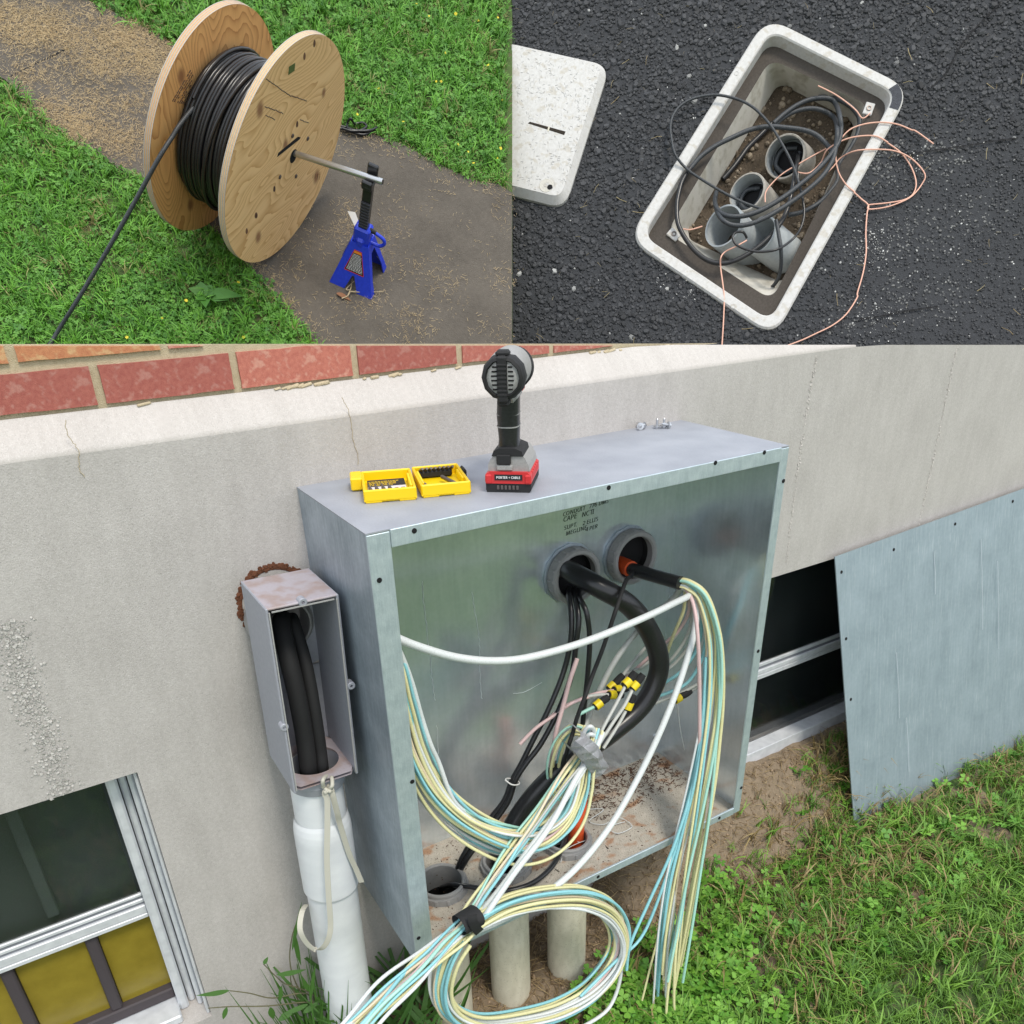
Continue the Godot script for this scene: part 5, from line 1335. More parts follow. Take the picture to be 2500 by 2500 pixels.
	# thin strings on and above the floor of the box
	for e in [[[Vector3(0.4487, 0.412, 0.125), Vector3(0.4286, 0.412, 0.14), Vector3(0.4277, 0.412, 0.1739), Vector3(0.4532, 0.412, 0.1772), Vector3(0.3928, 0.412, 0.1778), Vector3(0.3618, 0.412, 0.2029)], "thin white string tangled round the right floor collar"], [[Vector3(0.4915, 0.411, 0.0855), Vector3(0.5396, 0.411, 0.1137), Vector3(0.4891, 0.411, 0.1286), Vector3(0.5077, 0.411, 0.1555), Vector3(0.5485, 0.411, 0.1534), Vector3(0.5553, 0.411, 0.1943), Vector3(0.515, 0.411, 0.1959), Vector3(0.5118, 0.411, 0.169), Vector3(0.5519, 0.411, 0.174)], "loops of thin white string on the box floor beside the orange duct"], [[Vector3(0.721, 0.637, 0.13), Vector3(0.7487, 0.5773, 0.11), Vector3(0.772, 0.5144, 0.1), Vector3(0.8131, 0.4103, 0.09)], "white string hanging straight from the lone connector to the box floor"]]:
		wire("string", e[0], 0.0009, M.t_white, e[1], "string", "", 8, 5)

# ---------- plants ----------
func tuft_mesh(sd: int, blades: int, l0: float, l1: float, w: float, spread: float, lean: float) -> Mesh:
	var r := RandomNumberGenerator.new()
	r.seed = sd
	var st := S()
	for b in blades:
		var a := r.randf() * TAU
		var o := Vector3(cos(a), 0, sin(a)) * spread * sqrt(r.randf())
		var da := r.randf() * TAU
		var d := Vector3(cos(da), 0, sin(da))
		var side := Vector3(-d.z, 0, d.x) * w * r.randf_range(0.7, 1.2)
		var l := r.randf_range(l0, l1)
		var k := r.randf_range(0.25, 1.0) * lean
		var p := [o, o + Vector3.UP * l * 0.45 + d * l * 0.2 * k, o + Vector3.UP * l * (0.8 - 0.25 * k) + d * l * 0.55 * k, o + Vector3.UP * l * (1.0 - 0.55 * k) + d * l * 0.95 * k]
		var ww := [1.0, 0.9, 0.6, 0.05]
		for i in 3:
			var n: Vector3 = (p[i + 1] - p[i]).cross(side).normalized()
			if n.y < 0: n = -n
			n = (n + Vector3.UP * 0.4).normalized()
			tri(st, p[i] - side * ww[i] / 2, p[i] + side * ww[i] / 2, p[i + 1] + side * ww[i + 1] / 2, n, n, n)
			if i < 2: tri(st, p[i] - side * ww[i] / 2, p[i + 1] + side * ww[i + 1] / 2, p[i + 1] - side * ww[i + 1] / 2, n, n, n)
	return st.commit()

func clover_mesh(sd: int, count: int, size: float, spread: float, height: float) -> Mesh:
	var r := RandomNumberGenerator.new()
	r.seed = sd
	var st := S()
	for c in count:
		var a := r.randf() * TAU
		var o := Vector3(cos(a), 0, sin(a)) * spread * sqrt(r.randf())
		var top := o + Vector3(r.randfn() * 0.004, height * r.randf_range(0.5, 1.1), r.randfn() * 0.004)
		var tilt := Basis.from_euler(Vector3(r.randfn() * 0.35, r.randf() * TAU, r.randfn() * 0.35))
		var s := size * r.randf_range(0.7, 1.15)
		tube(st, PackedVector3Array([o, top]), 0.0006, 3, 0.0005, false)
		for k in 3:
			var f := tilt * Basis(Vector3.UP, TAU * k / 3)
			var fold := r.randf_range(0.05, 0.35)
			var n := f * Vector3(0, 1, 0)
			var pts := [Vector3(0, 0, 0), Vector3(0.30, fold * 0.25, 0.35), Vector3(0.75, fold * 0.4, 0.50), Vector3(1.02, fold * 0.3, 0.30), Vector3(0.92, 0, 0), Vector3(1.02, fold * 0.3, -0.30), Vector3(0.75, fold * 0.4, -0.50), Vector3(0.30, fold * 0.25, -0.35)]
			for i in range(1, 7):
				tri(st, top + f * pts[0] * s, top + f * pts[i] * s, top + f * pts[i + 1] * s, n, n, n)
	return st.commit()

func leaf_blade(st: SurfaceTool, a: Vector3, dir: Vector3, l: float, w: float, up: Vector3, curl := 0.3):
	var side := dir.cross(up).normalized()
	var n := side.cross(dir).normalized()
	var prev := []
	for i in 9:
		var t := i / 8.0
		var c := a + dir * l * t + n * l * curl * (t * 0.5 - t * t * 0.8)
		var ww := w * sin(PI * pow(t, 0.75)) * 0.5 + 0.0002
		var row := [c - side * ww + n * ww * 0.25, c, c + side * ww + n * ww * 0.25]
		if i > 0:
			for j in 2: quad(st, prev[j], prev[j + 1], row[j + 1], row[j], n)
		prev = row

func straw_mesh() -> Mesh:
	var st := S()
	tube(st, PackedVector3Array([Vector3(-0.5, 0, 0), Vector3(-0.1, 0.05, 0.06), Vector3(0.5, 0.0, 0.0)]), 0.028, 3, 0.02, false)
	return st.commit()

func straw_clump(sd: int) -> Mesh:
	var r := RandomNumberGenerator.new()
	r.seed = sd
	var st := S()
	for k in 14:
		var a := r.randf() * TAU
		var d := Vector3(cos(a), r.randf_range(-0.1, 0.15), sin(a)) * r.randf_range(0.25, 0.7)
		var o := Vector3(r.randfn() * 1.7, r.randf_range(0.0, 0.12), r.randfn() * 1.7)
		tube(st, PackedVector3Array([o - d, o + d]), 0.045, 3, 0.035, false)
	return st.commit()

func leaf_mat(back := 0.35) -> StandardMaterial3D:
	var m := mat(Color.WHITE, 0.6)
	m.vertex_color_use_as_albedo = true
	m.backlight_enabled = true
	m.backlight = Color(back, back, back * 0.5)
	return m

func place(x: float, y: float, z: float, s: float, tilt := 0.25) -> Transform3D:
	return Transform3D(Basis.from_euler(Vector3(rng.randfn() * tilt, rng.randf() * TAU, rng.randfn() * tilt)).scaled(Vector3.ONE * s), Vector3(x, y, z))

func green(dry := 0.08) -> Color:
	if rng.randf() < dry: return Color(0.34, 0.26, 0.11).lerp(Color(0.22, 0.15, 0.06), rng.randf())
	return Color(0.058, 0.150, 0.012).lerp(Color(0.180, 0.345, 0.038), rng.randf())

func build_yard():
	M.leaf = leaf_mat()
	var patch := noise(1.7, 77, 3)
	var xs := []
	var cs := []
	var xs2 := []
	var cs2 := []
	var xc := []
	var cc := []
	var xd := []
	var cd := []
	for i in 60000:
		var x := rng.randf_range(-0.6, 4.2)
		var z := rng.randf_range(0.02, 2.6)
		if z > 1.3 and rng.randf() < 0.45: continue
		var edge := lerpf(0.29, 0.06, smoothstep(0.62, 1.15, x))
		var p := patch.get_noise_2d(x, z)
		var dens := smoothstep(edge - 0.12, edge + 0.14, z + p * 0.18)
		var y := soil_height(x, z) if z < 0.55 else -0.006
		y = maxf(y, -0.006) - 0.003
		if rng.randf() < dens * (0.75 + 0.5 * p):
			var dry := 0.06 + 0.22 * smoothstep(0.15, 0.45, p) + 0.3 * smoothstep(0.5, 0.15, z)
			if rng.randf() < 0.5:
				xs.append(place(x, y, z, rng.randf_range(0.6, 1.15)))
				cs.append(green(dry))
			else:
				xs2.append(place(x, y, z, rng.randf_range(0.6, 1.2)))
				cs2.append(green(dry))
		elif rng.randf() < 0.22 and z < 0.7:
			xd.append(place(x, y + 0.004, z, rng.randf_range(0.01, 0.04), 0.15))
			cd.append(Color(0.42, 0.31, 0.16).lerp(Color(0.20, 0.13, 0.06), rng.randf()))
	tag(instanced("lawn_grass", tuft_mesh(1, 12, 0.024, 0.060, 0.0022, 0.015, 1.0), M.leaf, xs, cs), "short mown grass of the lawn in front of the concrete wall", "grass")
	tag(instanced("long_grass", tuft_mesh(2, 6, 0.045, 0.095, 0.0032, 0.010, 0.9), M.leaf, xs2, cs2), "longer darker grass blades mixed into the lawn by the wall", "grass")
	# straw on the bare soil along the wall
	for i in 5200:
		var x := rng.randf_range(0.0, 1.6)
		var z := rng.randf_range(0.0, 0.34)
		xd.append(place(x, soil_height(x, z) + 0.003, z, rng.randf_range(0.012, 0.045), 0.2))
		cd.append(Color(0.46, 0.34, 0.18).lerp(Color(0.16, 0.10, 0.05), rng.randf()))
	tag(instanced("dry_straw", straw_mesh(), leaf_mat(0.0), xd, cd), "dry straw and dead stems lying on the bare soil under the box", "straw")
	# clover in the lower right
	for q in [[0.52, 0.36, 0.10, 150], [0.62, 0.43, 0.08, 110], [0.40, 0.33, 0.05, 40], [0.72, 0.33, 0.05, 40], [0.88, 0.20, 0.05, 24], [0.80, 0.30, 0.08, 50], [1.35, 0.32, 0.16, 60], [1.75, 0.40, 0.25, 60], [1.15, 0.45, 0.2, 50]]:
		for k in q[3]:
			var x: float = q[0] + rng.randfn() * q[2]
			var z: float = maxf(0.05, q[1] + rng.randfn() * q[2] * 0.8)
			xc.append(place(x, maxf(soil_height(x, z), -0.006) + 0.004, z, rng.randf_range(0.7, 1.3), 0.2))
			cc.append(Color(0.075, 0.23, 0.02).lerp(Color(0.19, 0.40, 0.045), rng.randf()))
	tag(instanced("clover", clover_mesh(3, 4, 0.011, 0.016, 0.024), M.leaf, xc, cc), "bright green clover patches in front of the conduits and beside the cover sheet", "clover")
	# crumbs of soil
	var st := S()
	box(st, Transform3D(), Vector3(1, 0.8, 0.9), 0.28)
	var xg := []
	var cg := []
	for i in 3200:
		var x := rng.randf_range(0.0, 1.5)
		var z := rng.randf_range(0.0, 0.42)
		xg.append(place(x, soil_height(x, z) + 0.001, z, rng.randf_range(0.002, 0.008), 1.0))
		cg.append(Color(0.16, 0.11, 0.065).lerp(Color(0.40, 0.29, 0.19), rng.randf()))
	tag(instanced("soil_crumbs", st.commit(), leaf_mat(0.0), xg, cg), "crumbs of brown soil round the feet of the conduits", "soil crumbs")
	# the weed by the white riser
	var wd := thing("weed", "tall crabgrass weed with bent stems growing beside the white riser pipe", "weed", Vector3(-0.17, 0, 0.09))
	var green_m := mat(Color(0.05, 0.13, 0.022), 0.55)
	green_m.backlight_enabled = true
	green_m.backlight = Color(0.2, 0.3, 0.08)
	for e in [[Vector3(-0.1514, 0.1729, 0.07), Vector3(-0.149, 0.2136, 0.07), Vector3(-0.1728, 0.2498, 0.07), Vector3(-0.1969, 0.278, 0.07), Vector3(-0.2109, 0.3093, 0.07), Vector3(-0.2261, 0.3503, 0.07)], [Vector3(-0.1531, 0.1739, 0.075), Vector3(-0.1626, 0.2328, 0.075), Vector3(-0.2258, 0.2618, 0.075), Vector3(-0.2636, 0.3002, 0.075), Vector3(-0.295, 0.3276, 0.075)], [Vector3(-0.1513, 0.1726, 0.08), Vector3(-0.1604, 0.2105, 0.08), Vector3(-0.2393, 0.2533, 0.08), Vector3(-0.2998, 0.2927, 0.08), Vector3(-0.3379, 0.314, 0.08)], [Vector3(-0.1531, 0.1635, 0.06), Vector3(-0.1737, 0.2456, 0.06), Vector3(-0.1771, 0.3179, 0.06), Vector3(-0.1602, 0.3848, 0.06), Vector3(-0.1336, 0.4312, 0.06)], [Vector3(-0.1735, 0.1774, 0.06), Vector3(-0.1836, 0.2519, 0.06), Vector3(-0.1802, 0.2902, 0.06)]]:
		st = S()
		tube(st, smooth(e, 6), 0.0017, 5, 0.0010)
		obj("stem", st, tint(M.pvc_dirty, Color(0.35, 0.36, 0.22)), wd)
	for e in [[[Vector3(-0.2266, 0.3554, 0.075), Vector3(-0.216, 0.3678, 0.075)], 0.012], [[Vector3(-0.2115, 0.3316, 0.09), Vector3(-0.1542, 0.3087, 0.09)], 0.016], [[Vector3(-0.2067, 0.2993, 0.09), Vector3(-0.2178, 0.2542, 0.09)], 0.013], [[Vector3(-0.2952, 0.3337, 0.08), Vector3(-0.3501, 0.3542, 0.08)], 0.015], [[Vector3(-0.1596, 0.3979, 0.07), Vector3(-0.1615, 0.298, 0.07)], 0.014], [[Vector3(-0.1705, 0.3523, 0.07), Vector3(-0.1368, 0.454, 0.07)], 0.010], [[Vector3(-0.3075, 0.3021, 0.085), Vector3(-0.3211, 0.2745, 0.085)], 0.014], [[Vector3(-0.2357, 0.2692, 0.1), Vector3(-0.2369, 0.2321, 0.1)], 0.020], [[Vector3(-0.1632, 0.2381, 0.1), Vector3(-0.1395, 0.3228, 0.1)], 0.012], [[Vector3(-0.1679, 0.231, 0.1), Vector3(-0.2205, 0.2361, 0.1)], 0.016], [[Vector3(-0.153, 0.2569, 0.11), Vector3(-0.1174, 0.1705, 0.11)], 0.010], [[Vector3(-0.1596, 0.2612, 0.1), Vector3(-0.1694, 0.3123, 0.1)], 0.014], [[Vector3(-0.1813, 0.2144, 0.1), Vector3(-0.1433, 0.2249, 0.1)], 0.018], [[Vector3(-0.2291, 0.2267, 0.1), Vector3(-0.1928, 0.2325, 0.1)], 0.020]]:
		st = S()
		var a: Vector3 = e[0][0]
		var b: Vector3 = e[0][1]
		leaf_blade(st, a, (b - a).normalized(), a.distance_to(b), e[1] * 0.62, Vector3(-0.3, 0.5, 0.8).normalized(), 0.25)
		obj("leaf", st, green_m, wd)
	for i in 60:
		st = S()
		var a := Vector3(-0.17 + rng.randfn() * 0.025, 0.0, 0.12 + rng.randfn() * 0.03)
		var ang := rng.randf() * TAU
		var d := Vector3(cos(ang) * 0.55, rng.randf_range(0.7, 1.5), sin(ang) * 0.55 + 0.1).lerp(Vector3.UP, 0.5).normalized()
		leaf_blade(st, a, d, rng.randf_range(0.18, 0.34), rng.randf_range(0.004, 0.008), Vector3(0, 0.6, 0.8), 0.5)
		obj("blade", st, green_m, wd)
	var w2 := thing("weed", "dark leafy weed growing in the shade between riser pipe and junction box", "weed", Vector3(0.02, 0, 0.13))
	for i in 90:
		st = S()
		var a := Vector3(rng.randf_range(-0.10, 0.085), 0.0, rng.randf_range(0.02, 0.22))
		a.y = soil_height(a.x, a.z)
		var ang := rng.randf() * TAU
		var d := Vector3(cos(ang) * 0.6, rng.randf_range(0.5, 1.4), sin(ang) * 0.6).normalized()
		leaf_blade(st, a, (d + Vector3(cos(ang), 0.8, sin(ang)) * 0.4).normalized(), rng.randf_range(0.14, 0.34), rng.randf_range(0.006, 0.012), Vector3(0, 0.6, 0.8), 0.5)
		obj("leaf", st, green_m, w2)

# ================= the walk with the cable reel =================
const G := -0.018

func ring_pts(c: Vector3, r: float, n: int) -> Array:
	# outline of a reel flange in the plane across the axle
	var u := Vector3(0, -0.158, -0.987)
	var v := Vector3(0, 0.987, -0.158)
	var o := []
	for k in n: o.append(c + (u * cos(TAU * k / n) + v * sin(TAU * k / n) * 0.965) * r)
	return o

func flange(t: Node3D, c: Vector3, r: float, th: float, m: StandardMaterial3D, face: float) -> MeshInstance3D:
	# c is the centre of the face that looks along face * x
	var xf := Transform3D(Basis(Vector3(0, 0, -1), Vector3(0, 1, 0), Vector3(1, 0, 0)), Vector3(c.x, 0, 0))
	var poly := PackedVector2Array()
	for p in ring_pts(c, r, 96): poly.append(Vector2(-p.z, p.y))
	var st := S()
	prism(st, poly, xf, 0.0, -th * face)
	# face with its own picture coordinates
	var ids := Geometry2D.triangulate_polygon(poly)
	for x in [0.0006 * face, -th * face - 0.0006 * face]:
		for i in range(0, ids.size(), 3):
			var q := []
			var w := []
			for k in 3:
				var a := poly[ids[i + k]]
				q.append(xf * Vector3(a.x, a.y, x))
				w.append(Vector2((a.x + c.z) / (2.1 * r) + 0.5, 0.5 - (a.y - c.y) / (2.1 * r)))
			var n: Vector3 = Vector3(face if x * face > 0 else -face, 0, 0)
			tri(st, q[0], q[1], q[2], n, n, n, w[0], w[1], w[2])
	var o := obj("flange", st, m, t)
	st = S()
	var a := ring_pts(c + Vector3(0.0002 * face, 0, 0), r + 0.0006, 120)
	var dark := S()
	for ply in 7:
		var d0 := Vector3(-(th + 0.0004) * face * ply / 7.0, 0, 0)
		var d1 := Vector3(-(th + 0.0004) * face * (ply + 1) / 7.0, 0, 0)
		for k in 120:
			var b0: Vector3 = a[k]
			var b1: Vector3 = a[(k + 1) % 120]
			var dent := (c - b0).normalized() * (0.0012 if ply % 2 == 1 else 0.0)
			quad(dark if ply % 2 == 1 else st, b0 + d0 + dent, b1 + d0 + dent, b1 + d1 + dent, b0 + d1 + dent, ((b0 + b1) / 2 - c).normalized())
	obj("flange_rim", dark, tint(M.ply_edge, Color(0.72, 0.62, 0.50)), o)
	obj("flange_rim", st, M.ply_edge, o)
	return o

func build_reel_place():
	# ---------- ground ----------
	var corners := [Vector3(-1.7663, -0.03, -0.2002), Vector3(-0.1222, -0.03, -1.9399), Vector3(0.8854, -0.03, -0.0092), Vector3(-0.7181, -0.03, 1.1719)]
	var st := S()
	poly_xz(st, corners, -0.35, G - 0.008)
	struct("lawn_bank", st, M.lawn)
	var left_edge := [Vector3(-1.5275, -0.018, 0.1155), Vector3(-1.053, -0.018, 0.0565), Vector3(-0.9239, -0.018, 0.1007), Vector3(-0.8137, -0.018, 0.1182), Vector3(-0.6725, -0.018, 0.1231), Vector3(-0.4929, -0.018, 0.1242), Vector3(-0.3618, -0.018, 0.1256), Vector3(-0.2217, -0.018, 0.1396), Vector3(-0.1001, -0.018, 0.1717), Vector3(0.0324, -0.018, 0.2217), Vector3(0.1532, -0.018, 0.2697), Vector3(0.267, -0.018, 0.307), Vector3(0.4052, -0.018, 0.3686)]
	var right_edge := [Vector3(0.887, -0.018, -0.0003), Vector3(0.5289, -0.018, -0.6864), Vector3(0.4685, -0.018, -0.6862), Vector3(0.399, -0.018, -0.6429), Vector3(0.3164, -0.018, -0.6257), Vector3(0.2096, -0.018, -0.6123), Vector3(0.1001, -0.018, -0.6054), Vector3(0.0047, -0.018, -0.5754), Vector3(-0.0811, -0.018, -0.5312), Vector3(-0.2927, -0.018, -0.5162), Vector3(-0.5214, -0.018, -0.4989), Vector3(-0.7295, -0.018, -0.4393), Vector3(-0.8444, -0.018, -0.4371), Vector3(-0.9609, -0.018, -0.4227), Vector3(-1.0338, -0.018, -0.4073), Vector3(-1.1974, -0.018, -0.4042), Vector3(-1.7475, -0.018, -0.172)]
	var walk := PackedVector2Array()
	for e in left_edge + right_edge: walk.append(Vector2(e.x, e.z))
	st = S()
	poly_xz(st, left_edge + right_edge, -0.06, G)
	struct("concrete_walk", st, M.walk)
	# the joint across the walk, partly filled
	st = S()
	var jp := smooth([Vector3(-1.0501, -0.0176, 0.0385), Vector3(-1.0377, -0.0176, -0.0077), Vector3(-1.0222, -0.0176, -0.0648), Vector3(-1.0044, -0.0176, -0.1233), Vector3(-0.9948, -0.0176, -0.1577), Vector3(-0.9801, -0.0176, -0.2038), Vector3(-0.9669, -0.0176, -0.2454), Vector3(-0.9589, -0.0176, -0.2873), Vector3(-0.9435, -0.0176, -0.3267), Vector3(-0.9295, -0.0176, -0.3767), Vector3(-0.9243, -0.0176, -0.4009)], 8)
	for i in jp.size() - 1:
		if i > 40 and i < 62: continue
		var w := 0.0015 if i < 22 or i > 60 else 0.0035
		var d := (jp[i + 1] - jp[i]).normalized().cross(Vector3.UP) * w
		quad(st, jp[i] - d, jp[i] + d, jp[i + 1] + d, jp[i + 1] - d, Vector3.UP)
	struct("walk_joint", st, M.hole)
	# ---------- the reel ----------
	var c1 := Vector3(0.0, 0.311, 0.0)
	var c2 := Vector3(-0.236, 0.289, 0.022)
	var t := thing("cable_reel", "large plywood cable reel wound with black cable, standing on the walk", "cable reel", Vector3(-0.12, G, 0))
	var f1 := flange(t, c1, 0.34, 0.02, M.ply_pale, 1.0)
	var f2 := flange(t, c2, 0.330, 0.02, M.ply_warm, 1.0)
	# slot, axle hole, bolts, knots, cracks, label and stamp on the near flange
	st = S()
	var sl := [Vector3(0.0012, 0.3527, 0.0575), Vector3(0.0012, 0.362, 0.0506), Vector3(0.0012, 0.3403, -0.059), Vector3(0.0012, 0.3277, -0.074), Vector3(0.0012, 0.3249, -0.0684)]
	var sp := PackedVector2Array()
	for e in sl: sp.append(Vector2(-e.z, e.y))
	prism(st, sp, Transform3D(Basis(Vector3(0, 0, -1), Vector3(0, 1, 0), Vector3(1, 0, 0)), Vector3.ZERO), -0.004, 0.0012)
	obj("slot", st, M.hole, f1)
	st = S()
	disc(st, Vector3(0, 0.2907, -0.0305), Vector3.RIGHT, 0.021, 0.0013, 20)
	obj("axle_hole", st, M.hole, f1)
	for e in [Vector3(0.0006, 0.3651, -0.029), Vector3(0.0006, 0.2952, -0.1135), Vector3(0.0006, 0.2747, 0.0503), Vector3(0.0006, 0.2087, -0.0389)]:
		st = S()
		disc(st, e, Vector3.RIGHT, 0.0065, 0.003, 10)
		obj("bolt", st, M.steel_dark, f1)
	var knots := [Vector3(0.0006, 0.5735, -0.1595), Vector3(0.0006, 0.5679, -0.1063), Vector3(0.0006, 0.3851, -0.0571), Vector3(0.0006, 0.2541, 0.0835), Vector3(0.0006, 0.235, 0.1877), Vector3(0.0006, 0.2377, 0.1909), Vector3(0.0006, 0.2203, 0.2445)]
	for e in knots:
		st = S()
		lathe(st, Transform3D(Basis(Vector3(0, 0, 1), Vector3.RIGHT, Vector3(0, 1, 0)), e), [Vector2(0.0, 0.0012), Vector2(0.007, 0.0012), Vector2(0.0085, 0)], 12, 0.7, 1.3)
		obj("knot", st, mat(Color(0.20, 0.10, 0.05).lerp(Color(0.06, 0.03, 0.02), rng.randf()), 0.8), f1)
	for cr in [[Vector3(0.0008, 0.6231, 0.0867), Vector3(0.0008, 0.5894, 0.0555), Vector3(0.0008, 0.5471, 0.018), Vector3(0.0008, 0.5047, -0.0213), Vector3(0.0008, 0.4687, -0.063), Vector3(0.0008, 0.4241, -0.1138)], [Vector3(0.0008, 0.5491, 0.1012), Vector3(0.0008, 0.5272, 0.0761), Vector3(0.0008, 0.497, 0.0441), Vector3(0.0008, 0.469, 0.0142)], [Vector3(0.0008, 0.5229, 0.101), Vector3(0.0008, 0.5015, 0.0791), Vector3(0.0008, 0.4787, 0.0566)], [Vector3(0.0008, 0.3898, -0.0739), Vector3(0.0008, 0.3675, -0.0961), Vector3(0.0008, 0.346, -0.1205)]]:
		st = S()
		var p := smooth(cr, 6)
		for i in p.size(): p[i] += Vector3(0, rng.randfn() * 0.0009, 0)
		tube(st, p, 0.0011, 4)
		obj("crack", st, M.mullion, f1)
	var lb := [Vector3(0.001, 0.5657, -0.0198), Vector3(0.001, 0.5872, -0.0257), Vector3(0.001, 0.5789, -0.0582), Vector3(0.001, 0.5587, -0.0534)]
	st = S()
	quad(st, lb[0], lb[1], lb[2], lb[3], Vector3.RIGHT)
	obj("green_label", st, mat(Color(0.09, 0.13, 0.03), 0.6), f1)
	# inked stamps: rows of small marks
	for e in [[f1, [Vector3(0.001, 0.1283, -0.1329), Vector3(0.001, 0.1426, -0.1358), Vector3(0.001, 0.1057, -0.1934), Vector3(0.001, 0.0777, -0.1889)], 4, 0.0], [f2, [Vector3(-0.2348, 0.4906, 0.2002), Vector3(-0.2348, 0.5233, 0.1032), Vector3(-0.2348, 0.4469, 0.073), Vector3(-0.2348, 0.4396, 0.1426)], 9, 0.0]]:
		st = S()
		var q: Array = e[1]
		for row in e[2]:
			var v: float = (row + 0.5) / e[2]
			var s := 0.0
			while s < 0.95:
				var w := rng.randf_range(0.04, 0.16)
				var a: Vector3 = q[0].lerp(q[1], s).lerp(q[3].lerp(q[2], s), v)
				var b: Vector3 = q[0].lerp(q[1], minf(s + w, 1.0)).lerp(q[3].lerp(q[2], minf(s + w, 1.0)), v)
				if rng.randf() < 0.8: tube(st, PackedVector3Array([a, b]), 0.0009 if e[2] == 4 else 0.0016, 3)
				s += w + 0.03
		obj("ink_stamp", st, mat(Color(0.11, 0.07, 0.045), 0.8), e[0])
	st = S()
	disc(st, Vector3(-0.2355, 0.3952, -0.1815), Vector3.RIGHT, 0.013, 0.001, 14)
	obj("knot", st, mat(Color(0.05, 0.03, 0.02), 0.8), f2)
	# the winding: one cable, turn beside turn, and a second layer thrown over it
	var r0 := 0.216
	st = S()
	var cable := PackedVector3Array()
	var turns := 18
	for i in turns * 40 + 1:
		var s := i / float(turns * 40)
		var a := TAU * i / 40.0
		var c := c2.lerp(c1, lerpf(0.06, 0.90, s))
		var rr := r0 + 0.002 * sin(a * 0.37)
		cable.append(c + Vector3(0.0012 * sin(a * 0.31), sin(a) * rr * 0.97, cos(a) * rr))
	tube(st, cable, 0.0059, 8)
	obj("cable_winding", st, M.black, t)
	st = S()
	var over := PackedVector3Array()
	for i in 2 * 40 + 1:
		var s := i / 80.0
		var a := TAU * i / 40.0 + 1.0
		var c := c2.lerp(c1, 0.12 + 0.72 * (0.5 - 0.5 * cos(s * 3.2)))
		var rr := r0 + 0.0105
		over.append(c + Vector3(0, sin(a) * rr * 0.97, cos(a) * rr))
	tube(st, over, 0.0059, 8)
	obj("cable_winding", st, M.black, t)
	st = S()
	var hub := Transform3D(Basis(Vector3(0, 0, 1), (c1 - c2).normalized(), Vector3(0, 1, 0)), c2)
	lathe(st, hub, [Vector2(0.208, 0.002), Vector2(0.208, 0.215)], 48, 1.0, 0.97)
	obj("drum", st, M.black, t)
	# the cable running off to the front
	st = S()
	var tail := [Vector3(-0.205, 0.424, -0.1041), Vector3(-0.205, 0.4585, -0.0317), Vector3(-0.205, 0.4657, 0.0226), Vector3(-0.205, 0.4498, 0.2039), Vector3(-0.205, 0.4373, 0.259), Vector3(-0.205, 0.4183, 0.3286)]
	var ground_end := [Vector3(-0.3501, 0.01, 0.7976), Vector3(-0.3099, 0.01, 1.0073), Vector3(-0.273, 0.01, 1.2284)]
	for k in 4: tail.append((tail[5] as Vector3).lerp(ground_end[0], (k + 1) / 5.0) - Vector3(0, 0.010 * sin(PI * (k + 1) / 5.0), 0))
	tube(st, smooth(tail + ground_end, 6), 0.0060, 10)
	obj("cable_tail", st, M.black_dusty, t)
	# ---------- axle pipe and jack stand ----------
	var hole := Vector3(0, 0.2957, -0.0378)
	var sad := Vector3(0.2493, 0.345, -0.066)
	var dir := (sad - hole).normalized()
	var pe := hole + dir * hole.distance_to(sad) * 1.17
	var ax := thing("axle_pipe", "galvanized steel pipe through the reel, its end resting on the blue jack stand", "pipe", sad)
	st = S()
	tube(st, PackedVector3Array([hole - dir * 0.32, hole, pe - dir * 0.012, pe - dir * 0.002, pe]), 0.0092, 18, 0.0092)
	obj("pipe", st, M.steel, ax)
	st = S()
	tube(st, PackedVector3Array([pe + dir * 0.0003, pe + dir * 0.0006]), 0.0068, 14)
	obj("bore", st, M.steel_dark, ax)
	jack(Vector3(sad.x + 0.008, G, sad.z + 0.055), sad)
	# ---------- small things ----------
	var coil := thing("cable_coil", "small loose coil of thin black cable at the grass edge behind the reel", "cable", Vector3(-0.0595, -0.018, -0.556))
	st = S()
	tube(st, smooth([Vector3(-0.1206, -0.008, -0.4956), Vector3(-0.0863, -0.008, -0.5139), Vector3(-0.0472, -0.008, -0.5244), Vector3(-0.0231, -0.008, -0.5416), Vector3(-0.0098, -0.008, -0.5777), Vector3(-0.0065, -0.008, -0.5969), Vector3(-0.0133, 0, -0.5632), Vector3(-0.0418, 0, -0.534), Vector3(-0.0762, 0, -0.5155), Vector3(-0.0939, 0, -0.536), Vector3(-0.0779, 0.03, -0.5309), Vector3(-0.0737, 0, -0.5499), Vector3(-0.0529, 0, -0.5726), Vector3(-0.0339, 0, -0.5692), Vector3(-0.0396, 0, -0.5399), Vector3(-0.0641, 0, -0.5141), Vector3(-0.0963, 0, -0.5017)], 8), 0.0045, 7)
	obj("cable", st, M.black, coil)
	st = S()
	tube(st, smooth([Vector3(-0.1264, -0.01, -0.5054), Vector3(-0.0883, -0.01, -0.5271), Vector3(-0.0491, -0.01, -0.5376), Vector3(-0.019, -0.01, -0.5643), Vector3(-0.0097, -0.01, -0.5928)], 8), 0.0042, 7)
	obj("cable", st, M.black, coil)
	var tg := thing("paper_tag", "white paper tag sticking out behind the blue jack stand", "tag", Vector3(0.133, -0.018, -0.1867))
	st = S()
	prism(st, PackedVector2Array([Vector2(-0.030, 0.012), Vector2(-0.004, 0.022), Vector2(0.020, 0.004), Vector2(0.014, -0.016)]), Transform3D(Basis(Vector3(0.95, 0.1, 0.1).normalized(), Vector3(0, 0.6, -0.8).normalized(), Vector3(0, 0.8, 0.6)).orthonormalized(), (Vector3(0.1723, 0.085, -0.115))), 0, 0.0008)
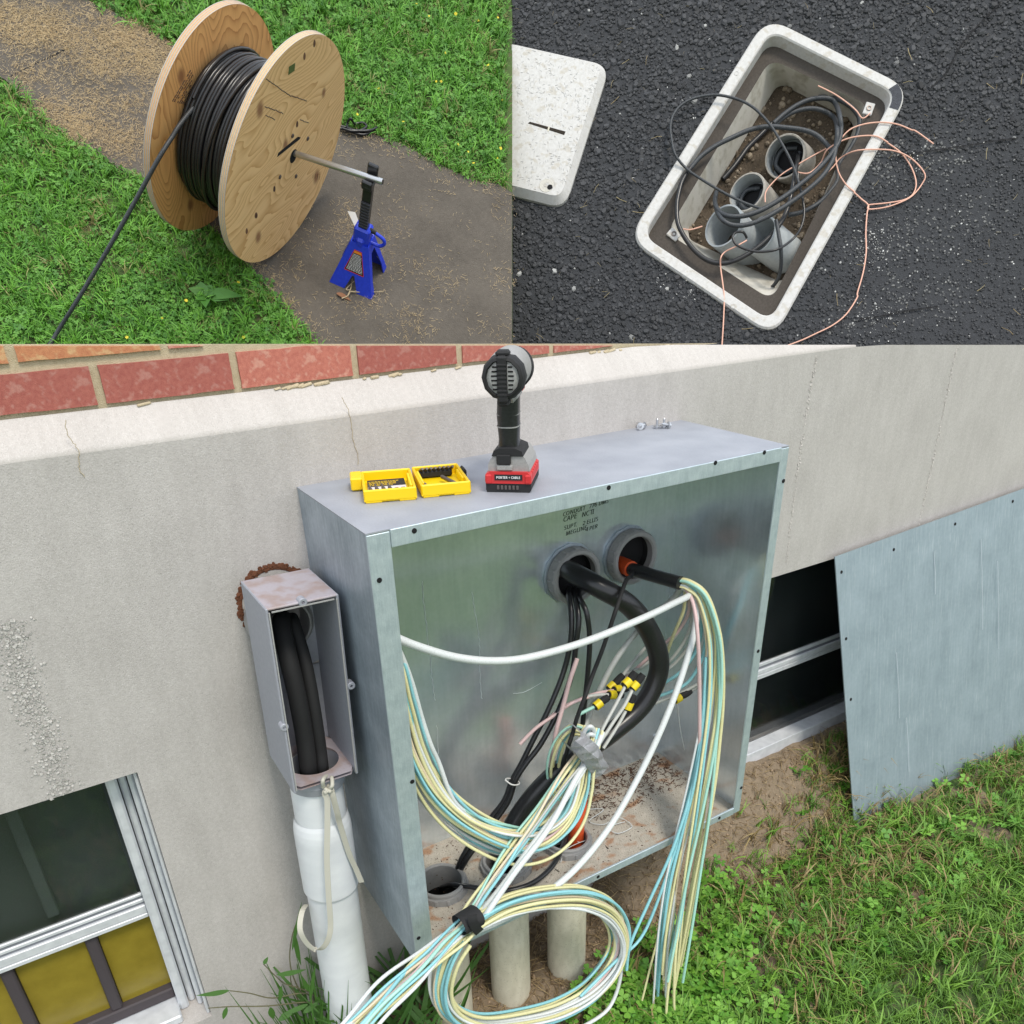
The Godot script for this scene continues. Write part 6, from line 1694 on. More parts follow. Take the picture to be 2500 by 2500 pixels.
	obj("paper", st, M.white, tg)
	var tw := thing("twig", "dry pale twig with thin branches at the foot of the jack stand", "twig", Vector3(0.2718, -0.018, 0.0658))
	for e in [[Vector3(0.2652, -0.01, 0.1147), Vector3(0.2759, -0.01, 0.0932), Vector3(0.2749, -0.01, 0.0715), Vector3(0.2849, -0.01, 0.0636), Vector3(0.2965, -0.01, 0.0432)], [Vector3(0.2759, -0.01, 0.0932), Vector3(0.2662, -0.01, 0.0517), Vector3(0.253, -0.01, 0.0241)], [Vector3(0.2749, -0.01, 0.0715), Vector3(0.2965, -0.01, 0.0584), Vector3(0.3648, -0.01, 0.0031)], [Vector3(0.2718, -0.01, 0.0663), Vector3(0.2583, -0.01, 0.0731), Vector3(0.2636, -0.01, 0.0272)]]:
		st = S()
		tube(st, smooth(e, 5), 0.0022, 5, 0.0010)
		obj("stem", st, mat(Color(0.50, 0.40, 0.25), 0.9), tw)
	st = S()
	leaf_blade(st, Vector3(0.2381, -0.012, 0.1057), ((Vector3(0.2814, -0.012, 0.1001)) - (Vector3(0.2381, -0.012, 0.1057))).normalized(), 0.055, 0.016, Vector3.UP, 0.3)
	obj("dead_leaf", st, mat(Color(0.26, 0.12, 0.06), 0.8), tw)
	# plantain in the lower part of the lawn
	var pl := thing("broadleaf_weed", "broad leaved rosette weed in the grass left of the walk, below the reel", "weed", Vector3(-0.093, -0.02, 0.3754))
	var pm := mat(Color(0.045, 0.15, 0.017), 0.55)
	for e in [Vector3(-0.1326, 0.02, 0.4009), Vector3(-0.1219, 0.02, 0.3597), Vector3(-0.0864, 0.02, 0.3449), Vector3(-0.0496, 0.02, 0.3555), Vector3(-0.0355, 0.02, 0.3934), Vector3(-0.0558, 0.02, 0.4317), Vector3(-0.0955, 0.02, 0.4238), Vector3(-0.0156, 0.02, 0.3617), Vector3(0.0085, 0.02, 0.32)]:
		st = S()
		var c0 := Vector3(-0.0838, 0, 0.385)
		var d: Vector3 = e - c0
		leaf_blade(st, c0, d.normalized(), d.length() * rng.randf_range(0.8, 1.05), rng.randf_range(0.030, 0.042), Vector3(rng.randfn() * 0.25, 1, rng.randfn() * 0.25), 0.5)
		obj("leaf", st, pm, pl)
	# ---------- grass, clover, clippings ----------
	var b0 := Vector2(-1.75, -2.0)
	var b1 := Vector2(1.0, 1.15)
	var seam := [Vector3(0.8675, -0.018, 0.014), Vector3(-0.1363, -0.018, -1.8998)]
	var s0 := Vector2(seam[0].x, seam[0].z)
	var s1 := Vector2(seam[1].x, seam[1].z)
	var inner := PackedVector2Array()
	var big := PackedVector2Array()
	for e in corners: big.append(Vector2(e.x, e.z))
	var patch := noise(2.2, 31, 3)
	var xg := []; var cg := []; var xl := []; var cl := []; var xc := []; var cc := []; var xf := []; var cf := []; var xd := []; var cd := []
	for i in 46000:
		var p := Vector2(rng.randf_range(b0.x, b1.x), rng.randf_range(b0.y, b1.y))
		if not Geometry2D.is_point_in_polygon(p, big): continue
		if (s1 - s0).cross(p - s0) * (s1 - s0).cross(big[0] - s0) < 0: continue
		var jit := Vector2(rng.randfn(), rng.randfn()) * 0.008
		if Geometry2D.is_point_in_polygon(p + jit, walk): continue
		var n: float = patch.get_noise_2d(p.x, p.y)
		var y := G - 0.010
		var k := rng.randf()
		if k < 0.30 + 0.35 * n:
			xc.append(place(p.x, y, p.y, rng.randf_range(0.75, 1.25), 0.2))
			cc.append(Color(0.048, 0.17, 0.018).lerp(Color(0.145, 0.35, 0.045), rng.randf()))
		elif k < 0.72:
			xg.append(place(p.x, y, p.y, rng.randf_range(0.6, 1.1)))
			cg.append(green(0.08) * Color(0.85, 1.15, 0.9))
		elif k < 0.90:
			xl.append(place(p.x, y, p.y, rng.randf_range(0.6, 1.2)))
			cl.append(green(0.05) * Color(0.9, 1.2, 1.0))
		elif k < 0.93:
			xd.append(place(p.x, G + 0.006, p.y, rng.randf_range(0.006, 0.012), 0.3))
			cd.append(Color(0.40, 0.29, 0.13))
		if rng.randf() < 0.0045 and p.x > -0.2:
			xf.append(place(p.x, G + rng.randf_range(0.012, 0.025), p.y, rng.randf_range(0.8, 1.3), 0.3))
			cf.append(Color(0.85, 0.68, 0.03))
	tag(instanced("lawn_grass", tuft_mesh(5, 12, 0.018, 0.044, 0.0025, 0.016, 1.1), M.leaf, xg, cg), "bright mown grass either side of the walk with the cable reel", "grass")
	tag(instanced("long_grass", tuft_mesh(6, 6, 0.035, 0.080, 0.0032, 0.012, 1.0), M.leaf, xl, cl), "longer grass blades standing in the lawn beside the reel", "grass")
	tag(instanced("clover", clover_mesh(7, 6, 0.0080, 0.018, 0.020), M.leaf, xc, cc), "clover growing thickly through the lawn behind and left of the reel", "clover")
	st = S()
	for k in 5:
		var f := Basis(Vector3.UP, TAU * k / 5)
		tri(st, Vector3.ZERO, f * Vector3(0.0045, 0.0015, 0.0022), f * Vector3(0.0045, 0.0015, -0.0022), Vector3.UP, Vector3.UP, Vector3.UP)
	tag(instanced("yellow_flowers", st.commit(), leaf_mat(0.2), xf, cf), "tiny yellow flowers dotted over the lawn right of the reel", "flowers")
	# tan clippings on the walk, in drifts
	var drift := noise(3.4, 12, 4)
	var spots := [Vector3(-1.0738, -0.018, -0.2939), Vector3(-1.04, -0.018, -0.3518), Vector3(-1.0214, -0.018, -0.2787), Vector3(-0.9342, -0.018, -0.3051), Vector3(-0.8787, -0.018, -0.317), Vector3(-0.8163, -0.018, -0.319), Vector3(-0.9826, -0.018, -0.2833), Vector3(-1.1188, -0.018, -0.1364), Vector3(-1.0449, -0.018, -0.2072), Vector3(-1.0101, -0.018, -0.0185), Vector3(-0.9781, -0.018, -0.1186), Vector3(-0.8799, -0.018, -0.1789), Vector3(-0.8853, -0.018, -0.1186), Vector3(-0.7273, -0.018, -0.2491), Vector3(-0.6912, -0.018, -0.2426), Vector3(-0.8109, -0.018, -0.0475), Vector3(-0.7015, -0.018, -0.1312), Vector3(-0.7179, -0.018, -0.0933), Vector3(-0.6474, -0.018, -0.0269), Vector3(-0.6032, -0.018, 0.0238), Vector3(-0.8319, -0.018, 0.0773), Vector3(-0.7972, -0.018, -0.4362), Vector3(-0.7404, -0.018, -0.3497), Vector3(0.2662, -0.018, -0.2452), Vector3(0.3336, -0.018, -0.1169), Vector3(0.2844, -0.018, -0.1644), Vector3(0.0409, -0.018, -0.1857), Vector3(0.1113, -0.018, -0.1405), Vector3(0.0439, -0.018, 0.1139), Vector3(0.4501, -0.018, -0.1663), Vector3(0.3392, -0.018, 0.0825), Vector3(0.4857, -0.018, 0.0932), Vector3(0.0435, -0.018, -0.6064), Vector3(-0.1764, -0.018, -0.7073), Vector3(-0.5149, -0.018, -0.6806), Vector3(-1.145, -0.018, -0.2245), Vector3(-1.1755, -0.018, -0.13)]
	for i in 150000:
		var p := Vector2(rng.randf_range(b0.x, b1.x), rng.randf_range(b0.y, b1.y))
		if not Geometry2D.is_point_in_polygon(p, walk): continue
		if (s1 - s0).cross(p - s0) * (s1 - s0).cross(big[0] - s0) < 0: continue
		var near := 9.0
		for e in spots: near = minf(near, Vector2((e.x - p.x) * 0.8, e.z - p.y).length())
		var far := smoothstep(0.0, -0.9, p.x)
		var dn := drift.get_noise_2d(p.x, p.y)
		var d := 0.008 + 0.012 * far + smoothstep(0.09, 0.0, near + dn * 0.14) * (0.10 + 0.75 * far) + 0.16 * far * smoothstep(0.16, 0.36, dn)
		# along the edges of the grass
		for e in 4:
			var q := p + Vector2.from_angle(e * PI / 2) * 0.045
			if not Geometry2D.is_point_in_polygon(q, walk): d += 0.10
		if rng.randf() > d * 0.55: continue
		xd.append(place(p.x, G + 0.002, p.y, 0.006 + 0.009 * rng.randf(), 0.10))
		cd.append(Color(0.70, 0.54, 0.31).lerp(Color(0.46, 0.34, 0.19), pow(rng.randf(), 1.5)))
	tag(instanced("grass_clippings", straw_clump(8), leaf_mat(0.0), xd, cd), "tan dry grass clippings lying in drifts over the walk", "grass clippings")

func jack(o: Vector3, sad: Vector3):
	var t := thing("jack_stand", "blue steel jack stand with black ratchet post holding up the pipe of the reel", "jack stand", o)
	var e1 := Vector3(0.985, 0, -0.17).normalized()
	var e2 := Vector3(e1.z, 0, -e1.x)          # toward the back
	var hb := 0.076
	var ch := 0.150
	var cw := 0.030
	var up := (sad - o).normalized()
	var top := o + up * ch
	# four faces with a notch between the feet
	var faces := [[-e2, e1, 0.33], [e1, e2, 0.80], [e2, -e1, 0.33], [-e1, -e2, 0.80]]
	for e in faces:
		var nrm: Vector3 = e[0]
		var u: Vector3 = e[1]
		var mid: Vector3 = o + nrm * hb
		var mt: Vector3 = top + nrm * cw
		var v: Vector3 = mt - mid
		var n: Vector3 = u.cross(v).normalized()
		if n.dot(nrm) < 0: n = -n
		var deep: float = e[2]
		var inw := 0.30 if deep < 0.5 else 0.36
		var poly := [[-hb, 0.0], [-hb * inw, 0.0], [-hb * 0.05 if deep < 0.5 else -hb * 0.26, deep], [hb * 0.05 if deep < 0.5 else hb * 0.26, deep], [hb * inw, 0.0], [hb, 0.0], [cw, 1.0], [-cw, 1.0]]
		if deep > 0.5: poly = [[-hb, 0.0], [-hb * 0.62, 0.0], [-hb * 0.58, 0.25], [-cw * 0.45, deep], [cw * 0.45, deep], [hb * 0.58, 0.25], [hb * 0.62, 0.0], [hb, 0.0], [cw, 1.0], [-cw, 1.0]]
		var pv := PackedVector2Array()
		for k in poly: pv.append(Vector2(k[0], k[1] * v.length()))
		var vv := v.normalized()
		var xf := Transform3D(Basis(u, vv, u.cross(vv)), mid)
		var s := signf(u.cross(vv).dot(n))
		var st := S()
		prism(st, pv, xf, -0.003 * s, 0.001 * s)
		var leg := obj("leg_plate", st, M.jack_blue, t)
		if deep < 0.5 and nrm == -e2:
			# warning label: red edge, orange head band, rows of print
			var lw := [[-0.034, 0.40], [0.034, 0.40], [0.0125, 0.86], [-0.0125, 0.86]]
			var q := []
			for k in lw: q.append(xf * Vector3(k[0], k[1] * v.length(), 0.0014 * s))
			st = S()
			quad(st, q[0], q[1], q[2], q[3], n)
			var lab := obj("warning_label", st, M.black_matte, leg)
			st = S()
			for k in 4: tube(st, PackedVector3Array([q[k], q[(k + 1) % 4]]), 0.0012, 4)
			obj("label_edge", st, mat(Color(0.60, 0.03, 0.02), 0.5), lab)
			st = S()
			quad(st, q[3].lerp(q[0], 0.13) + n * 0.0006, q[2].lerp(q[1], 0.13) + n * 0.0006, q[2].lerp(q[1], 0.02) + n * 0.0006, q[3].lerp(q[0], 0.02) + n * 0.0006, n)
			obj("label_band", st, mat(Color(0.75, 0.24, 0.02), 0.5), lab)
			st = S()
			for row in 13:
				var a: Vector3 = q[3].lerp(q[0], 0.19 + row * 0.06) + n * 0.0006
				var b: Vector3 = q[2].lerp(q[1], 0.19 + row * 0.06) + n * 0.0006
				var x := 0.07
				while x < 0.9:
					var w := rng.randf_range(0.03, 0.12)
					var d := vv * 0.0011
					quad(st, a.lerp(b, x) - d, a.lerp(b, minf(x + w, 0.93)) - d, a.lerp(b, minf(x + w, 0.93)) + d, a.lerp(b, x) + d, n)
					x += w + 0.03
			obj("label_print", st, M.white, lab)
	# collar, rounded pawl housing
	var bs := Basis(e1, up, e1.cross(up)).orthonormalized()
	var st := S()
	box(st, Transform3D(bs, top + up * 0.016), Vector3(0.054, 0.062, 0.050), 0.006)
	box(st, Transform3D(bs, top + up * 0.002 - e2 * 0.024), Vector3(0.032, 0.034, 0.020), 0.008)
	obj("collar", st, M.jack_blue, t)
	# post with ratchet teeth
	var l := o.distance_to(sad)
	st = S()
	box(st, Transform3D(bs, o + up * ((0.14 + l - 0.012) / 2)), Vector3(0.030, l - 0.012 - 0.14, 0.024), 0.002)
	var post := obj("ratchet_post", st, M.black, t)
	for k in 9:
		st = S()
		var y := 0.205 + k * (l - 0.07 - 0.205) / 9.0
		box(st, Transform3D(bs * Basis(Vector3.RIGHT, 0.22), o + up * y - e2 * 0.0145), Vector3(0.030, 0.0095, 0.008), 0.0012)
		obj("tooth", st, mat(Color(0.035, 0.037, 0.045), 0.5), post)
	st = S()
	box(st, Transform3D(bs, sad - up * 0.018), Vector3(0.032, 0.014, 0.062), 0.003)
	box(st, Transform3D(bs, sad + up * 0.000 - e2 * 0.024 - up * 0.006), Vector3(0.034, 0.022, 0.014), 0.003)
	box(st, Transform3D(bs, sad + up * 0.006 + e2 * 0.024), Vector3(0.034, 0.040, 0.014), 0.003)
	obj("saddle", st, M.black, t)
	st = S()
	var fr := o + e1 * 0.072 + e2 * 0.070
	tube(st, PackedVector3Array([fr.lerp(top, 0.10) + e1 * 0.004, fr.lerp(top, 0.42) + e1 * 0.006]), 0.0022, 5)
	obj("chipped_edge", st, M.white, t)
	# lever handle
	st = S()
	tube(st, smooth([top + up * 0.040 + e1 * 0.022, top + up * 0.036 + e1 * 0.045, top + up * 0.026 + e1 * 0.070, top + up * 0.010 + e1 * 0.074, top - up * 0.004 + e1 * 0.058, top - up * 0.004 + e1 * 0.026, top + up * 0.0 + e1 * 0.014], 6), 0.0058, 10)
	obj("lever_handle", st, M.jack_blue, t)
	st = S()
	tube(st, PackedVector3Array([top + up * 0.041 + e1 * 0.020, top + up * 0.0375 + e1 * 0.042]), 0.0068, 10)
	obj("handle_sleeve", st, M.black_matte, t)

# ================= the paved yard with the handhole =================
func rounded(q: Array, rad: float, n := 8) -> Array:
	# four corners (Vector3 on one level) with rounded corners
	var o := []
	for i in 4:
		var a: Vector3 = q[(i + 3) % 4]
		var b: Vector3 = q[i]
		var c: Vector3 = q[(i + 1) % 4]
		var p := b + (a - b).normalized() * rad
		var r := b + (c - b).normalized() * rad
		for k in n + 1:
			var t := k / float(n)
			o.append(p.lerp(b, t).lerp(b.lerp(r, t), t))
	return o

func band(st: SurfaceTool, a: Array, b: Array, up := Vector3.ZERO):
	for i in a.size():
		var j := (i + 1) % a.size()
		quad(st, a[i], a[j], b[j], b[i], up)

func inset(q: Array, d: float, y: float) -> Array:
	var c: Vector3 = (q[0] + q[1] + q[2] + q[3]) / 4.0
	var o := []
	for i in 4:
		var e0: Vector3 = (q[(i + 3) % 4] - q[i]).normalized()
		var e1: Vector3 = (q[(i + 1) % 4] - q[i]).normalized()
		var p: Vector3 = q[i] + (e0 + e1) * d
		o.append(Vector3(p.x, y, p.z))
	return o

func build_handhole_place():
	var q := [Vector3(-0.281, 0, -0.4578), Vector3(0.2662, 0, -0.4476), Vector3(0.3094, 0, 0.48), Vector3(-0.2931, 0, 0.4178)]
	var corners := [Vector3(-1.2518, -0.004, -0.3807), Vector3(0.6634, -0.004, -1.2677), Vector3(1.394, -0.004, 0.0028), Vector3(-0.4035, -0.004, 0.9918)]
	# ---------- paving round the box ----------
	var st := S()
	var inn := inset(q, 0.02, -0.004)
	for i in 4:
		var j := (i + 1) % 4
		quad(st, inn[i], corners[i], corners[j], inn[j], Vector3.UP)
		var dn := Vector3(0, -0.12, 0)
		quad(st, corners[i], corners[j], corners[j] + dn, corners[i] + dn)
		quad(st, inn[i], inn[j], inn[j] + dn * 3.0, inn[i] + dn * 3.0)
	struct("asphalt", st, M.asphalt)
	# ---------- the box ----------
	var t := thing("handhole", "open pale polymer concrete handhole sunk in black asphalt, cables inside", "handhole", (q[0] + q[2]) / 2)
	var o0 := rounded(inset(q, 0.0, -0.03), 0.085)
	var o1 := rounded(inset(q, 0.001, 0.004), 0.084)
	var o2 := rounded(inset(q, 0.006, 0.010), 0.080)
	var i1 := rounded(inset(q, 0.036, 0.010), 0.055)
	var i2 := rounded(inset(q, 0.040, 0.006), 0.052)
	var i3 := rounded(inset(q, 0.043, -0.034), 0.050)
	st = S()
	band(st, o0, o1)
	band(st, o1, o2)
	band(st, o2, i1, Vector3.UP)
	band(st, i1, i2)
	band(st, i2, i3)
	obj("rim", st, M.polymer, t)
	var l1 := rounded(inset(q, 0.0425, -0.033), 0.050)
	var lip := [Vector3(-0.204, -0.036, -0.3698), Vector3(0.1723, -0.036, -0.3732), Vector3(0.233, -0.036, 0.3507), Vector3(-0.1986, -0.036, 0.3127)]
	var fl := [Vector3(-0.1647, -0.16, -0.4048), Vector3(0.1488, -0.16, -0.3955), Vector3(0.2264, -0.16, 0.2141), Vector3(-0.1616, -0.16, 0.2313)]
	var l2 := rounded(lip, 0.05)
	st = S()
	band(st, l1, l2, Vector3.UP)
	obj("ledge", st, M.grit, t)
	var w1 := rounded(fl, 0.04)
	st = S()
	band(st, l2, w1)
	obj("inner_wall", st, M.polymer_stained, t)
	# stained tar on the right corner of the rim
	var tar := rounded(inset(q, 0.0, 0.0108), 0.085)
	st = S()
	for k in range(11, 17):
		quad(st, o2[k] + Vector3(0, 0.0008, 0), o2[k + 1] + Vector3(0, 0.0008, 0), i1[k + 1] + Vector3(0, 0.0008, 0), i1[k] + Vector3(0, 0.0008, 0), Vector3.UP)
	obj("tar_smear", st, tint(M.asphalt, Color(1.5, 1.5, 1.6)), t)
	# two brackets with threaded holes, moulded circles on the rim
	for e in [[Vector3(0.175, -0.033, -0.3548), 0.2], [Vector3(-0.1717, -0.033, 0.3118), 1.4]]:
		st = S()
		box(st, Transform3D(Basis(Vector3.UP, e[1]), e[0] + Vector3(0, 0.004, 0)), Vector3(0.030, 0.008, 0.042), 0.002)
		var br := obj("bracket", st, M.polymer, t)
		st = S()
		lathe(st, Transform3D(Basis(), e[0] + Vector3(0, 0.008, 0)), [Vector2(0.0085, 0), Vector2(0.0085, 0.003), Vector2(0.0055, 0.003), Vector2(0.0055, -0.004), Vector2(0, -0.004)], 14)
		obj("threaded_insert", st, M.steel_dark, br)
	for e in [Vector3(-0.1517, 0.0102, 0.4222), Vector3(0.1375, 0.0102, 0.4523), Vector3(-0.2664, 0.0102, -0.24)]:
		st = S()
		lathe(st, Transform3D(Basis(), e), [Vector2(0.0075, 0), Vector2(0.0075, 0.0008), Vector2(0.0062, 0.0008), Vector2(0.0062, 0)], 16)
		obj("moulded_ring", st, M.polymer, t)
	# dirt inside
	var dirt_n := noise(9.0, 5, 3)
	st = S()
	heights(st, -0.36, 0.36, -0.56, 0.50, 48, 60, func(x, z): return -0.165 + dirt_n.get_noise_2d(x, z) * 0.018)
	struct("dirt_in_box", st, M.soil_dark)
	var pb := S()
	box(pb, Transform3D(), Vector3(1, 0.7, 0.85), 0.25)
	var xs := []
	var cs := []
	for i in 1500:
		var x := rng.randf_range(-0.26, 0.26)
		var z := rng.randf_range(-0.48, 0.40)
		xs.append(place(x, -0.163 + dirt_n.get_noise_2d(x, z) * 0.018, z, 0.003 + 0.024 * pow(rng.randf(), 4.5), 1.0))
		cs.append(Color(0.10, 0.075, 0.05).lerp(Color(0.30, 0.24, 0.17), rng.randf()))
	tag(instanced("dirt_lumps", pb.commit(), leaf_mat(0.0), xs, cs), "lumps of brown dirt on the floor of the handhole", "dirt")
	# ---------- grey conduits in the box ----------
	pipe_stub(Vector3(0.0101, -0.06, -0.113), Vector3(-0.22, 1, 0.62), 0.068, "upper right grey conduit mouth standing in the dirt of the handhole", true)
	pipe_stub(Vector3(-0.0379, -0.06, 0.0521), Vector3(-0.45, 1, 0.40), 0.064, "middle grey conduit mouth in the handhole, a black cable ring inside", true)
	# the fallen elbow: two short lengths meeting in a vee
	var el := thing("conduit_elbow", "pale grey cut conduit elbow lying at the lower end of the handhole", "conduit", Vector3(0.0296, -0.1, 0.1765))
	half_pipe(el, Vector3(-0.038, -0.015, 0.2167), Vector3(0.069, -0.2, 0.1416), 0.068, "elbow_mouth")
	half_pipe(el, Vector3(0.0813, -0.03, 0.1788), Vector3(0.1833, -0.15, 0.1294), 0.062, "elbow_bend")
	# ---------- black cables in the box ----------
	var g := "black cables coiled in the handhole"
	wire("black_cable", [Vector3(0.0459, 0.015, 0.1275), Vector3(-0.0167, 0.015, 0.1355), Vector3(-0.0939, 0.015, 0.1361), Vector3(-0.1702, 0.015, 0.131), Vector3(-0.2394, 0.015, 0.122), Vector3(-0.2942, 0.03, 0.1073), Vector3(-0.3329, 0.03, 0.0678), Vector3(-0.3596, 0.03, 0.032), Vector3(-0.3726, 0.03, -0.0058), Vector3(-0.3683, 0.03, -0.0474), Vector3(-0.3431, 0.03, -0.087), Vector3(-0.3003, 0.03, -0.1215), Vector3(-0.2619, 0.03, -0.1386), Vector3(-0.206, 0.03, -0.1502), Vector3(-0.1516, 0.03, -0.1481), Vector3(-0.0993, 0.03, -0.1329), Vector3(-0.0534, 0.03, -0.1122), Vector3(-0.0091, 0.03, -0.086), Vector3(0.0372, 0.03, -0.0562), Vector3(0.0717, 0.03, -0.0302), Vector3(0.1025, 0.03, -0.0025), Vector3(0.1355, 0.03, 0.0289)], 0.0042, M.black_dusty, "thin dusty black cable making the big loop over the left rim of the handhole", "cable", g)
	wire("black_cable", [Vector3(-0.2344, 0, 0.103), Vector3(-0.2249, 0, 0.0535), Vector3(-0.2017, 0, 0.0021), Vector3(-0.1651, 0, -0.051), Vector3(-0.1264, 0, -0.1001), Vector3(-0.0799, 0, -0.1357), Vector3(-0.0258, 0, -0.158), Vector3(0.0303, 0, -0.1765), Vector3(0.0759, 0, -0.1799), Vector3(0.1219, 0, -0.1666), Vector3(0.1579, 0, -0.1459), Vector3(0.1676, 0, -0.1216)], 0.0075, M.black_dusty, "thick black cable arching across the middle of the handhole", "cable", g, 8, 12)
	wire("black_cable", [Vector3(-0.2344, 0, 0.103), Vector3(-0.2364, 0, 0.1488), Vector3(-0.2271, 0, 0.1887), Vector3(-0.2071, 0, 0.238), Vector3(-0.1713, 0, 0.289), Vector3(-0.1213, 0, 0.3225), Vector3(-0.0686, 0, 0.3444), Vector3(-0.0156, 0, 0.351), Vector3(0.0297, 0, 0.337), Vector3(0.0671, 0, 0.3024), Vector3(0.0955, 0, 0.253), Vector3(0.1142, 0, 0.2039), Vector3(0.1247, 0, 0.1494), Vector3(0.1243, 0, 0.1007), Vector3(0.1121, 0, 0.0483), Vector3(0.0921, 0, -0.005), Vector3(0.0726, 0, -0.0537), Vector3(0.0484, -0.06, -0.1324), Vector3(0.0193, -0.15, -0.2037)], 0.0078, M.black, "thick black cable looping round the lower left of the handhole", "cable", g, 8, 12)
	wire("black_cable", [Vector3(-0.1225, -0.03, 0.1177), Vector3(-0.1013, 0, 0.1684), Vector3(-0.068, 0.03, 0.207), Vector3(-0.0258, 0.05, 0.2186), Vector3(0.0203, 0.05, 0.1922), Vector3(0.0599, 0.05, 0.1475), Vector3(0.0966, 0.05, 0.0828), Vector3(0.1214, 0.05, 0.0221), Vector3(0.1424, 0.05, -0.0366), Vector3(0.1554, 0.05, -0.1006), Vector3(0.1564, 0.05, -0.1536), Vector3(0.1417, 0.05, -0.1939), Vector3(0.114, 0.05, -0.2325), Vector3(0.0684, -0.05, -0.3383), Vector3(0.0358, -0.05, -0.3444), Vector3(-0.0117, -0.05, -0.3183), Vector3(-0.0453, -0.05, -0.2767), Vector3(-0.0669, -0.05, -0.231), Vector3(-0.081, -0.05, -0.1889)], 0.0076, M.black_dusty, "black cable sweeping from the elbow to the upper right corner of the handhole", "cable", g, 8, 12)
	wire("black_cable", [Vector3(-0.1102, -0.03, 0.1464), Vector3(-0.0757, 0.02, 0.2039), Vector3(-0.0374, 0.05, 0.2392), Vector3(0.0007, 0.05, 0.2387), Vector3(0.0431, 0.05, 0.2142), Vector3(0.0815, 0.05, 0.1677), Vector3(0.1181, 0.05, 0.103), Vector3(0.1502, 0.05, 0.0312), Vector3(0.169, 0.05, -0.031), Vector3(0.1713, 0.05, -0.0896), Vector3(0.1558, 0.05, -0.139), Vector3(0.1288, 0.05, -0.1922), Vector3(0.0823, -0.06, -0.3041), Vector3(0.0323, -0.06, -0.3065), Vector3(-0.0076, -0.06, -0.2916), Vector3(-0.0433, -0.06, -0.2612), Vector3(-0.0673, -0.06, -0.2192), Vector3(-0.0791, -0.06, -0.1731)], 0.0074, M.black_dusty, "black cable running just below its twin across the handhole", "cable", g, 8, 12)
	wire("black_cable", [Vector3(0.13, -0.04, 0.0696), Vector3(0.165, -0.04, 0.039), Vector3(0.1945, -0.04, -0.0085), Vector3(0.2073, -0.04, -0.0595), Vector3(0.2091, -0.04, -0.1048), Vector3(0.1858, -0.04, -0.1521), Vector3(0.1896, -0.04, -0.218), Vector3(0.1846, -0.04, -0.2746), Vector3(0.1653, -0.04, -0.319), Vector3(0.1307, -0.04, -0.3411), Vector3(0.0828, -0.04, -0.3493), Vector3(0.0345, -0.09, -0.3834), Vector3(-0.0034, -0.09, -0.3645)], 0.0072, M.black_dusty, "dusty black cable along the right wall of the handhole", "cable", g, 8, 12)
	wire("black_cable", [Vector3(0.0594, 0.03, 0.2429), Vector3(0.041, 0.045, 0.2409), Vector3(0.0203, 0.045, 0.2541), Vector3(0.0219, 0.045, 0.2726), Vector3(0.045, 0.045, 0.2872), Vector3(0.0865, 0.045, 0.2847), Vector3(0.1258, 0.045, 0.2713), Vector3(0.1681, 0.045, 0.2394), Vector3(0.1893, 0.02, 0.1779), Vector3(0.1947, 0.02, 0.1314), Vector3(0.1812, 0.02, 0.0852), Vector3(0.151, 0.02, 0.0426), Vector3(0.1114, 0.02, 0), Vector3(0.09, 0.02, -0.0278)], 0.0040, M.black, "thin black cable with a small loop in the elbow mouth", "cable", g)
	wire("black_cable", [Vector3(0.1118, 0.03, 0.1476), Vector3(0.1434, 0.03, 0.1844), Vector3(0.1803, 0.02, 0.2263), Vector3(0.2043, -0.03, 0.2503), Vector3(0.209, -0.08, 0.2668), Vector3(0.1914, -0.13, 0.2766), Vector3(0.1547, -0.13, 0.291), Vector3(0.1015, -0.13, 0.2782)], 0.0065, M.black_dusty, "black cable hanging straight down to the lower corner of the handhole", "cable", g, 8, 10)
	wire("black_cable", [Vector3(-0.1055, -0.15, -0.2596), Vector3(-0.1193, -0.15, -0.206), Vector3(-0.1347, -0.15, -0.1463), Vector3(-0.1391, -0.15, -0.1025), Vector3(-0.1435, -0.15, -0.0586), Vector3(-0.1535, -0.15, -0.0066)], 0.0095, M.black, "muddy black cable lying along the left wall of the handhole", "cable", g, 8, 10)
	# ---------- copper coloured tracer wires ----------
	var gw := "copper tracer wires"
	wire("tracer_wire", [Vector3(0.2844, 0.012, -0.061), Vector3(0.2465, 0.016, -0.0675), Vector3(0.2029, 0.016, -0.0935), Vector3(0.167, 0.016, -0.138), Vector3(0.1536, 0.016, -0.1843), Vector3(0.1625, 0.016, -0.2323), Vector3(0.1958, 0.016, -0.2707), Vector3(0.2431, 0.016, -0.3007), Vector3(0.2898, 0.016, -0.3155), Vector3(0.3341, 0.016, -0.3186), Vector3(0.3531, 0.016, -0.3209), Vector3(0.4209, 0.016, -0.3093)], 0.0022, M.copper, "copper wire arching from the handhole over the right rim to a free end", "wire", gw, 8, 7)
	wire("tracer_wire", [Vector3(0.2918, 0.014, -0.251), Vector3(0.2452, 0.014, -0.2515), Vector3(0.1924, 0.014, -0.2225), Vector3(0.1569, 0.014, -0.1876), Vector3(0.1326, 0.014, -0.1414), Vector3(0.1323, -0.02, -0.1192), Vector3(0.1172, -0.02, -0.0722), Vector3(0.083, -0.02, -0.0571)], 0.0022, M.copper, "copper wire dipping from the right rim to the upper conduit mouth", "wire", gw, 8, 7)
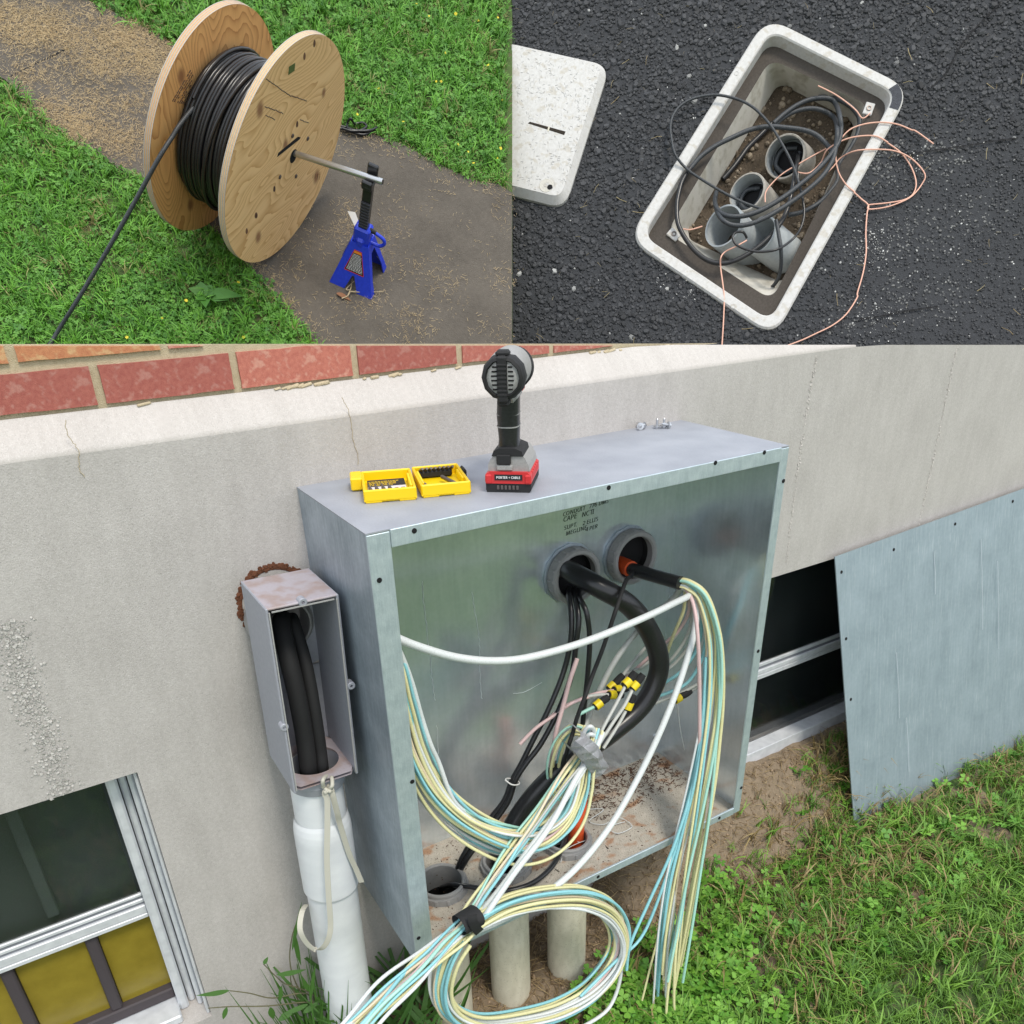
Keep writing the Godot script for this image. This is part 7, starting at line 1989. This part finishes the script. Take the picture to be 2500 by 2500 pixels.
	wire("tracer_wire", [Vector3(0.2877, 0.006, -0.2553), Vector3(0.3444, 0.006, -0.2455), Vector3(0.3968, 0.006, -0.2194), Vector3(0.437, 0.006, -0.1824), Vector3(0.4495, 0.006, -0.1457), Vector3(0.4357, 0.006, -0.1146), Vector3(0.3951, 0.006, -0.0816), Vector3(0.3451, 0.006, -0.0485)], 0.0022, M.copper, "inner copper wire of the loop lying on the asphalt right of the handhole", "wire", gw, 8, 7)
	wire("tracer_wire", [Vector3(0.1678, -0.02, -0.0956), Vector3(0.1756, -0.02, -0.1265), Vector3(0.1818, -0.02, -0.164), Vector3(0.2167, 0.014, -0.1817), Vector3(0.2825, 0.014, -0.2198), Vector3(0.3366, 0.014, -0.2377), Vector3(0.3932, 0.014, -0.2353), Vector3(0.4487, 0.014, -0.2111), Vector3(0.4572, 0.006, -0.1832), Vector3(0.4503, 0.006, -0.1365), Vector3(0.4294, 0.006, -0.1017), Vector3(0.3957, 0.006, -0.065), Vector3(0.3528, 0.006, -0.0356), Vector3(0.3445, 0.006, -0.0457)], 0.0022, M.copper, "outer copper wire of the loop lying on the asphalt right of the handhole", "wire", gw, 8, 7)
	wire("tracer_wire", [Vector3(0.2808, 0.012, -0.0592), Vector3(0.3139, 0.006, -0.0541), Vector3(0.3445, 0.006, -0.0457), Vector3(0.3551, 0.006, -0.0199), Vector3(0.3844, 0.006, 0.0372), Vector3(0.4182, 0.006, 0.0918), Vector3(0.4449, 0.006, 0.1549), Vector3(0.4638, 0.006, 0.222), Vector3(0.4718, 0.006, 0.2393), Vector3(0.4695, 0.006, 0.3023), Vector3(0.4504, 0.006, 0.3539), Vector3(0.419, 0.006, 0.4019), Vector3(0.3863, 0.006, 0.4482), Vector3(0.333, 0.006, 0.5111)], 0.0024, M.copper, "long copper wire trailing over the asphalt from the knot to the lower edge", "wire", gw, 8, 7)
	wire("tracer_wire", [Vector3(0.1248, -0.02, -0.1718), Vector3(0.0953, -0.02, -0.1249), Vector3(0.0669, -0.02, -0.076), Vector3(0.0434, -0.02, -0.0345), Vector3(0.0297, -0.02, 0.0072), Vector3(0.0255, -0.02, 0.0488), Vector3(0.0418, -0.02, 0.08)], 0.0022, M.copper, "copper wire between the two conduit mouths in the handhole", "wire", gw, 8, 7)
	wire("tracer_wire", [Vector3(0.0655, 0.04, 0.2562), Vector3(0.0439, 0.04, 0.2917), Vector3(0.0202, 0.02, 0.3106), Vector3(0.0186, 0.02, 0.336), Vector3(0.0331, 0, 0.3549), Vector3(0.0653, 0.012, 0.3994), Vector3(0.096, 0.008, 0.4395), Vector3(0.129, 0.008, 0.4975), Vector3(0.1656, 0.008, 0.5667), Vector3(0.1974, 0.008, 0.628)], 0.0024, M.copper, "copper wire from the elbow over the lower rim and straight down", "wire", gw, 8, 7)
	wire("tracer_wire", [Vector3(-0.0115, -0.02, -0.3442), Vector3(0.0513, -0.02, -0.3433), Vector3(0.1038, -0.02, -0.3352), Vector3(0.1429, -0.02, -0.3253), Vector3(0.1746, -0.02, -0.3119), Vector3(0.1875, -0.02, -0.3378)], 0.0022, M.copper, "copper wire along the top wall ending at the bracket", "wire", gw, 8, 7)
	wire("tracer_wire", [Vector3(-0.1518, -0.02, 0.285), Vector3(-0.1279, -0.02, 0.2751), Vector3(-0.0998, -0.02, 0.2479)], 0.0022, M.copper, "short copper wire from the left ledge to the elbow mouth", "wire", gw, 8, 7)
	# ---------- the lid beside it ----------
	var lq := [Vector3(-1.431, 0, 0.1181), Vector3(-0.6874, 0, -0.0608), Vector3(-0.5713, 0, 0.3251), Vector3(-1.3709, 0, 0.4948)]
	lq[2] = Vector3(-0.5374, 0, 0.4249)
	lq[1] = Vector3(-0.6635, 0, -0.0753)
	lq[0] = lq[1] + (Vector3(-1.0036, 0, 0.011) - Vector3(-0.7321, 0, -0.0534)).normalized() * 0.40
	lq[3] = lq[2] + (lq[0] - lq[1]) * 1.0
	# keep the lid clear of the seam on its left
	var lid := thing("handhole_cover", "pale speckled polymer lid of the handhole lying on the asphalt at the left", "lid", (lq[1] + lq[2]) / 2)
	var cutx := [Vector3(-1.0182, 0, -0.0092), Vector3(-0.6621, 0, 0.5671)]
	var top := PackedVector2Array()
	for e in rounded(inset(lq, 0.0, 0.0), 0.06): top.append(Vector2(e.x, -e.z))
	var xf := Transform3D(Basis(Vector3.RIGHT, Vector3.FORWARD, Vector3.UP), Vector3.ZERO)
	var s0 := Vector2(cutx[0].x, -cutx[0].z)
	var s1 := Vector2(cutx[1].x, -cutx[1].z)
	var sd := (s1 - s0).normalized()
	var sn := Vector2(-sd.y, sd.x)
	var inside := Vector2(lq[1].x, -lq[1].z) - s0
	if sn.dot(inside) < 0: sn = -sn
	var half := PackedVector2Array([s0 - sd * 3, s0 + sd * 3, s0 + sd * 3 + sn * 3, s0 - sd * 3 + sn * 3])
	var slot_c := [Vector3(-0.7987, 0.03, 0.2392), Vector3(-0.7958, 0.03, 0.2313), Vector3(-0.6676, 0.03, 0.2055), Vector3(-0.6653, 0.03, 0.2182)]
	var hs := PackedVector2Array()
	for e in slot_c: hs.append(Vector2(e.x, -e.z))
	st = S()
	var bodies := Geometry2D.intersect_polygons(top, half)
	for body in bodies:
		var small := Geometry2D.intersect_polygons(Geometry2D.offset_polygon(top, -0.020)[0], half)
		prism(st, body, xf, -0.004, 0.008)
		prism(st, small[0], xf, 0.004, 0.0316)
		# rounded shoulder
		var nb: int = body.size()
		for i in nb:
			var a: Vector2 = body[i]
			var b: Vector2 = body[(i + 1) % nb]
			var ca := nearest_on(small[0], a)
			var cb := nearest_on(small[0], b)
			var n2 := (a + b) / 2 - (ca + cb) / 2
			quad(st, xf * Vector3(a.x, a.y, 0.008), xf * Vector3(b.x, b.y, 0.008), xf * Vector3(cb.x, cb.y, 0.0316), xf * Vector3(ca.x, ca.y, 0.0316), Vector3(n2.x * 50, 0.85, -n2.y * 50).normalized())
	var plate := obj("plate", st, M.polymer, lid)
	st = S()
	prism(st, hs, xf, 0.026, 0.0322)
	obj("lift_slot", st, tint(M.grit, Color(0.35, 0.3, 0.22)), plate)
	st = S()
	var sm := [Vector3(-0.73, 0.0325, 0.2164), Vector3(-0.724, 0.0325, 0.2156), Vector3(-0.7197, 0.0325, 0.2315), Vector3(-0.7246, 0.0325, 0.2324)]
	quad(st, sm[0], sm[1], sm[2], sm[3], Vector3.UP)
	obj("lift_pin", st, M.pvc_cream, plate)
	st = S()
	lathe(st, Transform3D(Basis(), Vector3(-0.6273, 0.0316, 0.3976)), [Vector2(0.024, 0.0), Vector2(0.023, 0.0012), Vector2(0.019, 0.0008), Vector2(0.010, 0.0005)], 24)
	obj("bolt_recess", st, M.polymer_stained, plate)
	st = S()
	disc(st, Vector3(-0.6125, 0.0322, 0.3969), Vector3.UP, 0.0095, 0.0006, 16)
	obj("bolt_hole", st, M.hole, plate)
	st = S()
	lathe(st, Transform3D(Basis(), Vector3(-0.6982, 0.0316, 0.3911)), [Vector2(0.0125, 0.0), Vector2(0.0125, 0.0008), Vector2(0.0105, 0.0008), Vector2(0.0105, 0.0004), Vector2(0, 0.0004)], 20)
	obj("plug", st, M.polymer, plate)
	# raised dashes of the slip resistant surface
	var dash := S()
	box(dash, Transform3D(), Vector3(1, 0.09, 0.18), 0.03)
	var xq := []
	var cq := []
	for i in 4200:
		var p := Vector2(rng.randf_range(-1.2, 0.0), rng.randf_range(-0.6, 0.6))
		for body in bodies:
			if not Geometry2D.is_point_in_polygon(p, body): continue
			var w: Vector3 = xf * Vector3(p.x, p.y, 0.0319)
			if nearest_on(body, p).distance_to(p) < 0.018 or Geometry2D.is_point_in_polygon(p, Geometry2D.offset_polygon(hs, 0.008)[0]): continue
			var ang := (0.5 if rng.randf() < 0.5 else 2.1) + rng.randfn() * 0.35
			xq.append(Transform3D(Basis(Vector3.UP, ang).scaled(Vector3.ONE * 0.0085), w))
			cq.append(Color(0.30, 0.30, 0.29).lerp(Color(0.46, 0.46, 0.45), rng.randf()))
	var dm := instanced("slip_dashes", dash.commit(), leaf_mat(0.0), xq, cq, plate)
	# ---------- stones, dust and litter of the paving ----------
	stones(q, lq)

func nearest_on(poly: PackedVector2Array, p: Vector2) -> Vector2:
	var best := poly[0]
	var bd := 1e9
	for i in poly.size():
		var c := Geometry2D.get_closest_point_to_segment(p, poly[i], poly[(i + 1) % poly.size()])
		if c.distance_squared_to(p) < bd:
			bd = c.distance_squared_to(p)
			best = c
	return best

func pipe_stub(c: Vector3, axis: Vector3, r: float, label: String, cable: bool):
	var t := thing("conduit_stub", label, "conduit", c, "conduit mouths in the handhole")
	var y := axis.normalized()
	var x := y.cross(Vector3(0, 0.2, 1)).normalized()
	var xf := Transform3D(Basis(x, y, x.cross(y)), c)
	var st := S()
	lathe(st, xf, [Vector2(r, -0.16), Vector2(r, -0.004), Vector2(r - 0.002, 0), Vector2(r - 0.0065, 0), Vector2(r - 0.0065, -0.075)], 40)
	obj("pipe", st, M.pvc_dirty, t)
	st = S()
	lathe(st, xf, [Vector2(r - 0.0068, -0.001), Vector2(r - 0.0068, -0.074), Vector2(0, -0.0745)], 36)
	obj("lining", st, M.pvc_grey, t)
	st = S()
	lathe(st, xf, [Vector2(r - 0.014, -0.058), Vector2(0, -0.058)], 28)
	obj("dark_bore", st, M.hole, t)
	if cable:
		st = S()
		tube(st, smooth([xf * Vector3(r * 0.2, -0.058, -r * 0.55), xf * Vector3(-r * 0.45, -0.045, -r * 0.3), xf * Vector3(-r * 0.5, -0.040, r * 0.35), xf * Vector3(r * 0.05, -0.045, r * 0.6), xf * Vector3(r * 0.5, -0.040, r * 0.2), xf * Vector3(r * 0.45, -0.05, -r * 0.4)], 6), 0.0075, 9)
		obj("muddy_cable", st, M.black_dusty, t)

func half_pipe(t: Node3D, a: Vector3, b: Vector3, r: float, called: String):
	var y := (a - b).normalized()
	var x := y.cross(Vector3(0, 1, 0)).normalized()
	var xf := Transform3D(Basis(x, y, x.cross(y)), b)
	var l := a.distance_to(b)
	var st := S()
	lathe(st, xf, [Vector2(r - 0.006, 0), Vector2(r, 0), Vector2(r, l), Vector2(r - 0.0055, l), Vector2(r - 0.0055, 0.003), Vector2(0, 0.003)], 40)
	obj(called, st, M.pvc_grey, t)

func stones(q: Array, lq: Array):
	var shapes := []
	for k in 3:
		var r := RandomNumberGenerator.new()
		r.seed = 90 + k
		var sp := SphereMesh.new()
		sp.radius = 0.5
		sp.height = 1.0
		sp.radial_segments = 6
		sp.rings = 3
		var arr := sp.get_mesh_arrays()
		var vs: PackedVector3Array = arr[Mesh.ARRAY_VERTEX]
		var moved := {}
		var ids: PackedInt32Array = arr[Mesh.ARRAY_INDEX]
		for i in vs.size():
			var key := (vs[i] * 100.0).round()
			if not moved.has(key): moved[key] = r.randf_range(0.72, 1.12)
			var v: Vector3 = vs[i] * moved[key]
			vs[i] = Vector3(v.x, clampf(v.y, -0.5, 0.30) * 0.75, v.z * 0.8)
		var st := S()
		for i in range(0, ids.size(), 3):
			var n: Vector3 = (vs[ids[i + 2]] - vs[ids[i]]).cross(vs[ids[i + 1]] - vs[ids[i]]).normalized()
			if n == Vector3.ZERO: continue
			if n.dot(vs[ids[i]]) < 0: n = -n
			tri(st, vs[ids[i]], vs[ids[i + 1]], vs[ids[i + 2]], n, n, n)
		shapes.append(st.commit())
	var hole := PackedVector2Array()
	for e in rounded(inset(q, 0.002, 0), 0.085): hole.append(Vector2(e.x, e.z))
	var lid := PackedVector2Array()
	for e in inset(lq, -0.002, 0): lid.append(Vector2(e.x, e.z))
	var cs := [Vector3(-1.2122, 0, -0.3287), Vector3(0.6021, 0, -1.1747), Vector3(1.2997, 0, 0.0342), Vector3(-0.4085, 0, 0.9719)]
	var area := PackedVector2Array()
	for e in cs: area.append(Vector2(e.x, e.z))
	var lo := Vector2(9, 9)
	var hi := Vector2(-9, -9)
	for p in area:
		lo = lo.min(p)
		hi = hi.max(p)
	var fine_c := Vector3(0.6824, 0, -0.0018)
	var dusty := [Vector3(0.4629, 0, 0.014), Vector3(0.4368, 0, 0.0678), Vector3(0.496, 0, 0.2981), Vector3(0.7017, 0, 0.1273), Vector3(0.4739, 0, -0.2919), Vector3(0.3057, 0, -0.1862), Vector3(0.6653, 0, -0.1914), Vector3(0.5915, 0, 0.1664), Vector3(0.5709, 0, -0.0626)]
	var xs := [[], [], []]
	var co := [[], [], []]
	for i in 60000:
		var p := Vector2(rng.randf_range(lo.x, hi.x), rng.randf_range(lo.y, hi.y))
		if not Geometry2D.is_point_in_polygon(p, area) or Geometry2D.is_point_in_polygon(p, hole) or Geometry2D.is_point_in_polygon(p, lid): continue
		var fine := smoothstep(0.62, 0.22, p.distance_to(Vector2(fine_c.x, fine_c.z)))
		if rng.randf() < fine * 0.1: continue
		var s := lerpf(rng.randf_range(0.007, 0.014) + 0.020 * pow(rng.randf(), 7.0), rng.randf_range(0.0045, 0.0115), fine)
		var k := i % 3
		xs[k].append(Transform3D(Basis.from_euler(Vector3(rng.randfn() * 0.22, rng.randf() * TAU, rng.randfn() * 0.22)).scaled(Vector3(s, s * 0.8, s)), Vector3(p.x, -0.003 + rng.randf_range(-0.0015, 0.0015), p.y)))
		var c := Color(0.016, 0.017, 0.019).lerp(Color(0.053, 0.055, 0.060), rng.randf())
		var near := 9.0
		for e in dusty: near = minf(near, p.distance_to(Vector2(e.x, e.z)))
		if rng.randf() < 0.5 * smoothstep(0.12, 0.03, near): c = c.lerp(Color(0.22, 0.22, 0.21), rng.randf_range(0.2, 0.8))
		elif rng.randf() < 0.005 + 0.012 * fine: c = c.lerp(Color(0.5, 0.5, 0.48), rng.randf_range(0.2, 0.9))
		co[k].append(c)
	for k in 3:
		tag(instanced("asphalt_stones", shapes[k], stone_mat(), xs[k], co[k]), ["dark broken stones of the open graded asphalt round the handhole", "flatter dark chips set between the stones of the asphalt", "small angular grains filling the asphalt surface"][k], "asphalt stones")
	# tar seams and dusty scrapes
	for e in [[[Vector3(0.3172, 0.0035, -0.4822), Vector3(0.3312, 0.0035, -0.5249), Vector3(0.333, 0.0035, -0.5717), Vector3(0.3287, 0.0035, -0.6205), Vector3(0.3304, 0.0035, -0.6673), Vector3(0.3427, 0.0035, -0.7292), Vector3(0.3572, 0.0035, -0.787), Vector3(0.3659, 0.0035, -0.8216)], "walk_joint"], [[Vector3(0.3451, 0.0035, -0.2349), Vector3(0.3821, 0.0035, -0.2639), Vector3(0.4404, 0.0035, -0.3063), Vector3(0.4845, 0.0035, -0.3388), Vector3(0.5321, 0.0035, -0.3731), Vector3(0.5784, 0.0035, -0.4091), Vector3(0.6428, 0.0035, -0.4543)], "tar"], [[Vector3(0.5141, 0.0035, 0.2923), Vector3(0.563, 0.0035, 0.2582), Vector3(0.6082, 0.0035, 0.2184), Vector3(0.6581, 0.0035, 0.1788), Vector3(0.7088, 0.0035, 0.1413)], "tar"]]:
		var st := S()
		var p := smooth(e[0], 10)
		for i in p.size() - 1:
			var d := (p[i + 1] - p[i]).normalized().cross(Vector3.UP) * (0.0022 + 0.0014 * sin(i * 1.7))
			quad(st, p[i] - d, p[i] + d, p[i + 1] + d, p[i + 1] - d, Vector3.UP)
		struct("asphalt_crack", st, M.hole)
	# litter: straw, white chips
	var xl := []
	var cl := []
	for i in 420:
		var p := Vector2(rng.randf_range(lo.x, hi.x), rng.randf_range(lo.y, hi.y))
		if not Geometry2D.is_point_in_polygon(p, area) or Geometry2D.is_point_in_polygon(p, hole) or Geometry2D.is_point_in_polygon(p, lid): continue
		xl.append(place(p.x, 0.006, p.y, 0.010 + 0.035 * pow(rng.randf(), 3.0), 0.15))
		cl.append(Color(0.50, 0.42, 0.22).lerp(Color(0.30, 0.22, 0.10), rng.randf()))
	tag(instanced("dry_straw", straw_mesh(), leaf_mat(0.0), xl, cl), "scattered bits of dry straw on the asphalt round the handhole", "straw")
	var pb := S()
	box(pb, Transform3D(), Vector3(1, 0.6, 0.8), 0.22)
	var xw := []
	var cw := []
	for e in [[Vector3(-0.0289, 0, 0.467), 0.035, 45], [Vector3(-0.0998, 0, 0.489), 0.02, 16], [Vector3(-0.4377, 0, -0.0851), 0.035, 22], [Vector3(-0.3238, 0, -0.0463), 0.008, 5], [Vector3(0.4263, 0, 0.0588), 0.045, 200], [Vector3(0.5749, 0, 0.2678), 0.045, 120], [Vector3(0.3831, 0, -0.2313), 0.03, 60], [Vector3(0.6869, 0, -0.0629), 0.16, 140]]:
		for k in e[2]:
			var c: Vector3 = e[0] + Vector3(rng.randfn(), 0, rng.randfn()) * e[1]
			if Geometry2D.is_point_in_polygon(Vector2(c.x, c.z), hole): continue
			xw.append(place(c.x, 0.003, c.z, 0.0012 + 0.005 * pow(rng.randf(), 4.0), 0.6))
			cw.append(Color(0.75, 0.75, 0.72).lerp(Color(0.35, 0.34, 0.32), rng.randf()))
	tag(instanced("white_chips", pb.commit(), leaf_mat(0.0), xw, cw), "white chips and dust broken off the rim, scattered on the asphalt", "chips")

func stone_mat() -> StandardMaterial3D:
	var m := mat(Color.WHITE, 0.72)
	m.vertex_color_use_as_albedo = true
	m.normal_enabled = true
	m.normal_texture = M.fine_n
	m.normal_scale = 0.6
	m.uv1_triplanar = true
	m.uv1_scale = Vector3.ONE * 3.0
	return m
